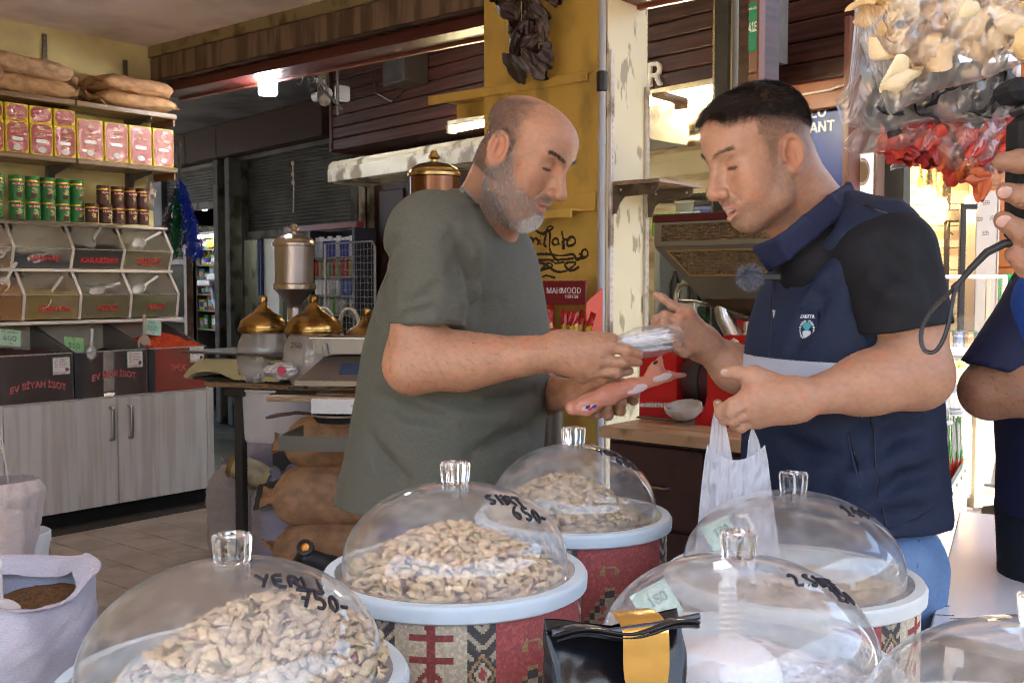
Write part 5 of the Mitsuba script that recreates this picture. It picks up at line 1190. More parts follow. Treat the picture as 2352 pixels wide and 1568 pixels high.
part(k, 'rivet', [cyl((x, 0.004, 0.815), (x, 0.007, 0.815), 0.005, 8) for x in np.linspace(-L / 2 + 0.1, L / 2, 7)], 'vc_metal', 30, (0.3, 0.28, 0.27), A2, kind='stuff')
k = thing('white_board', 'white topped board table lying in front of the steel trough', 'table')
c4 = [at(2207, 1172, 2.55), at(2420, 1190, 2.55), at(2420, 1520, 1.55), at(2140, 1450, 1.62)]
zz = 0.83
pl = [hit(x, y, W0, 2, 0.80)[:2] for x, y in ((2207, 1174), (2440, 1196), (2480, 1520), (2139, 1446))]
part(k, 'top', ext(pl, 0.022, rotz(0, (0, 0, 0.778))), 'vc_gloss', color=(0.64, 0.64, 0.68))
part(k, 'edge', ext(Polygon(pl).buffer(0.003).difference(Polygon(pl).buffer(0.0005)), 0.018, rotz(0, (0, 0, 0.78))), 'vc_dirty', color=(0.36, 0.30, 0.22))
part(k, 'apron', ext(Polygon(pl).buffer(-0.05).difference(Polygon(pl).buffer(-0.07)), 0.10, rotz(0, (0, 0, 0.677))), 'vc_dirty', color=(0.3, 0.22, 0.15))
pc = np.array(Polygon(pl).buffer(-0.075).exterior.coords)[:4]
for q in pc:
 part(k, 'leg', box(q[0] - 0.02, q[0] + 0.02, q[1] - 0.02, q[1] + 0.02, 0, 0.70), 'vc_satin', color=(0.2, 0.15, 0.1))
part(k, 'scratch', [mv(box(-l, l, -0.0012, 0.0012, 0.8003, 0.8009), rotz(a, hit(x, y, W0, 2, 0)[:0].tolist() + [*hit(x, y, W0, 2, 0.80)[:2], 0])) for x, y, l, a in ((2150, 1395, 0.03, 20), (2165, 1412, 0.02, -10), (2200, 1420, 0.015, 5), (2345, 1436, 0.02, 15), (2290, 1215, 0.012, 40))], 'vc_matte', color=(0.08, 0.07, 0.07), kind='stuff')
for i, (x, yl, Y, r) in enumerate(((2161, 974, 3.12, 0.036), (2188, 949, 3.2, 0.036), (2136, 1002, 3.0, 0.036))):
 k = thing('pepper_jar', ('middle', 'farthest', 'nearest')[i] + ' clear jar printed with red peppers under a domed lid', 'jar', 'pepper printed jars in the steel trough')
 zl = at(x, yl, Y)[2]
 o = at(x, 657, Y)
 M = rotz(40 * i, (o[0], Y, 0))
 part(k, 'wall', lathe([(r * 0.92, 0.757), (r, 0.765), (r, zl)], 28), 'scuffed_pane', 40, fr=M)
 part(k, 'lid_ring', lathe([(r, zl), (r + 0.005, zl + 0.003), (r + 0.005, zl + 0.009), (r - 0.002, zl + 0.014)], 28), 'vc_gloss', 40, (0.6, 0.62, 0.64), M)
 part(k, 'dome_lid', lathe([(r - 0.002, zl + 0.0145), (r - 0.004, zl + 0.04), (r * 0.72, zl + 0.064), (r * 0.3, zl + 0.075), (0.0005, zl + 0.077)], 28), 'scuffed_pane', 40, fr=M)
 for q in range(13):
  a = q * 6.283 / 13
  h = rng.uniform(0.07, 0.10)
  pts = [(1.008 * r * math.cos(a + 0.05 * math.sin(3 * t + q)), 1.008 * r * math.sin(a + 0.05 * math.sin(3 * t + q)), 0.775 + h * t) for t in np.linspace(0, 1, 6)]
  part(k, 'printed_pepper', tube(pts, [0.003, 0.007, 0.0085, 0.008, 0.006, 0.003], 6), 'vc_gloss', 40, (0.55, 0.03 + 0.05 * rng.random(), 0.025), M)
  top = np.array(pts[-1])
  part(k, 'printed_stalk', tube([top, top + [0.004, 0.004, 0.03], top + [-0.004, 0.004, zl - top[2] - 0.01]], [0.005, 0.004, 0.003], 5), 'vc_satin', 40, (0.06, 0.25, 0.05), M)
 part(k, 'content', lathe([(0, 0.758), (r * 0.9, 0.758), (r * 0.93, 0.77), (r * 0.93, zl - 0.03), (0, zl - 0.025)], 20), 'vc_matte', 40, (0.66, 0.60, 0.58), M)
def street_building(name, label, M, Wd, H, col, nx, nz):
 k = thing(name, label, 'building')
 part(k, 'wall', box(-Wd / 2, Wd / 2, 0.15, 3, 0, H), 'vc_matte', color=col, fr=M)
 part(k, 'cornice', box(-Wd / 2 - 0.1, Wd / 2 + 0.1, -0.15, 0.149, H - 0.25, H + 0.05), 'vc_matte', color=(0.5, 0.42, 0.33), fr=M)
 sx, sz = Wd / nx, (H - 0.6) / nz
 for i in range(nx):
  for j in range(nz):
   x, z = -Wd / 2 + sx * (i + 0.5), 0.3 + sz * (j + 0.5)
   w = part(k, 'window', box(x - sx * 0.3, x + sx * 0.3, 0.10, 0.149, z - sz * 0.36, z + sz * 0.36), 'vc_gloss', color=(0.05, 0.06, 0.08), fr=M)
   part(w, 'frame', [box(x - sx * 0.33, x - sx * 0.3, 0.06, 0.148, z - sz * 0.4, z + sz * 0.4), box(x + sx * 0.3, x + sx * 0.33, 0.06, 0.148, z - sz * 0.4, z + sz * 0.4), box(x - 0.03, x + 0.03, 0.07, 0.099, z - sz * 0.36, z + sz * 0.36)], 'vc_matte', color=(0.55, 0.5, 0.42), fr=M)
street_building('street_building', 'cream building across the street to the right', rotz(-90, (17, 0, 0)), 26, 4.2, (0.62, 0.50, 0.34), 12, 2)
street_building('street_building', 'cream building across the street behind the viewer', rotz(180, (4, -16, 0)), 26, 4.8, (0.60, 0.50, 0.36), 12, 2)
# ================================================================ the middle: weighing table, jars, grinders, sacks on the floor, display box, red coffee grinder
rng = np.random.default_rng(51)
BRASS, STEEL, COPPER = (0.52, 0.34, 0.13), (0.55, 0.52, 0.49), (0.22, 0.105, 0.055)
def P(x, y, Y):
 return at(x, y, Y)
def upright(x, Y, deg=0):
 o = at(x, 657, Y)
 return rotz(deg, (o[0], Y, 0))
TZ = 0.925
k = thing('weighing_table', 'dark legged table with a brown top under the jars and scales', 'table')
tl, tr = at(468, 880, 4.95), at(880, 880, 4.6)
TF = frame([*(tl[:2] + tr[:2]) / 2, 0], [*(tr - tl)[:2], 0])
TL = np.linalg.norm((tr - tl)[:2])
part(k, 'top', box(-TL / 2, TL / 2 + 0.3, 0, 0.62, TZ - 0.022, TZ, 0.004), 'wood_shelf', fr=TF)
for x, y in ((-TL / 2 + 0.17, 0.05), (TL / 2 + 0.2, 0.05), (-TL / 2 + 0.17, 0.55), (TL / 2 + 0.2, 0.55)):
 part(k, 'leg', box(x - 0.022, x + 0.022, y - 0.022, y + 0.022, 0.002, TZ - 0.05, 0.003), 'vc_satin', color=(0.035, 0.034, 0.036), fr=TF)
part(k, 'rail', box(-TL / 2 + 0.1, TL / 2 + 0.25, 0.03, 0.07, TZ - 0.05, TZ - 0.023), 'vc_satin', color=(0.03, 0.03, 0.03), fr=TF)
part(k, 'clamp', box(-TL / 2 + 0.12, -TL / 2 + 0.22, -0.01, 0.03, TZ - 0.065, TZ - 0.023, 0.006), 'vc_satin', color=(0.02, 0.02, 0.02), fr=TF)
k = thing('white_tub', 'white plastic tub hanging below the weighing table top', 'tub')
part(k, 'tub', lathe([(0.22, 0.64), (0.235, 0.66), (0.25, 0.88), (0.262, 0.885), (0.262, 0.895), (0.24, 0.895)], 32), 'vc_satin', 40, (0.62, 0.62, 0.66), rotz(0, [*at(655, 900, 5.1)[:2], 0]))
part(k, 'floor', lathe([(0, 0.641), (0.219, 0.641)], 32), 'vc_satin', 40, (0.6, 0.6, 0.64), rotz(0, [*at(655, 900, 5.1)[:2], 0]))
def scale(name, label, M, col, tray=True):
 k = thing(name, label, 'scale')
 prof = Polygon([(-0.17, 0.0), (-0.17, 0.03), (-0.12, 0.075), (0.16, 0.085), (0.17, 0.08), (0.17, 0.0), (0.12, 0.004), (0.07, 0.03), (-0.05, 0.034), (-0.11, 0.006)])
 X = np.array([[0, 0, 1, 0], [1, 0, 0, 0], [0, 1, 0, 0], [0, 0, 0, 1.0]])
 return k
def scale1():
 k = thing('weighing_scale', 'cream electronic scale with a dark flat plate at the table end', 'scale')
 M = TF @ rotz(-6, (-TL / 2 + 0.17, 0.04, TZ + 0.001)) @ np.diag([1.18, 1.0, 1.12, 1.0])
 side = Polygon([(-0.30, 0.012), (-0.285, 0.004), (-0.245, 0.026), (-0.18, 0.040), (-0.10, 0.034), (-0.03, 0.010), (0.20, 0.010), (0.22, 0.02), (0.22, 0.10), (0.02, 0.098), (-0.17, 0.094), (-0.215, 0.085), (-0.27, 0.045)])
 X = np.array([[1, 0, 0, 0], [0, 0, -1, 0.24], [0, 1, 0, 0], [0, 0, 0, 1.0]])
 part(k, 'body', ext(side, 0.24, X), 'vc_satin', color=(0.48, 0.42, 0.24), fr=M)
 part(k, 'base', box(-0.26, 0.21, 0.012, 0.228, 0.0, 0.012, 0.004), 'vc_satin', color=(0.03, 0.032, 0.028), fr=M)
 part(k, 'keypad', box(0.0, 0.19, -0.003, -0.0005, 0.03, 0.088, 0.001), 'vc_satin', color=(0.20, 0.18, 0.15), fr=M)
 part(k, 'keypad_label', [box(0.01, 0.075, -0.0045, -0.0035, 0.038, 0.08), box(0.085, 0.13, -0.0045, -0.0035, 0.038, 0.08), box(0.14, 0.18, -0.0045, -0.0035, 0.038, 0.08)], 'vc_satin', color=(0.27, 0.24, 0.2), fr=M)
 for x in (-0.14, 0.06):
  part(k, 'plate_post', cyl((x, 0.12, 0.09), (x, 0.12, 0.118), 0.014, 10), 'vc_satin', 30, (0.02, 0.02, 0.02), M)
 part(k, 'plate', box(-0.26, 0.26, -0.06, 0.30, 0.118, 0.127, 0.003), 'vc_satin', color=(0.085, 0.075, 0.07), fr=M)
def scale2():
 k = thing('weighing_scale', 'low brown grey scale with a steel tray beside the green T-shirt', 'scale')
 c = at(760, 885, 4.2)
 M = rotz(-6, c)
 side = Polygon([(-0.19, 0.0), (-0.20, 0.012), (-0.13, 0.10), (0.14, 0.112), (0.14, 0.0)])
 X = np.array([[1, 0, 0, 0], [0, 0, -1, 0.28], [0, 1, 0, 0], [0, 0, 0, 1.0]])
 pts = [(-0.14, -0.02, 0.0), (0.22, -0.02, 0.0), (0.22, 0.26, 0.0), (-0.14, 0.26, 0.0), (-0.135, -0.02, 0.018), (0.22, -0.02, 0.018), (0.22, 0.10, 0.115), (-0.055, 0.10, 0.110), (0.22, 0.26, 0.115), (-0.055, 0.26, 0.110)]
 part(k, 'body', trimesh.convex.convex_hull(np.array(pts)), 'vc_satin', color=(0.13, 0.10, 0.085), fr=M)
 part(k, 'rim', trimesh.convex.convex_hull(np.array([(-0.145, -0.028, 0.0), (0.225, -0.028, 0.0), (0.225, -0.021, 0.02), (-0.142, -0.021, 0.02), (0.225, -0.02, 0.001), (-0.14, -0.02, 0.001)])), 'vc_satin', color=(0.30, 0.26, 0.18), fr=M)
 part(k, 'foot', [box(-0.17, -0.10, -0.03, 0.02, -0.012, -0.001, 0.003)], 'vc_satin', color=(0.02, 0.02, 0.02), fr=M)
 n = np.array([0, -0.1, 0.12])
 part(k, 'display', mv(box(0.03, 0.14, -0.002, 0.002, -0.03, 0.03), np.array([[1, 0, 0, 0], [0, 0.63, 0.77, 0.035], [0, -0.77, 0.63, 0.065], [0, 0, 0, 1.0]])), 'vc_gloss', color=(0.05, 0.07, 0.13), fr=M)
 tray = [box(-0.07, 0.25, 0.04, 0.26, 0.125, 0.13), box(-0.07, 0.25, 0.03, 0.038, 0.131, 0.19), box(-0.07, 0.25, 0.262, 0.27, 0.131, 0.19), box(-0.08, -0.071, 0.03, 0.27, 0.131, 0.19)]
 part(k, 'tray', tray, 'vc_steel', color=(0.16, 0.145, 0.13), fr=M)
 part(k, 'tray_lip', [box(-0.095, 0.26, 0.018, 0.0295, 0.186, 0.194, 0.002), box(-0.095, -0.0805, 0.03, 0.27, 0.186, 0.194, 0.002)], 'vc_metal', color=(0.34, 0.32, 0.30), fr=M)
 for x in (-0.03, 0.17):
  part(k, 'rubber_clip', tube([(x, 0.03, 0.12), (x, 0.018, 0.14), (x - 0.004, 0.022, 0.165)], 0.012, 8), 'vc_satin', 40, (0.33, 0.31, 0.26), M)
scale1()
scale2()
k = thing('scale_stand', 'wooden slat stand with a white bracket under the low scale', 'stand')
c = at(760, 905, 4.2)
M = rotz(-6, [*c[:2], 0])
part(k, 'slat', box(-0.26, 0.24, -0.03, 0.04, c[2] - 0.03, c[2] - 0.008, 0.003), 'wood_plywood', fr=M)
part(k, 'slat', box(-0.10, 0.24, 0.12, 0.24, c[2] - 0.03, c[2] - 0.008, 0.003), 'wood_plywood', fr=M)
part(k, 'white_bracket', box(-0.07, 0.22, -0.045, -0.032, c[2] - 0.075, c[2] - 0.015, 0.002), 'vc_satin', color=(0.66, 0.66, 0.68), fr=M)
for x in (0.0, 0.1):
 part(k, 'screw', cyl((x, -0.0455, c[2] - 0.04), (x, -0.049, c[2] - 0.04), 0.006, 8), 'vc_metal', 30, (0.25, 0.24, 0.24), M)
part(k, 'leg', box(0.19, 0.23, 0.16, 0.20, 0.002, c[2] - 0.031, 0.003), 'wood_plywood', fr=M)
sz = at(700, 1000, 4.2)[2]
part(k, 'lower_tray', [box(-0.19, 0.26, -0.06, 0.26, sz - 0.055, sz - 0.05), box(-0.195, 0.26, -0.066, -0.0605, sz - 0.055, sz + 0.005), box(-0.201, -0.1955, -0.066, 0.26, sz - 0.055, sz + 0.005)], 'vc_satin', color=(0.13, 0.12, 0.105), fr=M)
k = thing('frying_pan', 'black frying pan with a brown handle on the tray under the scale', 'pan')
pc_ = at(775, 963, 4.2)
part(k, 'pan', lathe([(0, 0), (0.10, 0), (0.125, 0.035), (0.122, 0.036), (0.098, 0.004), (0, 0.004)], 30), 'vc_satin', 40, (0.030, 0.026, 0.024), rotz(0, pc_ + [0, 0.1, -0.02]))
part(k, 'rim', lathe([(0.1225, 0.0355), (0.1265, 0.036), (0.1265, 0.028), (0.124, 0.027)], 30), 'vc_satin', 40, (0.27, 0.20, 0.14), rotz(0, pc_ + [0, 0.1, -0.02]))
part(k, 'handle', tube([pc_ + [-0.11, 0.08, 0.012], pc_ + [-0.17, 0.05, 0.022], pc_ + [-0.25, 0.01, 0.016], pc_ + [-0.285, -0.01, 0.008]], [0.010, 0.012, 0.015, 0.010], 10, flat=0.6), 'vc_satin', 40, (0.10, 0.055, 0.04))
k = thing('frying_pan', 'second dark pan handle behind the black frying pan', 'pan')
part(k, 'pan', lathe([(0, 0), (0.09, 0), (0.11, 0.03), (0.107, 0.031), (0.088, 0.004), (0, 0.004)], 30), 'vc_satin', 40, (0.03, 0.026, 0.024), rotz(0, pc_ + [0.04, 0.22, 0.03]))
part(k, 'handle', tube([pc_ + [-0.06, 0.2, 0.05], pc_ + [-0.19, 0.16, 0.065]], [0.012, 0.014], 8, flat=0.6), 'vc_satin', 40, (0.05, 0.035, 0.03))
mat('frosted_pane', {'type': 'blendbsdf', 'weight': 0.30, 'a': {'type': 'thindielectric', 'int_ior': 1.5}, 'b': two({'type': 'diffuse', 'reflectance': {'type': 'rgb', 'value': [0.66, 0.63, 0.60]}})})
surface('brass', 'vc_metal', 'brass', (0.50, 0.30, 0.10))
def big_jar(label, x, Y, zb, r, h, ring=True, body='frosted_pane', col=None, fill=None):
 k = thing('lidded_jar', label, 'jar')
 M = upright(x, Y)
 prof = [(r * 0.62, zb), (r * 0.68, zb + 0.006), (r * 0.9, zb + h * 0.22), (r, zb + h * 0.48), (r * 0.93, zb + h * 0.74), (r * 0.78, zb + h * 0.93), (r * 0.80, zb + h * 0.95), (r * 0.80, zb + h)]
 part(k, 'body', lathe([(0, zb + 0.001)] + prof, 40), body, 50, col, M)
 zl = zb + h
 lid = [(r * 0.84, zl - 0.012), (r * 0.90, zl - 0.006), (r * 0.90, zl + 0.020), (r * 0.86, zl + 0.028), (r * 0.84, zl + 0.045), (r * 0.62, zl + 0.068), (r * 0.34, zl + 0.090), (r * 0.17, zl + 0.115), (r * 0.13, zl + 0.13), (r * 0.16, zl + 0.135), (r * 0.16, zl + 0.155), (r * 0.11, zl + 0.165), (0, zl + 0.166)]
 part(k, 'lid', lathe(lid, 40), 'brass', 50, None, M)
 if ring:
  part(k, 'lid_rim', lathe([(r * 0.905, zl - 0.004), (r * 0.93, zl), (r * 0.93, zl + 0.008), (r * 0.905, zl + 0.012)], 40), 'brass', 50, None, M)
 return k, M
JY1, JY2 = 4.95, 4.72
k, M = big_jar('glass jar with a brass lid behind the cream scale, white packets at its bottom', 604, JY1, TZ + 0.001, 0.128, 0.245)
fl = lathe([(0, 0.006), (0.085, 0.008), (0.11, 0.05), (0.10, 0.08), (0.05, 0.10), (0, 0.105)], 24, (0, 0, TZ))
single('packet_heap', bumpy(sub(fl, 1), 0.012, 30, 5), 'vc_crinkle', 'heap of crumpled white packets inside the left glass jar', 'packets', True, (0.62, 0.62, 0.66), M)
k, M = big_jar('glass jar of white powder with a brass lid, marked 250', 720, JY2, TZ + 0.001, 0.142, 0.25)
part(k, 'writing', on(text('250', 0.022, 0.001), np.array([[0.93, 0, -0.36, 0], [-0.36, 0, -0.93, 0], [0, 1, 0, 0], [0, 0, 0, 1.0]]), (-0.055, -0.128, TZ + 0.195)), 'vc_satin', color=(0.05, 0.03, 0.03), fr=M)
fl = lathe([(0, 0.006), (0.085, 0.008), (0.122, 0.06), (0.134, 0.12), (0.128, 0.15), (0.06, 0.17), (0, 0.18)], 30, (0, 0, TZ))
single('powder_fill', bumpy(sub(fl, 1), 0.006, 25, 6), 'vc_powder', 'white powder filling the glass jar marked 250', 'powder', True, (0.68, 0.64, 0.58), M)
k, M = big_jar('brown clay jar with an orange brown lid half hidden by the T-shirt', 842, 4.75, TZ + 0.001, 0.125, 0.19, False, 'vc_gloss', (0.13, 0.065, 0.045))
k = thing('woven_basket', 'round woven basket rim showing between the glass jar and the clay jar', 'basket')
o = at(800, 745, 4.95)
for j in range(2):
 part(k, 'rim', tube([o + [0.10 * math.cos(a) * (0.45), 0.05 * j, 0.075 * math.sin(a)] for a in np.linspace(0, 6.283, 24)], 0.006, 6), 'vc_satin', 40, (0.62, 0.52, 0.36))
part(k, 'weave', [tube([o + [0.045 * math.cos(a), 0.0, 0.075 * math.sin(a)], o + [0.045 * math.cos(a + d), 0.05, 0.075 * math.sin(a + d)]], 0.003, 5) for a in np.linspace(0, 6.283, 18) for d in (0.35, -0.35)], 'vc_satin', color=(0.5, 0.42, 0.28), kind='stuff')
part(k, 'loop_handle', tube([o + [-0.12 + 0.055 * math.cos(a), 0.0, -0.01 + 0.09 * math.sin(a)] for a in np.linspace(0.2, 3.0, 14)], 0.0065, 6), 'vc_satin', 40, (0.6, 0.58, 0.55))
k = thing('plastic_packet', 'small crumpled clear packet with red print leaning at the foot of the jars', 'packet')
o = at(645, 850, 4.55)
pk = bumpy(sub(ball((0, 0, 0), 0.06, 3, (1.2, 0.4, 0.6)), 1), 0.014, 28, 3)
part(k, 'film', pk, 'film', True, (0.62, 0.6, 0.63), rotz(0, o))
part(k, 'red_print', bumpy(on(sub(ext(Point(0, 0).buffer(0.02), 0.001), 2), FACE_MW, (0.01, -0.03, 0.0)), 0.003, 30, 3), 'vc_satin', color=(0.55, 0.03, 0.08), fr=rotz(0, o))
def hopper(label, x, ytop, ycyl, yneck, ycone, Y, wpx, mtl, c1, c2, base_z):
 k = thing('spice_grinder', label, 'grinder')
 r = wpx / 2 / FPX * Y
 z = lambda y: at(x, y, Y)[2]
 M = upright(x, Y)
 part(k, 'drum', lathe([(r * 0.93, z(yneck) + 0.004), (r * 0.95, z(ycyl))], 40), mtl, 40, c1, M)
 part(k, 'band', lathe([(r * 0.94, z(yneck) - 0.03), (r * 1.02, z(yneck) - 0.026), (r * 1.02, z(yneck) - 0.002), (r * 0.94, z(yneck) + 0.003)], 40), 'vc_metal', 40, c2, M)
 part(k, 'cone', lathe([(r * 0.20, z(ycone)), (r * 0.93, z(yneck) - 0.031)], 40), mtl, 40, tuple(0.75 * c for c in c1), M)
 part(k, 'spout', lathe([(0, z(ycone) - 0.07), (r * 0.36, z(ycone) - 0.069), (r * 0.33, z(ycone) - 0.002), (r * 0.2, z(ycone) + 0.004)], 30), 'vc_metal', 40, c1, M)
 part(k, 'lid', lathe([(r * 0.96, z(ycyl) + 0.001), (r * 1.04, z(ycyl) + 0.004), (r * 1.04, z(ycyl) + 0.016), (r * 0.98, z(ycyl) + 0.022), (r * 0.95, z(ycyl) + 0.035), (r * 0.6, z(ycyl) + 0.058), (r * 0.25, z(ycyl) + 0.066), (0, z(ycyl) + 0.067)], 40), 'vc_metal', 40, c2, M)
 part(k, 'knob', lathe([(r * 0.12, z(ycyl) + 0.066), (r * 0.12, z(ycyl) + 0.078), (r * 0.25, z(ycyl) + 0.086), (r * 0.22, z(ycyl) + 0.096), (r * 0.13, z(ycyl) + 0.102), (r * 0.16, z(ycyl) + 0.108), (r * 0.12, z(ytop) if z(ytop) > z(ycyl) + 0.11 else z(ycyl) + 0.116), (0, z(ycyl) + 0.118)], 24), 'vc_metal', 40, c2, M)
 part(k, 'motor', [box(-r * 0.8, r * 0.8, -r * 0.7, r * 0.9, base_z, z(ycone) - 0.072, 0.03)], 'vc_satin', color=(0.10, 0.05, 0.045), fr=M)
 part(k, 'pedestal', [box(-r * 0.95, r * 0.95, -r * 0.9, r * 1.0, 0.002, base_z - 0.001, 0.008)], 'vc_satin', color=(0.09, 0.085, 0.09), fr=M)
hopper('spice grinder with a shiny steel hopper and domed lid behind the glass jars', 676, 525, 566, 652, 706, 5.5, 96, 'vc_steel', (0.50, 0.44, 0.42), (0.62, 0.54, 0.44), 0.95)
hopper('spice grinder with a copper hopper and brass lid behind the bald man', 998, 360, 408, 560, 640, 4.6, 118, 'vc_metal', COPPER, BRASS, 0.95)
def standing_sack(label, x, Y, yb, h, r, col, seed, mtl='woven_white', tie=0.5, squash=1.0):
 k = thing('standing_sack', label, 'sack')
 def fn(s, t):
  a = 2 * np.pi * t
  z = s * h
  e = np.where(s < 0.12, 0.86 + 0.14 * np.sqrt(np.clip(s / 0.12, 0, 1)), 1.0)
  e = np.where(s > 0.72, e * np.cos(np.clip((s - 0.72) / 0.28, 0, 1) * 1.25) ** 0.8, e)
  rr = r * e * (1 + 0.05 * np.sin(3 * a + seed) + 0.03 * np.sin(7 * a + seed * 2 + 4 * s))
  return np.stack([rr * np.cos(a), rr * np.sin(a) * squash, z + 0.03 * s * np.cos(a + seed)], -1)
 m = grid(fn, 44, 61)
 v = np.array(m.vertices)
 n = np.array(m.vertex_normals)
 d = (meshkit.fbm(v * [16, 16, 34] + seed * 7.3, 4, seed) - 0.5) * 0.022
 m.vertices = v + n * d[:, None]
 M = upright(x, Y) if yb is None else rotz(0, [*at(x, 657, Y)[:2], yb])
 part(k, 'body', m, mtl, True, col, M)
 tf = lambda s, t: np.stack([(0.30 * r + tie * r * 0.5 * s) * np.cos(6.283 * t) * (1 + 0.25 * np.sin(9 * 6.283 * t + seed)), (0.30 * r + tie * r * 0.5 * s) * np.sin(6.283 * t) * (1 + 0.25 * np.sin(9 * 6.283 * t + seed)) * squash, h * 0.97 + 0.05 * s + 0.02 * np.sin(5 * 6.283 * t)], -1)
 part(k, 'gathered_top', grid(tf, 6, 60), mtl, True, col, M)
 return k
surface('woven_white', 'vc_matte', 'cloth')
GREY, LIL = (0.36, 0.32, 0.31), (0.43, 0.41, 0.52)
standing_sack('grey woven sack standing at the end of the counter cabinet', 537, 5.35, 0.0, 0.44, 0.150, GREY, 2)
standing_sack('lilac white sack standing behind the kraft sacks on the floor', 660, 5.2, 0.0, 0.42, 0.175, LIL, 4)
standing_sack('knotted lilac sack lying above the others behind the table leg', 622, 5.75, 0.14, 0.46, 0.20, LIL, 6)
sack('floor_kraft_sack', 'uppermost brown kraft sack beside the green T-shirt on the floor stack', 0.62, 0.34, 0.23, rotz(8, at(815, 1060, 4.75)) @ np.diag([1, 1, 1, 1.0]), KR, 11)
sack('floor_kraft_sack', 'middle brown kraft sack of the floor stack beside the green T-shirt', 0.64, 0.36, 0.27, rotz(3, at(800, 1188, 4.65)), (0.44, 0.26, 0.145), 12)
sack('floor_kraft_sack', 'lowest brown kraft sack of the floor stack beside the green T-shirt', 0.62, 0.36, 0.20, rotz(-4, at(805, 1290, 4.55)), (0.36, 0.21, 0.12), 13)
k = thing('plastic_jug', 'stained yellowish plastic jug lying on the grey sack', 'jug')
o = at(575, 1083, 5.25)
JM = frame(o, (0.8, -0.2, -0.28))
part(k, 'body', lathe([(0.0, -0.10), (0.055, -0.10), (0.066, -0.09), (0.068, 0.05), (0.055, 0.09), (0.075, 0.13), (0.070, 0.13), (0.05, 0.09)], 26), 'vc_dirty', 40, (0.55, 0.48, 0.33), JM @ rot((0, 1, 0), 90))
part(k, 'rim', lathe([(0.067, -0.102), (0.071, -0.098), (0.071, -0.08), (0.067, -0.076)], 26), 'vc_dirty', 40, (0.36, 0.20, 0.05), JM @ rot((0, 1, 0), 90))
k = thing('dark_cloth', 'dark grey folded sacking draped over the lilac sack', 'cloth')
o = at(650, 1115, 5.0)
part(k, 'cloth', bumpy(grid(lambda s, t: np.stack([o[0] - 0.14 + 0.30 * s, o[1] - 0.03 + 0.14 * t - 0.05 * np.sin(3 * s), o[2] + 0.03 - 0.10 * np.abs(s - 0.45) - 0.10 * (1 - t) ** 2], -1), 30, 20), 0.014, 16, 8), 'vc_matte', True, (0.075, 0.065, 0.06))
k = thing('steel_bowl', 'steel bowl edge tucked between the kraft sacks', 'bowl')
part(k, 'bowl', lathe([(0, 0), (0.06, 0.0), (0.11, 0.05), (0.118, 0.052), (0.118, 0.056), (0.108, 0.054), (0, 0.01)], 30), 'vc_metal', 40, (0.40, 0.38, 0.38), rotz(0, at(720, 1105, 4.95)))
k = thing('hose_coupling', 'black hose coupling with a brass throat on the floor behind the dome', 'coupling')
o = at(702, 1258, 4.2)
part(k, 'ring', lathe([(0.018, -0.02), (0.033, -0.02), (0.035, 0.0), (0.033, 0.02), (0.020, 0.022), (0.018, 0.0)], 22), 'vc_satin', 40, (0.015, 0.015, 0.016), frame(o, (1, 0, 0)) @ rot((1, 0, 0), 65))
part(k, 'throat', lathe([(0.0, -0.005), (0.0175, -0.004), (0.0175, 0.02)], 18), 'vc_metal', 40, (0.5, 0.24, 0.06), frame(o, (1, 0, 0)) @ rot((1, 0, 0), 65))
hz = SDF()
hz.cap(o + [0.0, 0.02, -0.05], o + [0.10, 0.05, -0.10], 0.045, 0.05, 0.02)
hz.cap(o + [0.10, 0.05, -0.10], o + [0.2, 0.0, -0.16], 0.05, 0.03, 0.02)
hz.cap(o + [-0.02, 0.03, -0.06], o + [-0.1, 0.05, -0.12], 0.03, 0.02, 0.02)
part(k, 'body', hz.mesh(0.009, smooth=2), 'vc_satin', True, (0.014, 0.014, 0.015))
k = thing('dark_jar', 'small dark glass jar on the mustard shelf behind the bald man\'s beard', 'jar')
o = hit(1232, 466, SHOP, 0, 3.79)
M = SHOP @ rotz(0, (3.79, o[1], 1.7225))
part(k, 'glass', lathe([(0, 0), (0.045, 0), (0.047, 0.006), (0.047, 0.085), (0.038, 0.10), (0.038, 0.105)], 26), 'vc_gloss', 40, (0.012, 0.010, 0.012), M)
part(k, 'lid', lathe([(0.040, 0.1055), (0.042, 0.107), (0.042, 0.125), (0, 0.127)], 26), 'vc_gloss', 40, (0.02, 0.02, 0.022), M)
part(k, 'label', lathe([(0.0475, 0.02), (0.048, 0.021), (0.048, 0.08), (0.0475, 0.081)], 40).slice_plane((0, 0, 0), (-0.7, -0.71, 0)).slice_plane((0, 0, 0), (-0.25, -0.97, 0)) if False else box(-0.049, -0.0465, -0.024, -0.012, 0.02, 0.082), 'vc_satin', color=(0.5, 0.5, 0.52), fr=M)
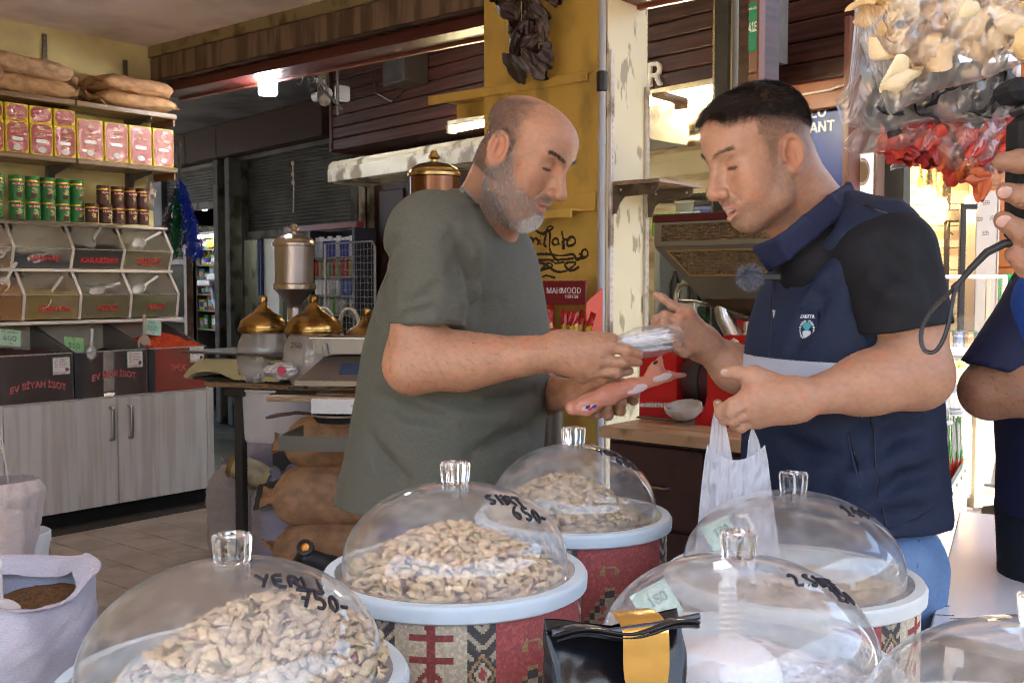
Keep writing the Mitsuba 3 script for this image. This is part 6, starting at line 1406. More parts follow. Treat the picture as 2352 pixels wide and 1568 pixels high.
strokes = [  # pen strokes read off the pillar, in 2352 x 1568 picture points
 [(1213, 560), (1216, 548), (1222, 548), (1223, 560), (1227, 549), (1233, 549), (1234, 562)], [(1240, 550), (1240, 561), (1245, 560)], [(1241, 541), (1242, 543)],
 [(1228, 527), (1245, 536), (1262, 529), (1270, 522), (1262, 520), (1255, 530), (1252, 548), (1250, 562), (1256, 566)], [(1246, 541), (1262, 533), (1263, 550), (1262, 570), (1272, 590), (1284, 600)],
 [(1270, 552), (1278, 548), (1282, 553), (1278, 562), (1270, 560), (1270, 552)], [(1282, 549), (1283, 562), (1287, 560)], [(1290, 530), (1291, 562), (1293, 552), (1299, 550), (1301, 562)],
 [(1301, 562), (1312, 564), (1321, 556), (1318, 546), (1308, 546), (1304, 554)], [(1309, 551), (1310, 553)],
 [(1218, 587), (1235, 584), (1262, 584), (1300, 586), (1320, 588), (1324, 596), (1334, 592), (1330, 582)], [(1324, 594), (1340, 592), (1350, 584), (1346, 574), (1338, 576), (1336, 586), (1344, 590)],
 [(1222, 600), (1250, 597), (1290, 596), (1318, 593)], [(1262, 596), (1276, 605), (1296, 602)], [(1230, 610), (1245, 604), (1262, 614), (1280, 624), (1300, 622), (1316, 612), (1322, 604), (1312, 602), (1298, 608), (1304, 618), (1318, 620), (1330, 612)],
 [(1232, 626), (1250, 618), (1268, 608), (1262, 604), (1250, 612), (1240, 622)], [(1309, 614), (1312, 615)], [(1236, 640), (1255, 632), (1275, 638)]]
from scipy.interpolate import splprep, splev
k = thing('calligraphy', 'black brush lettering with flourishes on the mustard side of the pillar', 'lettering')
for s in strokes:
 q = np.array([hit(x, y, SHOP, 0, 3.8585) for x, y in s])
 if len(q) > 3:
  tck, _ = splprep([q[:, 1], q[:, 2]], s=0, k=3)
  yy, zz_ = splev(np.linspace(0, 1, 12 * len(q)), tck)
  q = np.stack([np.full(len(yy), 3.8585), yy, zz_], 1)
 wdt = 0.0036 + 0.0030 * np.abs(np.sin(np.linspace(0.4, 5.5, len(q))))
 part(k, 'stroke', tube(q, wdt, 6, flat=1.0, ref=(1, 0, 0)) if False else mv(tube(q - [3.8585, 0, 0], wdt, 6), np.diag([0.15, 1, 1, 1]) + np.array([[0, 0, 0, 3.859], [0, 0, 0, 0], [0, 0, 0, 0], [0, 0, 0, 0]])), 'vc_matte', color=(0.035, 0.022, 0.012), fr=SHOP)
k = thing('sachet_display', 'dark red coffee sachet display box with a lettered header beside the T-shirt', 'display box')
du = 3.70
a, b = hit(1240, 645, SHOP, 0, du), hit(1345, 700, SHOP, 0, du)
DW0, DW1 = b[1], b[1] + 0.27
zt, zm = a[2], hit(1300, 700, SHOP, 0, du)[2]
zb = zm - 0.20
part(k, 'header', box(du, du + 0.006, DW0, DW1, zm, zt, 0.001), 'vc_satin', color=(0.16, 0.008, 0.016), fr=SHOP)
o = hit(1295, 667, SHOP, 0, du)
part(k, 'lettering', [on(text('MAHMOOD', 0.026, 0.001, False, sx=0.98), FACE_MU, (du - 0.0012, o[1], o[2])), on(text('COFFEE', 0.014, 0.001, False), FACE_MU, (du - 0.0012, o[1] - 0.045, o[2] - 0.027))], 'vc_satin', color=(0.78, 0.74, 0.74), fr=SHOP)
side = ext([(du, zb), (du + 0.13, zb), (du + 0.13, zt - 0.03), (du + 0.006, zm + 0.01)], 0.004)
for w in (DW0, DW1 - 0.004):
 part(k, 'side', mv(side, np.array([[1, 0, 0, 0], [0, 0, 1, w], [0, 1, 0, 0], [0, 0, 0, 1.0]])), 'vc_satin', color=(0.52, 0.05, 0.025), fr=SHOP)
part(k, 'front', box(du - 0.005, du - 0.0005, DW0, DW1, zb, zb + 0.06), 'vc_satin', color=(0.45, 0.02, 0.025), fr=SHOP)
part(k, 'bottom', box(du, du + 0.13, DW0, DW1, zb - 0.004, zb - 0.0005), 'vc_satin', color=(0.3, 0.02, 0.02), fr=SHOP)
part(k, 'stand', box(du + 0.0, du + 0.12, DW0 + 0.01, DW1, 0.92, zb - 0.0045), 'vc_satin', color=(0.05, 0.03, 0.03), fr=SHOP)
for i in range(9):
 q = thing('coffee_sachet', f'glossy red and yellow sachet in the display box, {ORD[i]} from its open side', 'sachet', 'sachets in the display box')
 M = SHOP @ rotz(0, (du + 0.012 + 0.010 * (i % 3), DW0 + 0.022 + 0.026 * i, zb + 0.012)) @ rot((1, 0, 0), rng.uniform(-22, 22)) @ rot((0, 0, 1), rng.uniform(-25, 25))
 m = bumpy(grid(lambda s, t: np.stack([-0.010 * np.sin(np.pi * s) * np.sin(np.pi * np.clip(t, 0.08, 0.92)), 0.034 * (0.5 - s), 0.165 * t], -1), 8, 24), 0.003, 60, i)
 m2 = mv(m, np.diag([-1, 1, 1, 1.0]))
 m2.invert()
 part(q, 'foil', [m, m2], 'vc_gloss', True, (0.42, 0.018, 0.02), M)
 part(q, 'yellow_print', bumpy(grid(lambda s, t: np.stack([-0.012 * np.sin(np.pi * s) - 0.002, 0.030 * (0.5 - s), 0.035 + 0.055 * t + 0.02 * s], -1), 8, 10), 0.0015, 60, i), 'vc_gloss', True, (0.60, 0.40, 0.03), M)
 part(q, 'dark_print', bumpy(grid(lambda s, t: np.stack([-0.0125 * np.sin(np.pi * s) - 0.0025, 0.022 * (0.5 - s), 0.028 + 0.022 * t], -1), 6, 6), 0.001, 60, i), 'vc_gloss', True, (0.06, 0.01, 0.015), M)
k = thing('paper_cup', 'paper cup with milky coffee at the foot of the sachet display', 'cup')
o = hit(1268, 756, SHOP, 0, 3.62)
M = SHOP @ rotz(0, (3.62, o[1], 0))
part(k, 'cup', lathe([(0, o[2] - 0.10), (0.032, o[2] - 0.10), (0.044, o[2] - 0.005)], 24), 'vc_satin', 40, (0.62, 0.58, 0.52), M)
part(k, 'rim', lathe([(0.043, o[2] - 0.006), (0.047, o[2] - 0.004), (0.047, o[2] + 0.001), (0.043, o[2] + 0.002)], 24), 'vc_satin', 40, (0.5, 0.03, 0.04), M)
part(k, 'coffee', lathe([(0, o[2] - 0.008), (0.0425, o[2] - 0.008)], 24), 'vc_satin', 40, (0.36, 0.25, 0.16), M)
part(k, 'saucer_stand', lathe([(0.05, 0.0), (0.05, o[2] - 0.1015), (0, o[2] - 0.101)], 20), 'vc_satin', 30, (0.06, 0.04, 0.035), M)
def shrivel(L, r, seed, open_end=True):
 """a dried hollow vegetable skin along z"""
 def fn(s, t):
  a = 6.283 * t
  rr = r * (0.55 + 0.45 * np.sin(np.pi * np.clip(0.12 + 0.8 * s, 0, 1))) * (1 + 0.30 * np.sin(3 * a + seed + 3 * s) * (0.4 + s) + 0.16 * np.sin(7 * a + 2 * seed - 5 * s))
  return np.stack([rr * np.cos(a) * (1.25 - 0.5 * s), rr * np.sin(a) * 0.75, -L * s + 0.25 * r * np.sin(2 * a + seed)], -1)
 return bumpy(grid(fn, 12, 26), r * 0.16, 0.8 / r, seed, 3)
for (od, xs_, n0, yb) in (('left', 1160, 7, 118), ('middle', 1198, 9, 130), ('right', 1238, 7, 112)):
 k = thing('dried_aubergine_string', f'{od} string of dark dried aubergine skins hanging on the pillar', 'dried vegetables', 'strings of dried aubergine on the pillar')
 top, bot = hit(xs_, -95, SHOP, 0, 3.70), hit(xs_, yb, SHOP, 0, 3.70)
 part(k, 'thread', cyl([*top[:2], 2.954], bot, 0.0022, 5), 'vc_matte', color=(0.4, 0.3, 0.2), fr=SHOP)
 for i in range(n0):
  t = i / (n0 - 1)
  c = top * (1 - t) + bot * t + [rng.uniform(-0.03, 0.03), rng.uniform(-0.03, 0.03), 0]
  M = SHOP @ rotz(rng.uniform(0, 360), c) @ rot((1, 0, 0), rng.uniform(-50, 50)) @ rot((0, 1, 0), rng.uniform(-50, 50))
  lp = i == n0 - 1 and od != 'right'
  part(k, 'dried_skin', mv(shrivel(0.10 if not lp else 0.15, rng.uniform(0.034, 0.046), seed=i + 13 * n0 + xs_ % 7), np.diag([1, 1, 1, 1.0])), 'vc_satin', True, np.array((0.045, 0.026, 0.024)) * rng.uniform(0.5, 1.5), M)
CZ = 0.925
c0 = hit(1378, 978, SHOP, 2, CZ)       # near left corner of the counter
k = thing('grinder_counter', 'dark wooden drawer counter with a plywood top under the red coffee grinder', 'counter')
cu0, cw0 = c0[0], c0[1]
part(k, 'top', box(cu0, cu0 + 0.75, cw0 - 0.74, cw0, CZ - 0.035, CZ, 0.003), 'wood_plywood', fr=SHOP)
part(k, 'edge_lip', box(cu0 - 0.004, cu0 - 0.0005, cw0 - 0.74, cw0, CZ - 0.036, CZ - 0.002), 'vc_dirty', color=(0.42, 0.28, 0.17), fr=SHOP)
part(k, 'body', box(cu0 + 0.03, cu0 + 0.72, cw0 - 0.72, cw0 - 0.02, 0.06, CZ - 0.036), 'vc_satin', color=(0.028, 0.012, 0.010), fr=SHOP)
part(k, 'plinth', box(cu0 + 0.07, cu0 + 0.7, cw0 - 0.7, cw0 - 0.04, -0.01, 0.059), 'vc_satin', color=(0.015, 0.012, 0.012), fr=SHOP)
for i in range(2):
 for j in range(3):
  w1 = cw0 - 0.03 - 0.35 * i
  z0 = 0.09 + 0.265 * j
  q = part(k, 'drawer', box(cu0 + 0.012, cu0 + 0.029, w1 - 0.34, w1, z0, z0 + 0.255, 0.003), 'vc_satin', color=(0.035, 0.014, 0.011), fr=SHOP)
  part(q, 'handle', tube([(cu0 + 0.011, w1 - 0.12, z0 + 0.13), (cu0 - 0.01, w1 - 0.125, z0 + 0.13), (cu0 - 0.01, w1 - 0.22, z0 + 0.13), (cu0 + 0.011, w1 - 0.225, z0 + 0.13)], 0.006, 8), 'vc_metal', 40, (0.35, 0.33, 0.32), SHOP)
RED = (0.42, 0.008, 0.012)
k = thing('coffee_grinder', 'red coffee grinder with a large bean hopper and polished arms on the wooden counter', 'grinder')
mu = cu0 + 0.20
h = lambda x, y, u=mu: hit(x, y, SHOP, 0, u)
tl_, ml_, bl_ = h(1505, 512), h(1508, 566), h(1600, 650)
wL, zT, zM, zB = tl_[1], tl_[2], ml_[2], bl_[2]
wb1 = bl_[1]
HW = 0.52
part(k, 'hopper_lid', box(mu - 0.015, mu + 0.37, wL - HW, wL + 0.002, zT, zT + 0.026, 0.003), 'vc_gloss', color=(0.07, 0.010, 0.012), fr=SHOP)
fw = 0.016
part(k, 'upper_frame', [box(mu - 0.006, mu, wL - HW, wL, zM, zM + 0.015), box(mu - 0.006, mu, wL - HW, wL, zT - 0.008, zT - 0.0005), box(mu - 0.006, mu, wL - 0.026, wL, zM + 0.0155, zT - 0.0085), box(mu - 0.006, mu, wL - HW, wL - HW + 0.026, zM + 0.0155, zT - 0.0085)], 'vc_steel', color=(0.30, 0.27, 0.22), fr=SHOP)
zc = zM - 0.02
lowq = Polygon([(wL, zM - 0.001), (wL - HW, zM - 0.001), (wL - HW + 0.10, zB - 0.05), (wb1 - 0.02, zB - 0.05)])
pane = Polygon([(wL - 0.045, zM - 0.014), (wL - HW + 0.045, zM - 0.014), (wL - HW + 0.125, zB + 0.022), (wb1 + 0.022, zB + 0.022)])
MU_ = np.array([[0, 0, 1, mu - 0.005], [1, 0, 0, 0], [0, 1, 0, 0], [0, 0, 0, 1.0]])
part(k, 'hopper_front', ext(lowq.difference(pane), 0.005, MU_), 'vc_steel', color=(0.17, 0.16, 0.145), fr=SHOP)
part(k, 'pane_trim', ext(pane.difference(pane.buffer(-0.005)), 0.003, MU_ + np.array([[0, 0, 0, -0.0035], [0] * 4, [0] * 4, [0] * 4])), 'vc_metal', color=(0.55, 0.36, 0.2), fr=SHOP)
part(k, 'upper_pane', box(mu - 0.0035, mu - 0.0015, wL - HW + 0.026, wL - 0.026, zM + 0.0155, zT - 0.0085), 'pane', fr=SHOP)
part(k, 'lower_pane', ext(pane, 0.001, MU_ + np.array([[0, 0, 0, 0.001], [0] * 4, [0] * 4, [0] * 4])), 'pane', fr=SHOP)
part(k, 'hopper_back', [box(mu + 0.35, mu + 0.355, wL - HW, wL, zB - 0.05, zT), box(mu, mu + 0.35, wL - 0.004, wL, zM, zT), box(mu, mu + 0.35, wL - HW, wL - HW + 0.004, zM, zT)], 'vc_steel', color=(0.15, 0.14, 0.125), fr=SHOP)
sl = np.array([[mu, wL, zM], [mu + 0.35, wL, zM], [mu + 0.35, wb1 - 0.02, zB - 0.05], [mu, wb1 - 0.02, zB - 0.05]])
part(k, 'hopper_side', trimesh.Trimesh(sl, [(0, 1, 2), (0, 2, 3)]), 'vc_steel', color=(0.20, 0.18, 0.15), fr=SHOP)
sl = np.array([[mu, wL - HW, zM], [mu + 0.35, wL - HW, zM], [mu + 0.35, wL - HW + 0.10, zB - 0.05], [mu, wL - HW + 0.10, zB - 0.05]])
part(k, 'hopper_side', trimesh.Trimesh(sl, [(0, 2, 1), (0, 3, 2)]), 'vc_steel', color=(0.20, 0.18, 0.15), fr=SHOP)
part(k, 'hopper_cone', trimesh.convex.convex_hull(np.array([(mu + 0.0, wb1 - 0.02, zB - 0.051), (mu + 0.0, wL - HW + 0.10, zB - 0.051), (mu + 0.34, wb1 - 0.02, zB - 0.051), (mu + 0.34, wL - HW + 0.10, zB - 0.051), (mu + 0.08, wb1 - 0.11, zB - 0.14), (mu + 0.08, wb1 - 0.19, zB - 0.14), (mu + 0.22, wb1 - 0.11, zB - 0.14), (mu + 0.22, wb1 - 0.19, zB - 0.14)])), 'vc_steel', color=(0.17, 0.145, 0.115), fr=SHOP)
bean = trimesh.creation.icosphere(subdivisions=2, radius=1.0)
bv = np.array(bean.vertices)
bv = bv * [0.0052, 0.0070, 0.0042]
bv[:, 2] = np.where((np.abs(bv[:, 0]) < 0.0011) & (bv[:, 2] > 0), bv[:, 2] - 0.0016, bv[:, 2])
bean = trimesh.Trimesh(bv, bean.faces, process=False)
def scatter(base, pts, rots, cols, scl=None):
 v0, f0 = np.array(base.vertices), np.array(base.faces)
 V = np.einsum('nij,kj->nki', rots, v0) * (1 if scl is None else scl[:, None, None]) + pts[:, None]
 Fc = f0[None] + (np.arange(len(pts)) * len(v0))[:, None, None]
 return trimesh.Trimesh(V.reshape(-1, 3), Fc.reshape(-1, 3), process=False), np.repeat(cols, len(v0), 0)
def rand_rots(n, rng):
 q = rng.normal(size=(n, 4))
 q /= np.linalg.norm(q, axis=1, keepdims=True)
 w, x, y, z = q.T
 return np.stack([np.stack([1 - 2 * (y * y + z * z), 2 * (x * y - z * w), 2 * (x * z + y * w)], -1), np.stack([2 * (x * y + z * w), 1 - 2 * (x * x + z * z), 2 * (y * z - x * w)], -1), np.stack([2 * (x * z - y * w), 2 * (y * z + x * w), 1 - 2 * (x * x + y * y)], -1)], -2)
bp_ = []
for reg in (sbox(wL - HW + 0.024, zM + 0.012, wL - 0.024, zT - 0.006), pane.buffer(0.006)):
 x0, y0, x1, y1 = reg.bounds
 for lay in range(2):
  nx, ny = int((x1 - x0) / 0.0098), int((y1 - y0) / 0.0098)
  for i in range(nx):
   for j in range(ny):
    p = (x0 + (i + 0.5 + 0.5 * (j % 2)) * 0.0098 + rng.uniform(-.002, .002), y0 + (j + 0.5) * 0.0098 + rng.uniform(-.002, .002))
    if reg.contains(Point(p)):
     bp_.append((mu + 0.006 + 0.007 * lay + rng.uniform(0, 0.003), p[0], p[1]))
bp_ = np.array(bp_)
m, c = scatter(bean, bp_, rand_rots(len(bp_), rng), np.array((0.10, 0.040, 0.018)) * rng.uniform(0.45, 1.7, (len(bp_), 1)))
v, n = np.array(m.vertices), None
bk = thing('coffee_beans', 'roasted coffee beans filling the grinder hopper', 'beans')
labels[bk]['kind'] = 'stuff'
scene[bk] = shape(m, 'vc_satin', True, c, None, SHOP)
part(bk, 'backing', [box(mu + 0.024, mu + 0.03, wL - HW + 0.01, wL - 0.01, zM + 0.002, zT - 0.002), ext(lowq.buffer(-0.01), 0.006, MU_ + np.array([[0, 0, 0, 0.029], [0] * 4, [0] * 4, [0] * 4]))], 'vc_matte', color=(0.03, 0.013, 0.008), fr=SHOP)
ub = mu + 0.06
lb_ = h(1468, 970, ub)
bw = lb_[1]
part(k, 'left_casting', trimesh.convex.convex_hull(np.vstack([np.array([(ub + du_, bw - x, CZ + z) for x, z in ((0, 0.001), (0, 0.17), (0.01, 0.21), (0.03, 0.235), (0.06, 0.24), (0.10, 0.24), (0.145, 0.22), (0.15, 0.001))]) for du_ in (0.0, 0.22)])), 'vc_gloss', color=RED, fr=SHOP)
part(k, 'mount_plate', box(ub - 0.02, ub + 0.2, bw - 0.17, bw + 0.0, CZ + 0.0005, CZ + 0.008, 0.002), 'vc_satin', color=(0.12, 0.09, 0.085), fr=SHOP)
part(k, 'motor_barrel', cyl((ub + 0.11, bw - 0.10, CZ + 0.135), (ub + 0.11, bw - 0.26, CZ + 0.135), 0.088, 28), 'vc_satin', 30, (0.05, 0.01, 0.012), SHOP, 'dark red motor barrel')
part(k, 'drive_belt', cyl((ub + 0.11, bw - 0.185, CZ + 0.135), (ub + 0.11, bw - 0.215, CZ + 0.135), 0.093, 28), 'vc_satin', 30, (0.025, 0.025, 0.026), SHOP)
rb = [(bw - 0.24, 0.001), (bw - 0.24, 0.045), (bw - 0.275, 0.06), (bw - 0.285, 0.10), (bw - 0.285, 0.22), (bw - 0.31, 0.285), (bw - 0.36, 0.30), (bw - 0.52, 0.30), (bw - 0.52, 0.001)]
part(k, 'right_casting', ext(rb, 0.30, np.array([[0, 0, 1, ub - 0.04], [1, 0, 0, 0], [0, 1, 0, CZ], [0, 0, 0, 1.0]])), 'vc_gloss', color=RED, fr=SHOP)
part(k, 'neck', box(ub + 0.0, ub + 0.16, bw - 0.44, bw - 0.34, CZ + 0.301, CZ + 0.36, 0.006), 'vc_gloss', color=RED, fr=SHOP)
part(k, 'bolt_head', ball((0, 0, 0), 0.011, 2), 'vc_metal', True, (0.5, 0.47, 0.45), SHOP @ rotz(0, (ub - 0.045, bw - 0.262, CZ + 0.05)))
q = [h(x, y, ub - 0.01) for x, y in ((1660, 655), (1658, 690), (1665, 730), (1690, 775), (1700, 790))]
part(k, 'polished_arm', mv(tube(np.array(q), [0.030, 0.030, 0.029, 0.030, 0.035], 14, flat=1.0, ref=(0, 1, 0)), np.eye(4)), 'vc_metal', 40, (0.62, 0.60, 0.58), SHOP)
o = h(1660, 650, ub - 0.015)
part(k, 'arm_clamp', box(o[0] - 0.004, o[0] + 0.012, o[1] - 0.045, o[1] + 0.045, o[2] - 0.02, o[2] + 0.025, 0.004), 'vc_steel', color=(0.42, 0.38, 0.33), fr=SHOP)
part(k, 'clamp_bolt', [ball((o[0] - 0.008, o[1] + s, o[2] + 0.002), 0.009, 2) for s in (-0.022, 0.022)], 'vc_metal', True, (0.7, 0.68, 0.66), SHOP)
q = [h(x, y, ub - 0.03) for x, y in ((1551, 700), (1553, 675), (1560, 656), (1575, 651), (1632, 650))]
part(k, 'bent_lever', tube(q, [0.0075, 0.008, 0.009, 0.0095, 0.010], 10), 'vc_steel', 40, (0.52, 0.48, 0.42), SHOP)
part(k, 'lever_bolt', [ball(h(x, 654, ub - 0.04), 0.007, 1) for x in (1598, 1612, 1628)], 'vc_metal', True, (0.5, 0.47, 0.42), SHOP)
q = [h(x, y, ub - 0.02) for x, y in ((1556, 690), (1575, 692), (1595, 692), (1640, 704), (1665, 712), (1722, 730))]
part(k, 'linkage', tube(q, [0.009, 0.011, 0.006, 0.011, 0.012, 0.012], 8, flat=0.6), 'vc_steel', 40, (0.27, 0.24, 0.21), SHOP)
part(k, 'rod', cyl(h(1596, 688, ub), h(1596, 820, ub), 0.0075, 12), 'vc_metal', 30, (0.62, 0.60, 0.58), SHOP)
part(k, 'valve', [cyl(h(1716, 738, ub), h(1716, 760, ub), 0.013, 14), ball(h(1716, 768, ub), 0.015, 2)], 'vc_metal', 30, (0.62, 0.58, 0.5), SHOP)
o = h(1715, 775, ub + 0.03)
part(k, 'polished_shroud', trimesh.convex.convex_hull(np.array([(o[0] + a, o[1] + b, o[2] + c) for a, b, c in ((0, 0.05, -0.03), (0, -0.1, -0.03), (0.1, 0.05, -0.03), (0.1, -0.1, -0.03), (0, 0.02, 0.02), (0, -0.12, 0.06), (0.1, 0.02, 0.02), (0.1, -0.12, 0.06))])), 'vc_metal', color=(0.66, 0.62, 0.6), fr=SHOP)
k = scoop('scoop', 'stained white scoop hanging in front of the red grinder, handle to the left', SHOP @ frame(hit(1562, 935, SHOP, 0, ub - 0.06), (0.0, 1.0, -0.06), (-0.4, 0.1, 1)), 0.15, 0.050, (0.45, 0.41, 0.37), ribbed=True, mtl='vc_dirty')
# ================================================================ the domed bins in front
rng = np.random.default_rng(61)
def kilim(p, n, uv):
 q = 0.0030
 gx, gy = dr.floor(uv.x / q), dr.floor(uv.y / q)
 x, y = gx * q, gy * q
 xm = x - 0.36 * dr.floor(x / 0.36)
 thread = 0.72 + 0.5 * cell_rand(gx, gy, 3) * noise(uv.x * 300, uv.y * 300)
 RED_, DARK, CREAM, OCH = mi.Color3f(0.40, 0.105, 0.105), mi.Color3f(0.085, 0.08, 0.085), mi.Color3f(0.55, 0.48, 0.37), mi.Color3f(0.36, 0.25, 0.13)
 def cyc(v, per):
  return v - per * dr.floor(v / per) - per / 2
 def step(d, a, b):
  return (d >= a) & (d < b)
 xa, ya = dr.abs(xm - 0.165), cyc(y, 0.150)
 d1 = dr.abs(ya) + 1.3 * xa
 c1 = dr.select(step(d1, 0.045, 0.056) | (d1 < 0.014) | (step(dr.abs(ya), 0.056, 0.066) & (xa < 0.030)) | ((xa < 0.006) & (dr.abs(ya) > 0.03)), RED_ * 0.7, dr.select(step(d1, 0.024, 0.032), OCH, CREAM))
 xb = dr.minimum(dr.abs(xm - 0.095), dr.abs(xm - 0.235))
 yb = cyc(y + 0.02, 0.118)
 chev = cyc(y - xb * 1.1, 0.026)
 d2 = dr.abs(yb) * 0.9 + xb * 1.2
 c2 = dr.select(d2 < 0.009, RED_, dr.select(step(d2, 0.009, 0.015), CREAM, dr.select(step(d2, 0.020, 0.026), OCH, dr.select((d2 > 0.032) & (dr.abs(chev) < 0.0050), CREAM * 0.8, DARK))))
 xc = dr.abs(xm - 0.31)
 xc = dr.minimum(xc, dr.abs(xm + 0.05))
 yc = cyc(y + 0.05, 0.19)
 d3 = dr.abs(yc) * 0.75 + dr.floor(xc / 0.009) * 0.009
 ring = step(d3, 0.040, 0.046)
 h = dr.abs(dr.abs(yc) - 0.024) + dr.abs(xc - 0.012)
 c3 = dr.select(ring, OCH, dr.select(step(d3, 0.033, 0.040), DARK, dr.select((h < 0.008) | (step(dr.abs(yc), 0.004, 0.010) & (xc < 0.022)), RED_, dr.select(d3 < 0.033, CREAM * 0.72, RED_))))
 c3 = dr.select((d3 > 0.070) & (xc < 0.006 + 0.012 * dr.abs(dr.sin(y * 90))), OCH, c3)
 on1 = (xm > 0.115) & (xm < 0.215)
 on2 = ((xm > 0.075) & (xm <= 0.115)) | ((xm >= 0.215) & (xm < 0.255))
 c = dr.select(on1, c1, dr.select(on2, c2, c3))
 return c * thread
mat('kilim', two(pr(proc(kilim), 0.85, spec=0.2)))
mat('dome_plastic', {'type': 'blendbsdf', 'weight': proc(lambda p, n, uv: 0.06 + 0.13 * smoothstep(0.35, 0.8, noise(p.x * 14, p.y * 14, p.z * 14) * 0.65 + 0.35 * noise(p.x * 60, p.y * 60, p.z * 60))),
                     'a': {'type': 'thindielectric', 'int_ior': 1.52}, 'b': two({'type': 'diffuse', 'reflectance': {'type': 'rgb', 'value': [0.72, 0.73, 0.75]}})})
mat('acrylic', {'type': 'dielectric', 'int_ior': 1.49, 'ext_ior': 1.0})
mat('ink', two(pr((0.012, 0.012, 0.02), 0.5)))
GL = {'Y': [[(0, 1), (.35, .5)], [(.7, 1), (.2, 0)]], 'E': [[(.65, 1), (.05, 1), (0, 0), (.65, 0)], [(.02, .5), (.5, .52)]], 'R': [[(0, 0), (0, 1), (.45, 1), (.6, .78), (.45, .55), (0, .5)], [(.3, .5), (.65, 0)]],
      'L': [[(0, 1), (0, 0), (.6, .02)]], 'i': [[(.2, .78), (.2, 0)], [(.2, 1.0), (.23, 1.04)]], 'S': [[(.6, .9), (.3, 1), (.05, .8), (.3, .52), (.6, .3), (.4, .02), (0, .08)]], 'T': [[(0, 1), (.7, 1)], [(.35, 1), (.35, 0)]],
      'I': [[(.2, 1), (.2, 0)]], 'N': [[(0, 0), (0, 1), (.55, 0), (.55, 1)]], 'F': [[(.6, 1), (0, 1), (0, 0)], [(0, .55), (.45, .55)]], '7': [[(0, 1), (.65, 1), (.25, 0)], [(.12, .5), (.58, .5)]],
      '5': [[(.6, 1), (.1, 1), (.05, .55), (.4, .6), (.6, .3), (.35, 0), (0, .08)]], '0': [[(.3, 1), (.05, .75), (.05, .25), (.3, 0), (.55, .25), (.55, .75), (.3, 1)]], '6': [[(.5, 1), (.15, .6), (.05, .25), (.3, 0), (.55, .25), (.35, .5), (.08, .35)]],
      '1': [[(.1, .75), (.35, 1), (.35, 0)], [(.1, 0), (.6, 0)]], '4': [[(.45, 1), (0, .35), (.65, .35)], [(.45, .6), (.42, 0)]], '2': [[(.05, .8), (.3, 1), (.55, .8), (.45, .5), (0, 0), (.65, .05)]], '.': [[(.1, .02), (.16, .05)]], '-': [[(0, .5), (.5, .5)]], ' ': []}
def hand(s, h, jit=0.04):
 """hand lettering: polylines, capitals h tall"""
 x, out = 0.0, []
 for ch in s:
  for st in GL[ch]:
   q = np.array(st) * h * [0.8, 1.0]
   q = q + rng.normal(size=q.shape) * jit * h * 0.5 + [x, 0]
   if len(q) > 3:
    t = np.linspace(0, len(q) - 1, 5 * len(q))
    q = np.stack([np.interp(t, np.arange(len(q)), q[:, c]) for c in (0, 1)], 1)
    q = np.stack([np.convolve(np.pad(q[:, c], 2, mode='edge'), np.ones(5) / 5, 'valid') for c in (0, 1)], 1)
   else:
    t = np.linspace(0, len(q) - 1, 3 * len(q))
    q = np.stack([np.interp(t, np.arange(len(q)), q[:, c]) for c in (0, 1)], 1)
   out.append(q)
  x += h * (0.35 if ch in 'i. I' else 0.72)
 return out
def pistachio(seed):
 r2 = np.random.default_rng(seed)
 L, Wd, H = 0.0105, 0.0064, 0.0066
 ms, cs = [], []
 op = r2.uniform(4, 17)
 for s in (1, -1):
  m = trimesh.creation.icosphere(subdivisions=2, radius=1.0)
  v = np.array(m.vertices)
  keep = (v[m.faces][:, :, 2] * s >= -0.12).all(1)
  v = v * [L, Wd, H]
  v[:, 0] *= 1 + 0.12 * (v[:, 0] / L)
  hinge = np.array([-L * 0.85, 0, 0])
  a = math.radians(op) * s * -1
  q = v - hinge
  v = np.stack([q[:, 0] * math.cos(a) + q[:, 2] * math.sin(a), q[:, 1], -q[:, 0] * math.sin(a) + q[:, 2] * math.cos(a)], 1) + hinge
  q = trimesh.Trimesh(v, m.faces[keep], process=False)
  q.remove_unreferenced_vertices()
  ms.append(q)
  cs.append(np.tile((0.56, 0.44, 0.30), (len(q.vertices), 1)))
 kn = trimesh.creation.icosphere(subdivisions=1, radius=1.0)
 kn.apply_scale((L * 0.86, Wd * 0.82, H * 0.80))
 ms.append(kn)
 cs.append(np.tile((0.20, 0.10, 0.10) if r2.random() < 0.6 else (0.26, 0.25, 0.08), (len(kn.vertices), 1)))
 return cat_(ms), np.vstack(cs)
NUTS = [pistachio(i) for i in range(6)]
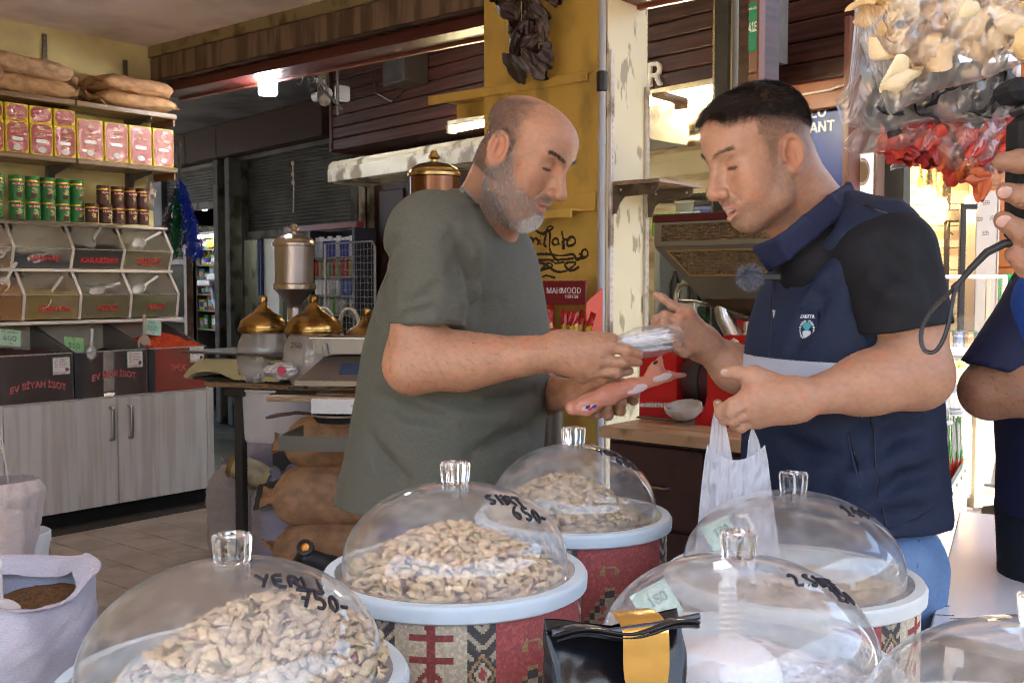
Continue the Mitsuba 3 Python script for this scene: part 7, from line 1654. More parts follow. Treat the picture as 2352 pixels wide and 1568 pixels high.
def nut_heap(key, label, c, R, zr, peak, skew, tint, seed):
 """a heap of pistachios in a bin: one countless mass"""
 rg = np.random.default_rng(seed)
 zf = lambda x, y: zr - 0.035 + (peak + 0.035) * np.clip(1 - (np.hypot(x - skew[0], y - skew[1]) / (R * 1.12)) ** 1.5, 0, 1)
 pts = []
 for lay in range(2):
  st = 0.0120
  for x in np.arange(-R, R, st):
   for y in np.arange(-R, R, st):
    a, b = x + rg.uniform(-.005, .005), y + rg.uniform(-.005, .005)
    if math.hypot(a, b) < R - 0.004:
     pts.append((a, b, zf(a, b) - 0.009 * lay + rg.uniform(-0.003, 0.004)))
 pts = np.array(pts)
 rots = rand_rots(len(pts), rg)
 for i in range(len(pts)):
  a, b, g = rg.uniform(0, 6.283), rg.normal() * 0.45, rg.uniform(0, 6.283)
  rots[i] = trimesh.transformations.euler_matrix(g, b, a, 'sxyz')[:3, :3]
 which = rg.integers(len(NUTS), size=len(pts))
 V, C = [], []
 for w in range(len(NUTS)):
  idx = np.nonzero(which == w)[0]
  base, col = NUTS[w]
  m, _ = scatter(base, pts[idx], rots[idx], np.zeros((len(idx), 3)), rg.uniform(0.88, 1.12, len(idx)))
  V.append(m)
  C.append((np.tile(col, (len(idx), 1)).reshape(len(idx), -1, 3) * (tint * rg.uniform(0.72, 1.2, (len(idx), 1)))[:, None, :]).reshape(-1, 3))
 k = thing('pistachio_heap', label, 'pistachios')
 labels[k]['kind'] = 'stuff'
 M = rotz(0, (*c, 0))
 scene[k] = shape(cat_(V), 'vc_satin', True, np.vstack(C), None, M)
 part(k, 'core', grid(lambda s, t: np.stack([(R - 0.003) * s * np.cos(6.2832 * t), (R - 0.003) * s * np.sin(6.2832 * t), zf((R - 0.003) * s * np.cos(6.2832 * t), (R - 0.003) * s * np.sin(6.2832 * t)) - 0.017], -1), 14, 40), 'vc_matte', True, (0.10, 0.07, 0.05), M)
DR, DH = 0.1675, 0.116
def domed_bin(name, label, lab2, x, Y, zr, lines, az, txt_h, rim=(0.52, 0.60, 0.68), knob=True, turn=0.0, dr_=DR):
 c = at(x, 657, Y)[:2]
 M = rotz(0, (*c, 0))
 k = thing('bin', label, 'bin', 'pattern covered bins in the front row')
 R = dr_ + 0.026
 n = 96
 ang = np.linspace(0, 2 * np.pi, n + 1) + turn
 zs = [0.02, zr - 0.022]
 v = np.vstack([np.stack([(R - 0.006) * np.cos(ang), (R - 0.006) * np.sin(ang), np.full(n + 1, z)], 1) for z in zs])
 uv = np.vstack([np.stack([(ang - turn) * R * 0.97, np.full(n + 1, z)], 1) for z in zs])
 f = []
 for i in range(n):
  f += [(i, i + 1, n + 2 + i), (i, n + 2 + i, n + 1 + i)]
 nn = np.tile(np.stack([np.cos(ang), np.sin(ang), 0 * ang], 1), (2, 1))
 kk = numbered(k + '__kilim_cover')
 path = meshkit.write_ply((v @ M[:3, :3].T + M[:3, 3], np.array(f)), False, uv, None, normals=nn)
 scene[kk] = {'type': 'ply', 'filename': path, 'face_normals': False, 'bsdf': {'type': 'ref', 'id': 'kilim'}}
 labels[kk] = {'label': 'woven red, cream and grey kilim cloth wrapped round the bin'}
 ri = R - 0.018
 part(k, 'rim', lathe([(R - 0.004, zr - 0.024), (R + 0.003, zr - 0.020), (R + 0.004, zr - 0.004), (R, zr + 0.002), (ri + 0.002, zr + 0.002), (ri, zr - 0.004), (ri - 0.001, zr - 0.10)], 72), 'vc_satin', 40, rim, M, 'pale blue grey plastic rim')
 part(k, 'inner_wall', lathe([(ri - 0.002, zr - 0.101), (0, zr - 0.101)], 48), 'vc_matte', 40, (0.3, 0.29, 0.27), M)
 d = thing('dome_cover', lab2, 'dome cover', 'clear domes on the front bins')
 zd = zr - 0.002
 th = np.linspace(0, math.pi / 2, 26)
 prof = [(dr_ * math.cos(t), zd + 0.016 + DH * math.sin(t)) for t in th]
 part(d, 'shell', lathe([(dr_, zd + 0.004)] + prof[:-1] + [(0.0008, zd + 0.016 + DH)], 80), 'dome_plastic', True, None, M)
 part(d, 'base_ring', lathe([(dr_ - 0.003, zd), (dr_ + 0.011, zd), (dr_ + 0.011, zd + 0.004), (dr_ + 0.0008, zd + 0.005)], 72), 'dome_plastic', 40, None, M)
 zt = zd + 0.016 + DH
 if knob:
  pts, n2 = [], 40
  prof = [(0.0, 0.001), (0.018, 0.001), (0.0195, 0.004), (0.0215, 0.028), (0.0195, 0.0315), (0.017, 0.0325), (0.0, 0.0318)]
  m = lathe(prof, n2, (0, 0, zt - 0.001))
  v = np.array(m.vertices)
  a = np.arctan2(v[:, 1], v[:, 0])
  sc_ = 1 + 0.075 * np.cos(10 * a) * (np.hypot(v[:, 0], v[:, 1]) > 0.012)
  v[:, :2] *= sc_[:, None]
  m.vertices = v
  part(d, 'knob', m, 'acrylic', 35, None, M, 'fluted clear plastic knob')
 for (s, off, hh) in lines:
  a0, p0 = math.radians(az[0]), math.radians(az[1])
  ax = np.array([math.cos(a0) * math.sin(p0) * dr_, math.sin(a0) * math.sin(p0) * dr_, DH * math.cos(p0)])
  nrm = ax / np.array([dr_, dr_, DH]) ** 2
  nrm /= np.linalg.norm(nrm)
  t1 = np.array([math.cos(math.radians(az[2])), math.sin(math.radians(az[2])), 0.0])
  t1 -= nrm * (t1 @ nrm)
  t1 /= np.linalg.norm(t1)
  t2 = np.cross(nrm, t1)
  ms = []
  for q in hand(s, hh):
   w = ax + (q[:, :1] + off[0]) * t1 + (q[:, 1:] + off[1]) * t2
   w = w / np.sqrt((w[:, 0] / dr_) ** 2 + (w[:, 1] / dr_) ** 2 + (w[:, 2] / DH) ** 2)[:, None] * 1.006
   ms.append(tube(w + [0, 0, zd + 0.016], txt_h, 6))
  part(d, 'marker_writing', ms, 'ink', 60, None, M)
 return c, M, R
c1, M1, _ = domed_bin('a', 'kilim wrapped pistachio bin in the bottom left corner', 'clear dome marked YERLİ 750 over the leftmost pistachio bin', 524, 1.155, 0.942, [('YERLi', (-0.028, 0.012), 0.024), ('750-', (0.012, -0.018), 0.027)], (-38, 34, 22), 0.0022, turn=0.4)
nut_heap('p', 'heap of pistachios under the dome marked YERLİ 750', c1, 0.172, 0.942, 0.078, (0.04, 0.03), np.array((0.92, 0.88, 0.84)), 1)
c2, M2, _ = domed_bin('b', 'kilim wrapped pistachio bin left of the black foil bag', 'clear dome marked SİİRT 650 over the middle pistachio bin', 1044, 1.54, 0.958, [('SiiRT', (-0.020, 0.006), 0.023), ('650-', (0.008, -0.026), 0.029)], (-42, 36, 26), 0.0023, turn=1.78)
nut_heap('p', 'heap of pale pistachios under the dome marked SİİRT 650', c2, 0.172, 0.958, 0.062, (-0.005, 0.0), np.array((1.08, 1.0, 0.90)), 2)
c3, M3, _ = domed_bin('c', 'kilim wrapped pistachio bin standing before the wooden counter', 'clear dome marked YERLİ 600 over the farthest pistachio bin', 1318, 1.92, 0.958, [('YERLi', (-0.022, 0.010), 0.020), ('600-', (0.005, -0.017), 0.025)], (-35, 33, 18), 0.0021, turn=1.145, dr_=0.1525)
nut_heap('p', 'heap of darker pistachios under the dome marked YERLİ 600', c3, 0.157, 0.958, 0.068, (-0.02, 0.0), np.array((0.86, 0.80, 0.68)), 3)
c4, M4, _ = domed_bin('d', 'kilim wrapped bin of beige grain in front of the blue jeans', 'clear dome marked 140 in front of the navy vest', 1829, 1.60, 0.932, [('140-', (-0.02, -0.004), 0.026)], (-38, 36, 20), 0.0022, rim=(0.56, 0.58, 0.57), turn=0.9)
c5, M5, _ = domed_bin('e', 'kilim wrapped bin of white powder right of the black foil bag', 'clear dome marked 2. SINIF 150 over the white powder', 1703, 1.25, 0.922, [('2.SINIF', (-0.030, 0.010), 0.022), ('150', (0.018, -0.012), 0.022)], (-36, 38, 24), 0.0021, rim=(0.56, 0.58, 0.57), turn=2.0)
c6, M6, _ = domed_bin('f', 'kilim wrapped bin in the bottom right corner', 'hazy clear dome in the bottom right corner', 2415, 0.985, 0.925, [], (0, 0, 0), 0.002, rim=(0.56, 0.58, 0.57), turn=3.0)
def powder_heap(label, M, zr, col, peak, seed, R=0.172, dx=(0, 0)):
 def fn(s, t):
  a = 6.2832 * t
  x, y = R * s * np.cos(a), R * s * np.sin(a)
  n = meshkit.fbm(np.stack([x * 22 + seed, y * 22, 0 * x], -1), 4, seed) - 0.5
  z = zr + peak * (1 - (np.hypot(x - dx[0], y - dx[1]) / (R * 1.1)) ** 1.7) + n * 0.025
  return np.stack([x, y, z], -1)
 single('powder_heap', grid(fn, 40, 72), 'vc_powder', label, 'powder', True, col, M)
powder_heap('beige grain heap low in the bin under the dome marked 140', M4, 0.897, (0.50, 0.38, 0.25), 0.03, 4, dx=(0.05, -0.02))
powder_heap('white powder in the bin right of the black foil bag', M5, 0.892, (0.66, 0.64, 0.68), 0.025, 5)
powder_heap('pale powder under the hazy dome in the corner', M6, 0.895, (0.55, 0.50, 0.45), 0.02, 6)
def big_scoop(label, c, dirv, L, r, base):
 """a deep scoop buried in powder, its hooked handle standing up"""
 k = thing('scoop', label, 'scoop')
 o = np.array([*c, base])
 u = np.asarray(dirv, float) / np.linalg.norm(dirv)
 pts = [o, o + u * L * 0.5, o + u * L * 0.9, o + u * L + [0.004, 0, 0.0], o + u * L + [-0.006, 0, 0.010], o + u * L * 0.99 + [-0.016, 0, 0.010]]
 part(k, 'handle', tube(pts, [0.014, 0.012, 0.012, 0.011, 0.009, 0.006], 12, flat=0.45, ref=(0.3, -1, 0)), 'vc_satin', 45, (0.70, 0.68, 0.66))
 part(k, 'grip_rib', [mv(box(-0.010, 0.010, -0.0015, 0.0015, -0.001, 0.001), frame(o + u * L * t + np.array([0, -0.0075, 0]), (1, 0, 0), (0, -1, 0))) for t in np.linspace(0.3, 0.85, 9)], 'vc_satin', color=(0.45, 0.40, 0.38))
 th = np.linspace(0.04, math.pi / 2, 10)
 bw = lathe([(r * math.sin(t), r * math.cos(t)) for t in th[::-1]][::-1] if False else [(r * math.sin(t), r * 0.8 * math.cos(t)) for t in th[::-1]], 40)
 bw.apply_translation((o[0], o[1], base - r * 0.35))
 part(k, 'bowl', bw, 'vc_satin', True, (0.70, 0.69, 0.71))
 return k
o5 = at(1668, 1490, 1.22)
big_scoop('white scoop with a tall flat handle upside down in the white powder', (c5[0] - 0.015, c5[1] - 0.03), (-0.05, -0.02, 1), 0.105, 0.062, 0.935)
k = thing('scoop', 'white hooked scoop handle standing in the bin of beige grain', 'scoop')
o = at(1722, 1235, 1.6)
part(k, 'handle', tube([o + [0.004, 0, -0.07], o + [0.004, 0, 0.0], o + [0.002, 0, 0.022], o + [-0.006, 0, 0.034], o + [-0.018, 0, 0.034]], [0.007, 0.007, 0.007, 0.0065, 0.005], 10, flat=0.6), 'vc_satin', 45, (0.70, 0.68, 0.66))
part(k, 'bowl', mv(lathe([(0.001, 0.03), (0.03, 0.026), (0.045, 0.012), (0.05, 0)], 24), rotz(0, o + [0.01, 0, -0.115])), 'vc_satin', True, (0.70, 0.68, 0.66))
for (lab, x, y, Y, rz) in (('pale mint price card inside the dome marked 140', 1655, 1225, 1.62, 25), ('pale mint price card inside the dome of white powder', 1508, 1385, 1.24, 30)):
 k = thing('price_card', lab, 'card')
 A = rotz(rz, at(x, y, Y)) @ rot((1, 0, 0), -35) @ rot((0, 1, 0), -14)
 part(k, 'card', box(-0.030, 0.030, -0.0008, 0.0008, -0.022, 0.022), 'vc_matte', color=(0.48, 0.62, 0.56), fr=A)
 part(k, 'writing', [on(text('180', 0.012, 0.0004), FACE_MW, (0.004, -0.001, 0.004)), on(text('TL', 0.007, 0.0004), FACE_MW, (0.004, -0.001, -0.012))], 'vc_matte', color=(0.08, 0.16, 0.2), fr=A)
k = thing('foil_bag', 'glossy black foil coffee bag with a gold seal at the front edge', 'bag')
BX, BY, BZ = at(1418, 657, 0.99)[0], 0.99, 0.845
TBG = rotz(14, (BX, BY, BZ))
HB, WB, DB = 0.205, 0.132, 0.075
def bagfn(s, t):
 a = 2 * np.pi * s
 ca, sa = np.cos(a), np.sin(a)
 k4 = 0.30
 pinch = np.clip((t - 0.72) / 0.28, 0, 1)
 wx = WB / 2 * (1 + 0.04 * pinch)
 wy = DB / 2 * (1 - 0.95 * pinch ** 1.1)
 x = np.sign(ca) * np.abs(ca) ** k4 * wx
 y = np.sign(sa) * np.abs(sa) ** k4 * wy + 0.012 * pinch
 z = t * HB + 0.012 * pinch * np.abs(x) / wx
 return np.stack([x, y, z], -1)
m = bumpy(grid(bagfn, 121, 46), 0.0050, 22, 3, 3)
part(k, 'body', m, 'vc_gloss', True, (0.006, 0.006, 0.008), TBG)
fl = bumpy(grid(lambda s, t: np.stack([-0.070 + 0.140 * s, 0.014 - 0.055 * np.sin(t * 2.2), HB + 0.010 * np.sin(t * 3.1) + 0.004 * np.sin(s * 9) + 0.006 * t], -1), 30, 12), 0.002, 30, 5)
f2 = mv(fl, np.array([[1, 0, 0, 0], [0, 1, 0, 0.001], [0, 0, 1, -0.004], [0, 0, 0, 1.0]]))
part(k, 'folded_top', [fl, f2], 'vc_gloss', True, (0.010, 0.010, 0.012), TBG)
part(k, 'tin_tie', tube([(-0.072, -0.030, HB + 0.012), (-0.02, -0.034, HB + 0.010), (0.03, -0.032, HB + 0.012), (0.074, -0.028, HB + 0.016)], 0.0035, 8), 'vc_gloss', 40, (0.03, 0.035, 0.05), TBG)
part(k, 'gold_seal', bumpy(grid(lambda s, t: np.stack([0.016 + (0.021 + 0.002 * np.sin(t * 3)) * (2 * s - 1) * np.sqrt(np.clip(1 - np.clip((t - 0.55) / 0.45, 0, 1) ** 2, 0.02, 1)), np.where(t < 0.35, 0.02 - 0.058 * t / 0.35, -0.0390 - 0.0035 * np.sin((t - 0.35) * 3)), np.where(t < 0.35, HB + 0.012 + 0.006 * np.sin(t / 0.35 * 3.1), HB + 0.010 - 0.085 * (t - 0.35) / 0.65)], -1), 20, 40), 0.0008, 40, 2), 'vc_metal', True, (0.80, 0.50, 0.16), TBG)
k = thing('display_stand', 'dark low stand under the black foil bag', 'stand')
part(k, 'top', box(BX - 0.15, BX + 0.10, BY - 0.10, BY + 0.07, BZ - 0.022, BZ - 0.001, 0.003), 'vc_satin', color=(0.05, 0.04, 0.04))
part(k, 'post', box(BX - 0.03, BX + 0.03, BY - 0.04, BY + 0.02, 0, BZ - 0.022), 'vc_satin', color=(0.04, 0.035, 0.035))
def bucket(label, x, Y, h, r, z0=0.0, handle=False):
 k = thing('bucket', label, 'bucket')
 M = rotz(0, [*at(x, 657, Y)[:2], z0])
 part(k, 'wall', lathe([(0, 0.002), (r * 0.86, 0.002), (r * 0.97, h - 0.05), (r, h - 0.05), (r * 1.0, h - 0.03), (r * 1.05, h - 0.03), (r * 1.05, h), (r * 1.0, h + 0.004), (r * 0.96, h - 0.003), (r * 0.9, 0.02)], 48), 'vc_satin', 40, (0.60, 0.60, 0.63), M)
 if handle:
  part(k, 'wire_handle', tube([(r * 1.03 * math.cos(a), r * 1.03 * math.sin(a), h - 0.02 - 0.10 * math.sin((a + 1.2) / 2.4 * math.pi)) for a in np.linspace(-1.2, 1.2, 12)], 0.006, 6), 'vc_satin', 40, (0.30, 0.20, 0.15), M)
 return k, M
bucket('white bucket with a wide rim under the open lilac sack', -30, 2.50, 0.44, 0.205)
bucket('white bucket with a brown wire handle behind the tall pale sack', 22, 3.35, 0.36, 0.10, 0.22, True)
k = thing('bucket_stool', 'low crate under the white bucket behind the tall sack', 'crate')
part(k, 'crate', box(-0.12, 0.12, -0.12, 0.12, 0.001, 0.219, 0.006), 'vc_satin', color=(0.25, 0.23, 0.22), fr=rotz(10, [*at(22, 657, 3.35)[:2], 0]))
k = thing('open_sack', 'open lilac white sack with a rolled rim holding brown spice', 'sack')
SM = rotz(0, [*at(12, 657, 2.46)[:2], 0.445])
R0 = 0.175
def osack(s, t):
 a = 6.2832 * t
 z = 0.22 * np.minimum(s / 0.62, 1) - 0.05 * np.clip((s - 0.8) / 0.2, 0, 1)
 roll = np.clip((s - 0.62) / 0.2, 0, 1)
 rr = R0 * (0.90 + 0.16 * np.sin(np.minimum(s / 0.62, 1) * 2.6)) + 0.02 * np.sin(roll * np.pi) - 0.035 * np.clip((s - 0.8) / 0.2, 0, 1)
 rr = rr * (1 + 0.035 * np.sin(5 * a + 1) + 0.02 * np.sin(9 * a + 8 * s))
 z = z + 0.022 * np.sin(3 * a + 0.6) * s + 0.055 * np.clip(np.sin(a + 0.4), 0, 1) * s
 return np.stack([rr * np.cos(a), rr * np.sin(a), z], -1)
part(k, 'sacking', bumpy(grid(osack, 44, 90), 0.010, 17, 7, 4), 'woven_white', True, (0.56, 0.53, 0.62), SM)
m = grid(lambda s, t: np.stack([0.145 * s * np.cos(6.2832 * t), 0.145 * s * np.sin(6.2832 * t), 0.165 + 0.03 * np.sin(t * 6.28 + 1) * s + 0.02 * (1 - s)], -1), 24, 48)
single('spice_fill', bumpy(m, 0.006, 60, 3), 'vc_powder', 'coarse brown spice inside the open lilac sack', 'spice', True, (0.16, 0.085, 0.035), SM)
big_scoop('white scoop standing in the brown spice of the open sack', at(14, 1370, 2.4)[:2] - [0.02, 0], (0.02, -0.05, 1), 0.115, 0.055, at(14, 1400, 2.4)[2])
k = thing('tall_sack', 'tall pinkish white sack with a rolled top at the left edge', 'sack')
TM = rotz(0, [*at(8, 657, 2.95)[:2], 0.30])
def tsack(s, t):
 a = 6.2832 * t
 z = 0.53 * s
 rr = np.interp(s, [0, 0.1, 0.35, 0.75, 0.86, 0.90, 0.94, 1.0], [0.012, 0.02, 0.05, 0.082, 0.086, 0.092, 0.094, 0.078]) * (1 + 0.05 * np.sin(4 * a + 7 * s) + 0.03 * np.sin(11 * a + 3 * s))
 return np.stack([rr * np.cos(a) - 0.008 * np.sin(s * 3), rr * np.sin(a), z], -1)
part(k, 'sacking', bumpy(grid(tsack, 60, 70), 0.006, 24, 9, 4), 'woven_white', True, (0.50, 0.43, 0.41), TM)
part(k, 'hanger', cyl((0, 0, 0.52), (-0.3, 0.05, 2.655), 0.003, 5), 'vc_matte', color=(0.4, 0.36, 0.33), fr=TM)
mat('bag_film', {'type': 'blendbsdf', 'weight': 0.10, 'a': {'type': 'thindielectric', 'int_ior': 1.5}, 'b': two({'type': 'roughplastic', 'diffuse_reflectance': {'type': 'rgb', 'value': [0.70, 0.68, 0.68]}, 'alpha': 0.12})})
def hang_bag(name, label, Y, xs, tops, xb, bots, bulge, seed, items, item_fn, cols, iname, pad=(0.1, 0.9, 0.1, 0.85)):
 k = thing('hanging_bag', label, 'bag', None)
 x0, x1 = xs[0], xs[-1]
 def sheet(sg):
  def fn(s, t):
   x = x0 + (x1 - x0) * s
   ty, by = np.interp(x, xs, tops), np.interp(x, xb, bots)
   y = ty + (by - ty) * t
   sh = np.sqrt(np.clip(np.sin(np.pi * s), 0, 1)) * np.sqrt(np.clip(np.sin(np.pi * np.clip(0.18 + 0.82 * t, 0, 1)), 0, 1))
   d = Y + sg * bulge * sh
   n1 = meshkit.fbm(np.stack([x / 46 + seed, y / 90, 0 * x + sg], -1), 4, seed) - 0.5
   n2 = np.abs(meshkit.fbm(np.stack([(x + y * 0.6) / 30 + seed, (y - x * 0.5) / 110, 0 * x + 3 * sg], -1), 3, seed + 5) - 0.5)
   d = d + 0.018 * n1 + 0.036 * n2
   a, b = (x - 1176) / FPX, (784 - y) / FPX
   q = d / (CP + b * SP)
   return np.stack([a * q, d, CAM_H + q * (b * CP - SP)], -1)
  return grid(fn, 70, 56)
 part(k, 'front_film', sheet(-1), 'bag_film', True)
 part(k, 'back_film', sheet(1), 'bag_film', True)
 top = at((x0 + x1) / 2, tops[len(tops) // 2], Y)
 part(k, 'string', cyl(top, (top[0], top[1], 2.954), 0.003, 5), 'vc_matte', color=(0.6, 0.55, 0.5))
 rg = np.random.default_rng(seed)
 for i in range(items):
  s, t = rg.uniform(pad[0], pad[1]), rg.uniform(pad[2], pad[3])
  x = x0 + (x1 - x0) * s
  ty, by = np.interp(x, xs, tops), np.interp(x, xb, bots)
  if by - ty < 30:
   continue
  p = at(x, max(ty, -110) + (by - max(ty, -110)) * t, Y + rg.uniform(-0.7, 0.7) * bulge * 0.8)
  M = np.eye(4)
  M[:3, :3] = rand_rots(1, rg)[0]
  M[:3, 3] = p
  c = np.array(cols[rg.integers(len(cols))]) * rg.uniform(0.75, 1.2)
  part(k, iname, item_fn(rg), 'vc_satin', True, c, M)
def curl(rg):
 L, r, a0 = rg.uniform(0.03, 0.055), rg.uniform(0.012, 0.024), rg.uniform(2.5, 4.6)
 sd = rg.integers(99)
 def fn(s, t):
  a = a0 * s + 1.0
  rr = r * (1 + 0.3 * np.sin(3 * s + t * 4 + sd)) * (0.6 + 0.5 * np.sin(np.pi * np.clip(t * 0.9 + 0.08, 0, 1)))
  return np.stack([rr * np.cos(a), rr * np.sin(a), L * (t - 0.5) + 0.006 * np.sin(6 * s + sd)], -1)
 m = grid(fn, 16, 10)
 m2 = grid(lambda s, t: fn(s, t) * [0.86, 0.86, 1.0], 16, 10)
 return bumpy(cat_([m, m2]), 0.0015, 90, sd)
def flat_piece(rg):
 L, Wd, sd = rg.uniform(0.04, 0.07), rg.uniform(0.022, 0.036), rg.integers(99)
 fn = lambda s, t: np.stack([Wd * (s - 0.5) * (1 + 0.2 * np.sin(5 * t + sd)), 0.012 * np.sin(2.5 * s + sd) + 0.006 * np.sin(7 * t), L * (t - 0.5)], -1)
 m = grid(fn, 9, 12)
 return bumpy(cat_([m, mv(m, np.array([[1, 0, 0, 0], [0, 1, 0, 0.0015], [0, 0, 1, 0], [0, 0, 0, 1.0]]))]), 0.002, 60, sd)
def red_piece(rg):
 return shrivel(rg.uniform(0.03, 0.048), rg.uniform(0.013, 0.019), int(rg.integers(99)))
hang_bag('b', 'uppermost clear bag of pale dried vegetable curls hanging top right', 1.50, [1962, 2100, 2450], [-120, -120, -120], [1962, 1976, 2042, 2100, 2152, 2250, 2340, 2450], [60, 100, 268, 236, 208, 186, 150, 120], 0.060, 3, 85, curl, [(0.66, 0.47, 0.25), (0.58, 0.38, 0.18), (0.68, 0.54, 0.34)], 'dried_curl', (0.04, 0.97, 0.05, 0.80))
hang_bag('b', 'middle clear bag of black dried vegetable pieces hanging top right', 1.60, [1920, 1950, 1975, 2100, 2345], [228, 195, -100, -100, -100], [1920, 1934, 2022, 2140, 2240, 2320, 2345], [240, 287, 307, 277, 284, 270, 255], 0.045, 5, 36, flat_piece, [(0.02, 0.02, 0.024), (0.035, 0.03, 0.03)], 'dried_piece', (0.22, 0.97, 0.66, 0.95))
hang_bag('b', 'lowest clear bag of red dried peppers hanging top right', 1.68, [1936, 1960, 2040, 2200, 2340], [328, 300, 262, 240, 230], [1936, 1960, 2050, 2110, 2173, 2233, 2286, 2340], [338, 357, 346, 364, 386, 418, 430, 400], 0.040, 7, 95, red_piece, [(0.42, 0.035, 0.02), (0.34, 0.03, 0.015), (0.48, 0.09, 0.02), (0.30, 0.02, 0.02)], 'dried_pepper', (0.24, 0.97, 0.12, 0.92))
k = thing('torn_wrapper', 'silver grey torn wrapper hanging below the bag of red peppers', 'wrapper')
o = at(2098, 366, 1.70)
part(k, 'foil', bumpy(grid(lambda s, t: np.stack([o[0] - 0.03 + 0.075 * s, o[1] + 0.02 * np.sin(4 * s + 2 * t), o[2] + 0.018 - (0.035 - 0.02 * s) * t], -1), 22, 14), 0.006, 50, 4), 'film', True, (0.35, 0.33, 0.32))
part(k, 'string', cyl(o + [0.0, 0, 0.015], (o[0], o[1] + 0.02, 2.954), 0.002, 5), 'vc_matte', color=(0.5, 0.45, 0.4))
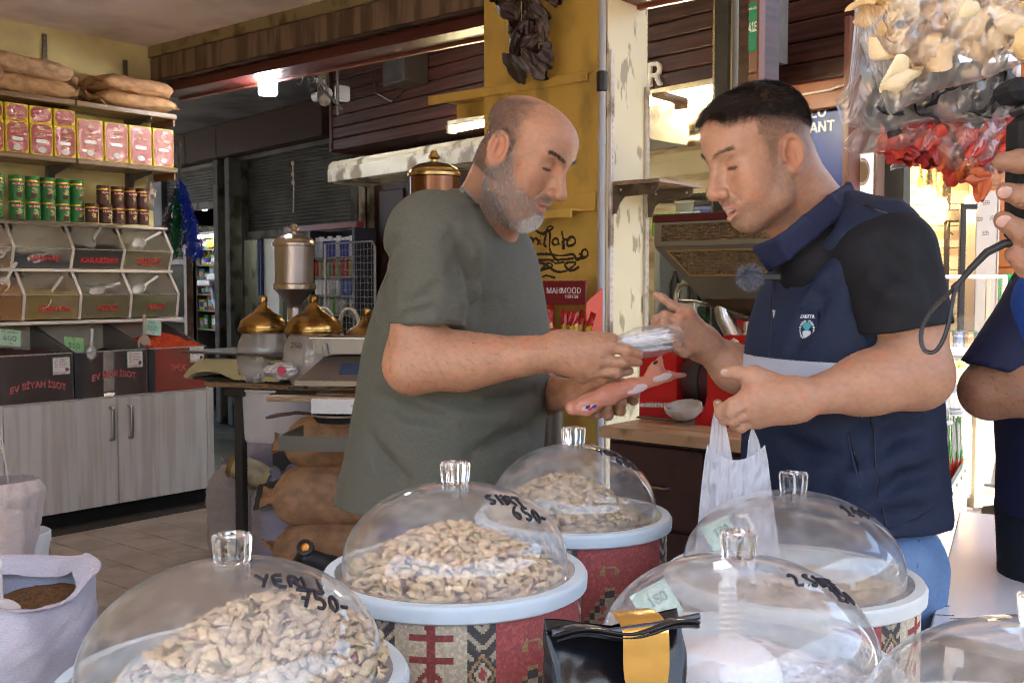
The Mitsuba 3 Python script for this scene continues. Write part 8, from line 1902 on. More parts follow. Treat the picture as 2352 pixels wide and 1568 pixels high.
# ================================================================ people
def pose(C, yaw, pitch, roll=0.0, s=1.0):
 M = rotz(yaw) @ rot((0, 1, 0), pitch) @ rot((1, 0, 0), roll)
 M[:3, :3] *= s
 M[:3, 3] = C
 return M
class Head:
 """a head in its own frame: x forward, y to its left, z up, eyes at z = 0"""
 def __init__(self, S, M, s, face=1.0, jaw=1.0, nose=1.0, mouth=0.0, brow=1.0, top=1.0, ears=1.0):
  self.S, self.M, self.s = S, M, s
  R = M[:3, :3] / s
  def W(p):
   return M[:3, :3] @ np.asarray(p, float) + M[:3, 3]
  def ell(c, r, k, op='u', Rl=None):
   S.ell(W(c), np.array(r) * s, k * s, R if Rl is None else R @ Rl[:3, :3], op)
  def ball_(c, r, k, op='u'):
   S.ball(W(c), r * s, k * s, op)
  def cap(a, b, ra, rb, k, op='u'):
   S.cap(W(a), W(b), ra * s, rb * s, k * s, op)
  self.W, self.cap = W, cap
  ell((-0.012, 0, 0.036), (0.100, 0.077, 0.082 * top), 0.02)
  ell((0.030, 0, 0.036), (0.060, 0.064, 0.062 * top), 0.03)
  ell((0.040, 0, -0.030), (0.050, 0.058 * face, 0.074), 0.03)
  ell((-0.02, 0, -0.03), (0.07, 0.066, 0.06), 0.03)
  for y in (1, -1):
   cap((-0.004, y * 0.060 * jaw, -0.050), (0.018, y * 0.050 * jaw, -0.085), 0.018, 0.016, 0.03)
   cap((0.018, y * 0.050 * jaw, -0.085), (0.066, y * 0.018, -0.106), 0.016, 0.016, 0.03)
   ball_((0.058, y * 0.046 * face, -0.030), 0.019, 0.03)           # cheek bones
   ball_((0.060, y * 0.034 * face, -0.058), 0.020, 0.03)           # cheeks
   cap((0.086, y * 0.010, 0.017), (0.070, y * 0.046, 0.021), 0.0095 * brow, 0.009 * brow, 0.016)
  ball_((0.066, 0, -0.103), 0.021 * jaw, 0.02)
  ell((0.025, 0, -0.085), (0.05, 0.045, 0.028), 0.03)
  ell((0.074, 0, -0.067), (0.020, 0.029, 0.021), 0.02)
  for y in (1, -1):
   ball_((0.0965, y * 0.032, -0.003), 0.0165, 0.016, 's')           # sockets
   ball_((0.0700, y * 0.0325, -0.0015), 0.0150, 0.005)             # eye with its lids
   cap((0.0770, y * 0.021, 0.0085), (0.070, y * 0.044, 0.0075), 0.0045, 0.0040, 0.006)
   cap((0.0850, y * 0.0235, -0.0085), (0.0775, y * 0.0435, -0.0065), 0.0011, 0.0009, 0.002, 's')   # the lid line
   cap((0.0800, y * 0.022, -0.0150), (0.0725, y * 0.042, -0.0140), 0.0035, 0.003, 0.006)
  n = nose
  cap((0.086, 0, 0.012), (0.1105 * n, 0, -0.036), 0.0070, 0.0095, 0.013)
  ball_((0.1115 * n, 0, -0.042), 0.0120, 0.008)
  cap((0.092, 0, -0.035), (0.100 * n, 0, -0.050), 0.012, 0.008, 0.01)
  for y in (1, -1):
   ball_((0.0985 * n, y * 0.0140, -0.0465), 0.0092, 0.007)
   ell((0.1035 * n, y * 0.0072, -0.0560), (0.0065, 0.0040, 0.0050), 0.003, 's')
   cap((0.094, y * 0.020, -0.046), (0.084, y * 0.031, -0.066), 0.0022, 0.0018, 0.008, 's')          # nasolabial fold
  cap((0.0985, 0.0, -0.0735), (0.0840, 0.0235, -0.0785), 0.0058, 0.0032, 0.004)
  cap((0.0985, 0.0, -0.0735), (0.0840, -0.0235, -0.0785), 0.0058, 0.0032, 0.004)
  dz = -0.009 * mouth
  cap((0.0965, 0.0, -0.0860 + dz), (0.0840, 0.0210, -0.0800 + dz * 0.5), 0.0066, 0.0034, 0.004)
  cap((0.0965, 0.0, -0.0860 + dz), (0.0840, -0.0210, -0.0800 + dz * 0.5), 0.0066, 0.0034, 0.004)
  ell((0.100, 0, -0.0792 + dz * 0.5), (0.012, 0.0235, 0.0016 + 0.0055 * mouth), 0.003, 's')
  cap((0.092, -0.014, -0.0975), (0.092, 0.014, -0.0975), 0.0035, 0.0035, 0.008, 's')
  for y in (1, -1):                                                   # ears
   E = rot((0, 0, 1), -y * 22) @ rot((0, 1, 0), -10)
   E[:3, :3] *= ears
   RE = E.copy()
   RE[:3, :3] /= ears
   c = np.array((-0.012, y * 0.079, -0.020))
   e = lambda q: c + E[:3, :3] @ np.array(q)
   Rl = RE
   ell(e((0, 0, 0)), np.array((0.0185, 0.0058, 0.0330)) * ears, 0.006, 'u', Rl)
   t = np.linspace(-0.5, 4.4, 12)
   pts = [e((0.0160 * math.cos(a) - 0.001, y * 0.0060, 0.004 + 0.0270 * math.sin(a))) for a in t]
   for i in range(len(pts) - 1):
    cap(pts[i], pts[i + 1], 0.0042, 0.0042, 0.004)
   ball_(e((0.003, y * 0.004, -0.028)), 0.0085, 0.006)             # lobe
   ell(e((0.003, y * 0.0075, -0.002)), (0.0085, 0.0060, 0.0150), 0.005, 's', Rl)
   cap(e((-0.006, y * 0.006, 0.016)), e((-0.008, y * 0.006, -0.012)), 0.0034, 0.0030, 0.004)
   ball_(e((0.014, y * 0.004, -0.008)), 0.0055, 0.004)             # tragus
 def local(self, v):
  return (v - self.M[:3, 3]) @ np.linalg.inv(self.M[:3, :3]).T
def skin_colour(v, base, seed=0):
 n1, n2 = meshkit.fbm(v * 26 + seed, 4, seed), meshkit.fbm(v * 160 + seed, 2, seed + 3)
 c = np.asarray(base) * (0.86 + 0.28 * n1)[:, None] * (0.88 + 0.24 * n2)[:, None]
 red = sm(0.55, 0.75, meshkit.fbm(v * 34 + 9 + seed, 3, seed + 5))
 return c * (1 + red[:, None] * np.array((0.08, -0.10, -0.13)))
def blob(q, c, r):
 """1 inside an ellipsoid, fading to 0 at its edge"""
 d = np.sqrt((((q - np.asarray(c)) / np.asarray(r)) ** 2).sum(1))
 return 1 - sm(0.75, 1.1, d)
def face_colours(H, v, base, seed):
 q = H.local(v)
 c = skin_colour(v, base, seed)
 qa = q * [1, 1, 1]
 qa[:, 1] = np.abs(qa[:, 1])
 for (cc, r, col, k) in (((0.098, 0, -0.0735), (0.016, 0.022, 0.0052), (0.40, 0.16, 0.13), 0.75), ((0.097, 0, -0.0865), (0.016, 0.020, 0.0058), (0.43, 0.18, 0.15), 0.7), ((0.110, 0, -0.042), (0.016, 0.018, 0.014), np.array(base) * [1.08, 0.84, 0.78], 0.6),
       ((-0.012, 0.083, -0.020), (0.028, 0.016, 0.040), np.array(base) * [1.06, 0.80, 0.74], 0.7), ((0.07, 0.045, -0.035), (0.03, 0.025, 0.02), np.array(base) * [1.05, 0.88, 0.84], 0.5)):
  w = blob(qa, cc, r) * k
  c = c * (1 - w[:, None]) + np.asarray(col) * w[:, None]
 crease_shade = blob(qa, (0.080, 0.033, 0.0075), (0.012, 0.014, 0.0022)) * 0.35  # shade of the upper lid crease, put into the skin colour
 c = c * (1 - crease_shade[:, None]) + np.asarray(base) * 0.45 * crease_shade[:, None]
 lash = blob(qa, (0.082, 0.0335, -0.0082), (0.013, 0.0150, 0.0036))
 c = c * (1 - 0.85 * lash[:, None]) + np.array((0.02, 0.014, 0.012)) * 0.85 * lash[:, None]
 return c, q, qa
def strands(m, w, n, length, width, flow, lift, cols, seed, jitter=0.35, curl_=0.0, segs=2):
 """short hairs as thin ribbons rooted on a mesh where the vertex weight w allows"""
 rg = np.random.default_rng(seed)
 V, Fc, N = np.array(m.vertices), np.array(m.faces), np.array(m.vertex_normals)
 area = m.area_faces * w[Fc].mean(1)
 fi = rg.choice(len(Fc), n, p=area / area.sum())
 b = rg.dirichlet((1, 1, 1), n)
 p = (V[Fc[fi]] * b[..., None]).sum(1)
 nn = (N[Fc[fi]] * b[..., None]).sum(1)
 fl = flow(p) if callable(flow) else np.tile(flow, (n, 1))
 fl = fl - (fl * nn).sum(1, keepdims=True) * nn
 fl /= np.linalg.norm(fl, axis=1, keepdims=True) + 1e-9
 d = fl * (1 - lift) + nn * lift + rg.normal(size=(n, 3)) * jitter * 0.5
 d /= np.linalg.norm(d, axis=1, keepdims=True)
 L = (length(p) if callable(length) else length) * rg.uniform(0.6, 1.2, n)
 side = np.cross(d, nn + rg.normal(size=(n, 3)) * 0.5)
 side /= np.linalg.norm(side, axis=1, keepdims=True) + 1e-9
 bend = np.cross(side, d) * curl_
 vs, fs = [], []
 for j in range(segs + 1):
  t = j / segs
  c = p - nn * 0.0006 + d * (L * t)[:, None] + bend * (L * t * t)[:, None] + fl * (L * t * t * 0.25)[:, None]
  hw = width * (1 - 0.8 * t)
  vs += [c - side * hw, c + side * hw]
 vs = np.stack(vs, 1)
 k = 2 * (segs + 1)
 o = np.arange(n)[:, None] * k
 for j in range(segs):
  a = o + 2 * j
  fs += [np.hstack([a, a + 1, a + 3]), np.hstack([a, a + 3, a + 2])]
 C = np.asarray(cols)[rg.integers(len(cols), size=n)] * rg.uniform(0.8, 1.2, (n, 1))
 return trimesh.Trimesh(vs.reshape(-1, 3), np.vstack(fs), process=False), np.repeat(C, k, 0)
def hand_(S, wrist, palm, fingers, thumb, rp, k=0.008, rf=0.0095):
 """palm: points from the wrist to each knuckle; fingers: chains of points; all real positions"""
 for q in palm:
  S.chain([wrist, q], [rp[0], rp[1]], k=0.018)
 for i, f in enumerate(fingers):
  rs = np.linspace(rf * 1.08, rf * 0.82, len(f))
  S.chain(f, rs, k=k * 0.6)
  for q in f[1:-1]:
   S.ball(q, rf * 1.05, 0.004)
 S.chain(thumb, np.linspace(rf * 1.5, rf * 1.0, len(thumb)), k=k)
def band(m, z0, z1, off=0.0012, keep=None):
 """a strip of a garment's surface between two heights, lifted off it"""
 m = m.copy()
 m.vertices = np.array(m.vertices) + np.array(m.vertex_normals) * off
 m = m.slice_plane((0, 0, z0), (0, 0, 1)).slice_plane((0, 0, z1), (0, 0, -1))
 return m if keep is None else keep(m)
def wrinkle(zfreq, amp, seed, warp=3.0):
 def post(p, d):
  near = np.abs(d) < 0.05
  q = p[near]
  n = meshkit.fbm(q * np.array(zfreq) + seed + 0.6 * np.sin(q[:, [1, 2, 0]] * warp), 3, seed) - 0.5
  d = d.copy()
  d[near] += amp * 2 * n
  return d
 return post
def shell_open(S, z):
 pass
VY = 2.30
vend = thing('person', 'bald bearded person in an olive T-shirt holding a white packet and salmon bag', 'person')
vb = SDF()
sh_r, sh_l = at(996, 545, 2.14), at(1105, 565, 2.60)
VYAW = math.radians(-28)
vs_, vyaw = 1.03, -34
Mh = pose((0, 0, 0), vyaw, 31, -4, vs_)
ear = at(1143, 343, 2.17)
Mh[:3, 3] = ear - Mh[:3, :3] @ np.array((-0.012, -0.083, -0.020))
vh = Head(vb, Mh, vs_, face=1.06, jaw=1.12, nose=1.07, mouth=0.12, brow=1.15, top=0.80, ears=1.15)
for y in (1, -1):
 vh.cap((0.0, y * 0.056, -0.06), (0.058, y * 0.018, -0.122), 0.020, 0.020, 0.03)
vh.cap((0.064, -0.012, -0.118), (0.064, 0.012, -0.118), 0.021, 0.021, 0.02)
vh.cap((0.02, 0, -0.10), (0.05, 0, -0.112), 0.035, 0.026, 0.03)
neck0 = Mh[:3, :3] @ np.array((-0.025, 0, -0.06)) + Mh[:3, 3]
neck1 = at(1095, 545, 2.36)
vb.cap(neck0, neck1, 0.070, 0.078, 0.03)
vb.cap(neck0 + [0.03, -0.02, -0.02], at(1118, 535, 2.33), 0.048, 0.056, 0.03)
vb.cap(neck1, at(1078, 650, 2.40), 0.074, 0.10, 0.04)
vb.cap(sh_r, sh_l, 0.06, 0.06, 0.04)
vb.cap(at(1070, 490, 2.34), sh_r, 0.042, 0.05, 0.04)
vb.cap(at(1078, 650, 2.40), at(1040, 1000, 2.38), 0.10, 0.13, 0.05)
el_r, wr_r = at(948, 838, 2.10), at(1288, 808, 2.02)
vb.cap(sh_r, el_r, 0.062, 0.056, 0.03)
vb.chain([el_r, el_r * 0.66 + wr_r * 0.34 + [0, 0, -0.004], wr_r], [0.053, 0.051, 0.034], 0.03)
vb.cap(el_r * 0.8 + wr_r * 0.2 + [0, 0, 0.01], el_r * 0.5 + wr_r * 0.5, 0.050, 0.040, 0.03)
Yh = 2.015
kn = [at(1398, 797, Yh - 0.012), at(1376, 830, Yh - 0.02), at(1360, 853, Yh - 0.012), at(1338, 863, Yh + 0.006)]
hand_(vb, wr_r, kn, [[kn[0], at(1440, 804, Yh - 0.020), at(1468, 812, Yh - 0.012)],
                     [kn[1], at(1430, 831, Yh - 0.026), at(1466, 832, Yh - 0.008)],
                     [kn[2], at(1415, 856, Yh - 0.02), at(1446, 852, Yh + 0.004)],
                     [kn[3], at(1385, 868, Yh - 0.004), at(1416, 864, Yh + 0.014)]],
      [at(1318, 790, Yh), at(1372, 778, Yh - 0.004), at(1402, 780, Yh + 0.004), at(1428, 786, Yh + 0.008)], (0.034, 0.0150), rf=0.0104)
vb.cap(at(1320, 800, Yh), at(1372, 805, Yh - 0.006), 0.030, 0.024, 0.02)
el_l, wr_l = at(1180, 905, 2.58), at(1318, 905, 2.28)
vb.cap(sh_l, el_l, 0.060, 0.054, 0.03)
vb.chain([el_l, el_l * 0.5 + wr_l * 0.5, wr_l], [0.054, 0.046, 0.033], 0.03)
Yl = 2.235
k2 = [at(1372, 940, Yl + 0.01), at(1396, 950, Yl + 0.006), at(1420, 943, Yl + 0.006), at(1446, 915, Yl + 0.016)]
hand_(vb, at(1330, 908, 2.27), [at(1366, 932, Yl + 0.01), at(1390, 938, Yl + 0.006), at(1410, 930, Yl + 0.01), at(1432, 908, Yl + 0.02)],
      [[k2[0], at(1372, 950, Yl - 0.022), at(1372, 935, Yl - 0.036), at(1374, 922, Yl - 0.034)], [k2[1], at(1397, 953, Yl - 0.026), at(1396, 932, Yl - 0.042), at(1397, 917, Yl - 0.036)],
       [k2[2], at(1426, 943, Yl - 0.024), at(1428, 924, Yl - 0.040), at(1428, 909, Yl - 0.034)], [k2[3], at(1455, 918, Yl - 0.014), at(1458, 904, Yl - 0.026), at(1457, 892, Yl - 0.022)]],
      [at(1352, 890, Yl + 0.01), at(1392, 878, Yl), at(1415, 877, Yl - 0.006), at(1433, 880, Yl - 0.006)], (0.030, 0.0165), rf=0.0104)
vmesh = vb.mesh(0.0027, smooth=2)
SKIN1 = (0.365, 0.185, 0.112)
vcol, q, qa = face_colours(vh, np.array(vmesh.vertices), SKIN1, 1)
face = q[:, 0]
inhead = np.linalg.norm(q - [0, 0, -0.02], axis=1) < 0.16
eargap = 1 - blob(qa, (-0.012, 0.086, -0.020), (0.027, 0.020, 0.042))
line = np.interp(q[:, 0], [-0.02, 0.0, 0.02, 0.05, 0.075, 0.1], [0.0, 0.0, -0.020, -0.052, -0.066, -0.070])
beard = inhead * sm(-0.004, 0.010, line - q[:, 2] + 0.014 * (meshkit.fbm(np.array(vmesh.vertices) * 90, 3, 2) - 0.5)) * eargap * sm(-0.022, -0.004, q[:, 0]) * sm(-0.170, -0.140, q[:, 2]) * (1 - blob(qa, (0.098, 0, -0.080), (0.02, 0.022, 0.012)))
beard = np.maximum(beard, inhead * sm(-0.022, -0.012, q[:, 0]) * (1 - sm(0.006, 0.014, q[:, 0])) * (q[:, 2] < 0.012) * (qa[:, 1] > 0.05) * eargap)
beard = np.maximum(beard, blob(qa, (0.094, 0.010, -0.063), (0.016, 0.022, 0.0075)))
hair = inhead * (q[:, 2] > -0.075) * (1 - sm(-0.020, 0.030, q[:, 0] + 0.25 * (q[:, 2] - 0.03) + 0.03 * (meshkit.fbm(np.array(vmesh.vertices) * 70, 3, 6) - 0.5))) * (1 - sm(0.070, 0.090, q[:, 2] - 0.35 * (q[:, 0] + 0.06))) * (1 - blob(qa, (-0.012, 0.086, -0.020), (0.028, 0.022, 0.042)))
grain_ = sm(0.35, 0.65, meshkit.fbm(np.array(vmesh.vertices) * 420, 2, 5))
for w_, col, kk in ((beard, (0.15, 0.115, 0.095), 0.42), (hair, (0.065, 0.048, 0.042), 0.85)):
 w_ = w_ * kk * (0.65 + 0.35 * grain_)
 vcol = vcol * (1 - w_[:, None]) + np.array(col) * w_[:, None]
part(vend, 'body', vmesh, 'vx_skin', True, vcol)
toW = lambda d: (lambda p: np.tile(Mh[:3, :3] @ np.asarray(d, float), (len(p), 1)))
bm, bc = strands(vmesh, beard.clip(0, 1), 9000, 0.0062, 0.00040, toW((0.25, 0, -1)), 0.42, [(0.42, 0.38, 0.35), (0.52, 0.49, 0.47), (0.10, 0.075, 0.06), (0.20, 0.16, 0.13)], 3, 0.6, 0.3)
part(vend, 'beard', bm, 'vc_satin', False, bc, kind='stuff', label='short grizzled beard')
white = blob(q, (0.075, 0, -0.120), (0.035, 0.035, 0.026)) * beard
bm, bc = strands(vmesh, white.clip(0, 1) + 1e-9, 2200, 0.0078, 0.00042, toW((0.35, 0, -1)), 0.4, [(0.66, 0.64, 0.62), (0.56, 0.53, 0.50)], 4, 0.6, 0.3)
part(vend, 'chin_beard', bm, 'vc_satin', False, bc, kind='stuff', label='whiter hair on the chin')
bm, bc = strands(vmesh, hair.clip(0, 1), 11000, 0.0050, 0.00040, toW((0.3, 0, -1)), 0.35, [(0.035, 0.026, 0.022), (0.06, 0.045, 0.038), (0.10, 0.08, 0.07)], 5, 0.5)
part(vend, 'hair', bm, 'vc_satin', False, bc, kind='stuff', label='cropped dark hair on the back and side of a bald head')
def brow_w(qa, th=0.0030):
 zc = 0.020 + 0.006 * np.sin(np.clip((qa[:, 1] - 0.010) / 0.042, 0, 1) * 2.2)
 return (np.abs(qa[:, 2] - zc) < th) * (qa[:, 1] > 0.010) * (qa[:, 1] < 0.051) * (qa[:, 0] > 0.05)
bm, bc = strands(vmesh, brow_w(qa) * 1.0, 900, 0.0075, 0.00042, lambda p: (lambda l: (np.stack([-0.4 + 0 * l[:, 0], np.sign(l[:, 1]) * 1.0, 0.25 + 0 * l[:, 0]], 1) @ Mh[:3, :3].T))(vh.local(p)), 0.22, [(0.02, 0.014, 0.012), (0.04, 0.028, 0.022)], 6, 0.35)
part(vend, 'eyebrow', bm, 'vc_satin', False, bc, kind='stuff')
armw = sm(0.02, 0.05, np.linalg.norm(np.array(vmesh.vertices) - ear, axis=1) - 0.25) * (np.array(vmesh.vertices)[:, 2] < 1.35)
bm, bc = strands(vmesh, armw + 1e-9, 6000, 0.013, 0.00030, lambda p: np.tile((0.6, -0.1, -0.5), (len(p), 1)), 0.12, [(0.05, 0.035, 0.028)], 7, 0.5, 0.2)
part(vend, 'arm_hair', bm, 'vc_satin', False, bc, kind='stuff')
vt = SDF()
zz = [0.895, 0.93, 1.00, 1.08, 1.16, 1.24, 1.32, 1.40, 1.46, 1.505, 1.535]
xx = [1010, 1012, 1022, 1035, 1046, 1056, 1062, 1070, 1082, 1095, 1100]
cx = [at(x, 657, 2.36)[0] for x in xx]
cy = [2.36] * len(zz)
aa = [0.235, 0.228, 0.218, 0.210, 0.202, 0.190, 0.170, 0.142, 0.114, 0.085, 0.05]
bb = [0.235, 0.232, 0.230, 0.232, 0.238, 0.242, 0.242, 0.236, 0.215, 0.165, 0.10]
vt.loft(zz, cx, cy, aa, bb, VYAW, 0.03, 2.2)
vt.cap(sh_r + [0, 0, -0.005], sh_l + [0, 0, -0.005], 0.076, 0.068, 0.06)
hemR = at(985, 748, 2.115)
d_ = (hemR - sh_r) / np.linalg.norm(hemR - sh_r)
def sleeve(S, a, b, ra, rb, cut, nrm, k):
 a, b = np.asarray(a), np.asarray(b)
 L2 = ((b - a) ** 2).sum()
 def fn(p):
  t = np.clip((p - a) @ (b - a) / L2, 0, 1.2)
  e = p - a - t[:, None] * (b - a)
  return np.maximum(np.sqrt((e ** 2).sum(1)) - (ra + (rb - ra) * t), (p - cut) @ nrm)
 S.add(fn, (a + b) / 2, math.sqrt(L2) / 2 + max(ra, rb) + 0.06, k)
sleeve(vt, sh_r + [0.0, -0.005, -0.01], hemR, 0.088, 0.079, hemR, d_, 0.03)
hemL = at(1180, 740, 2.62)
sleeve(vt, sh_l, hemL, 0.076, 0.074, hemL, (hemL - sh_l) / np.linalg.norm(hemL - sh_l), 0.03)
vt.cap(at(1068, 484, 2.33), sh_r + [0, 0, 0.008], 0.050, 0.074, 0.06)
vt.cap(at(1105, 492, 2.45), sh_l + [0, 0, 0.0], 0.046, 0.066, 0.05)
vt.cap(at(1108, 440, 2.33), at(1162, 512, 2.20), 0.058, 0.010, 0.010, 's')
vt.cap(neck0, neck1, 0.074, 0.070, 0.012, 's')
for pts, r, kd in (([(1034, 560), (1052, 620), (1060, 680), (1062, 738)], 0.015, 's'), ([(1090, 600), (1084, 670), (1072, 730)], 0.014, 'u'), ([(1100, 600), (1092, 680), (1078, 760)], 0.008, 's'), ([(1046, 530), (1068, 580), (1080, 640)], 0.008, 's'), ([(1062, 520), (1088, 570), (1100, 620)], 0.009, 'u'),
                   ([(1075, 735), (1120, 700), (1150, 690)], 0.007, 's'), ([(900, 560), (880, 640), (868, 720)], 0.008, 's'), ([(1230, 905), (1160, 930), (1080, 925), (990, 900)], 0.012, 's'), ([(1235, 930), (1150, 955), (1060, 955)], 0.014, 'u'), ([(870, 905), (930, 945), (1010, 965)], 0.010, 's'),
                   ([(1215, 990), (1150, 1015), (1090, 1040)], 0.010, 's'), ([(850, 1010), (880, 1060), (930, 1100)], 0.010, 's'), ([(1000, 660), (970, 690), (930, 700)], 0.006, 's'), ([(1050, 690), (1000, 725), (940, 735)], 0.007, 'u')):
 try:
  P3 = [vt.hit(x, y) for x, y in pts]
  off = 0.35 * r if kd == 's' else -0.55 * r
  P3 = [p + np.array([0, -1, 0]) * off for p in P3]
  vt.chain(P3, [r * 0.5, r, r * 0.5, r * 0.3][:len(P3)], 0.028, kd)
 except Exception:
  pass
tm = vt.mesh(0.0045, wrinkle((8, 8, 3.6), 0.0075, 4), 2)
OLIVE = np.array((0.088, 0.091, 0.072))
part(vend, 't_shirt', tm, 'vc_cloth', True, OLIVE, label='olive green cotton T-shirt with a V neck')
def seam(S, pts, r=0.0016, sink=0.0, Y0=1.2, Y1=3.2):
 P3 = np.array([S.hit(x, y, Y0, Y1) for x, y in pts])
 t = np.linspace(0, len(P3) - 1, 6 * len(P3))
 P3 = np.stack([np.interp(t, np.arange(len(P3)), P3[:, c]) for c in range(3)], 1)
 return tube(P3 + [0, -sink, 0], r, 6)
part(vend, 'seam', seam(vt, [(968, 484), (985, 502), (1002, 520), (1030, 560), (1046, 600), (1058, 660)], 0.0018), 'vc_cloth', 40, OLIVE * 0.7)
part(vend, 'sleeve_hem', seam(vt, [(906, 742), (940, 739), (985, 736), (1030, 736), (1062, 738)], 0.0016), 'vc_cloth', 40, OLIVE * 0.7)
part(vend, 'collar', seam(vt, [(1062, 436), (1095, 468), (1130, 500), (1163, 530)], 0.0035), 'vc_cloth', 40, OLIVE * 0.9)
lg = SDF()
hip = np.array([cx[0], 2.36, 0.92])
for y in (-0.09, 0.09):
 o = np.array([-0.42, -0.906, 0]) * -y
 lg.chain([hip + o + [0.0, 0, 0.03], hip + o + [0.02, 0, -0.42], hip + o + [0.0, 0, -0.85]], [0.105, 0.08, 0.06], 0.04)
part(vend, 'trousers', lg.mesh(0.012, wrinkle((9, 9, 6), 0.004, 3), 2), 'vc_cloth', True, (0.015, 0.02, 0.085), label='dark blue trousers')
for y in (-0.09, 0.09):
 o = hip + np.array([-0.42, -0.906, 0]) * -y
 sf = SDF()
 sf.cap((o[0] - 0.06, o[1], 0.045), (o[0] + 0.15, o[1] - 0.06, 0.036), 0.045, 0.036, 0.02)
 part(vend, 'shoe', sf.mesh(0.009, smooth=2), 'vc_satin', True, (0.03, 0.028, 0.028))
w0 = at(1330, 908, 2.27)
ax = (w0 - el_l) / np.linalg.norm(w0 - el_l)
Mw = frame(w0 - ax * 0.012, ax)
q = part(vend, 'wristband', [mv(lathe([(0.0345, -0.010), (0.0375, -0.009), (0.0375, 0.009), (0.0345, 0.010)], 30), Mw @ rot((0, 1, 0), 90))], 'vc_satin', 40, (0.015, 0.017, 0.018), label='black fitness band')
part(q, 'screen', [mv(box(-0.006, 0.006, -0.012, 0.012, 0.0372, 0.0395, 0.001), Mw @ rot((1, 0, 0), 75))], 'vc_gloss', color=(0.30, 0.36, 0.44))
k = thing('stick_packet', 'clear packet of thin white sticks held between the two men', 'packet')
a, b = at(1420, 794, Yh - 0.002), at(1556, 773, Yh + 0.02)
ax = (b - a) / np.linalg.norm(b - a)
Mp = frame(a, ax)
L = np.linalg.norm(b - a)
rg = np.random.default_rng(8)
for i in range(70):
 ang, rr = rg.uniform(0, 6.283), 0.021 * math.sqrt(rg.random())
 y, z = rr * math.cos(ang) * 0.7, rr * math.sin(ang)
 s0, s1 = rg.uniform(0.0, 0.03), L - 0.012 - rg.uniform(0, 0.02)
 part(k, 'stick', mv(box(s0, s1, -0.0014, 0.0014, -0.0010, 0.0010), Mp @ rotz(rg.uniform(-4, 4), (0, y * 0.8, z * 0.9)) @ rot((0, 1, 0), rg.uniform(-5, 5)) @ rot((1, 0, 0), rg.uniform(0, 90))), 'vc_satin', color=np.array((0.72, 0.72, 0.75)) * rg.uniform(0.85, 1.05))
fm = grid(lambda s, t: np.stack([-0.004 + (L + 0.012) * s, 0.024 * (0.35 + 0.65 * np.sin(np.pi * np.clip(0.10 + 0.80 * s, 0, 1))) * np.cos(6.283 * t), 0.031 * (0.35 + 0.65 * np.sin(np.pi * np.clip(0.10 + 0.78 * s, 0, 1))) * np.sin(6.283 * t)], -1), 36, 40)
part(k, 'film', bumpy(fm, 0.004, 60, 4), 'bag_film', True, None, Mp)
k = thing('salmon_bag', 'rolled salmon pink plastic bag held under the white stick packet', 'bag')
Ys = Yl - 0.055
sb = SDF()
pts = [at(1316, 936, Ys + 0.01), at(1345, 930, Ys), at(1400, 906, Ys - 0.004), at(1450, 888, Ys), at(1500, 872, Ys)]
sb.chain(pts, [0.016, 0.020, 0.020, 0.016, 0.011], 0.012, flat=((0, 1, 0), 1.6))
sb.chain([at(1490, 876, Ys), at(1506, 852, Ys), at(1518, 818, Ys)], [0.012, 0.017, 0.004], 0.008, flat=((0.3, 1, 0), 2.2))
sb.chain([at(1505, 872, Ys), at(1535, 864, Ys), at(1572, 861, Ys + 0.01)], [0.013, 0.010, 0.004], 0.008, flat=((0.2, 1, 0.3), 2.0))
m = sb.mesh(0.0022, lambda p, d: d + 0.0042 * (np.abs(meshkit.fbm(p * [34, 60, 95] + 3, 3, 2) - 0.5) * 2 - 0.3))
part(k, 'film', m, 'vc_gloss', True, (0.58, 0.24, 0.17))
for (x, y, r, c) in ((1462, 893, 0.016, (0.62, 0.50, 0.56)), (1521, 866, 0.014, (0.62, 0.50, 0.54)), (1352, 936, 0.011, (0.62, 0.42, 0.40))):
 o = sb.hit(x, y) + [0, -0.0012, 0]
 part(k, 'pale_print', bumpy(sub(ball((0, 0, 0), r, 2, (1.5, 0.12, 0.55)), 1), 0.001, 80, 2), 'vc_gloss', True, c, frame(o, (1, 0, 0.30)))
for (x, y, c) in ((1356, 938, (0.45, 0.015, 0.03)), (1364, 933, (0.02, 0.03, 0.25)), (1350, 934, (0.02, 0.03, 0.25)), (1505, 832, (0.02, 0.02, 0.06))):
 o = sb.hit(x, y) + [0, -0.0024, 0]
 part(k, 'print_mark', ball((0, 0, 0), 0.0045, 1, (1.3, 0.25, 0.7)), 'vc_gloss', True, c, frame(o, (1, 0, 0.6)))
offi = thing('person', 'dark haired man in a navy vest with grey band and jeans, holding a carrier bag', 'person')
ob = SDF()
os_, oyaw = 1.0, 199
Mo = pose((0, 0, 0), oyaw, 22, 0, os_)
oear = at(1822, 352, 1.83)
Mo[:3, 3] = oear - Mo[:3, :3] @ np.array((-0.012, 0.083, -0.020))
oh = Head(ob, Mo, os_, face=1.02, jaw=1.02, nose=1.03, mouth=0.85, brow=0.9, top=0.97)
oh.cap((0.02, 0, -0.095), (0.045, 0, -0.108), 0.032, 0.022, 0.03)
on0 = Mo[:3, :3] @ np.array((-0.035, 0, -0.05)) + Mo[:3, 3]
on1 = at(1915, 560, 1.98)
ob.cap(on0, on1, 0.062, 0.070, 0.03)
ob.cap(on0 + [-0.02, 0, -0.03], at(1870, 560, 1.96), 0.050, 0.058, 0.03)
osl, osr = at(2042, 578, 1.83), at(1865, 590, 2.19)
ob.cap(on1, at(1930, 800, 2.0), 0.075, 0.12, 0.05)
ob.cap(osl, osr, 0.055, 0.055, 0.04)
oel, owl = at(2108, 862, 1.79), at(1826, 918, 1.72)
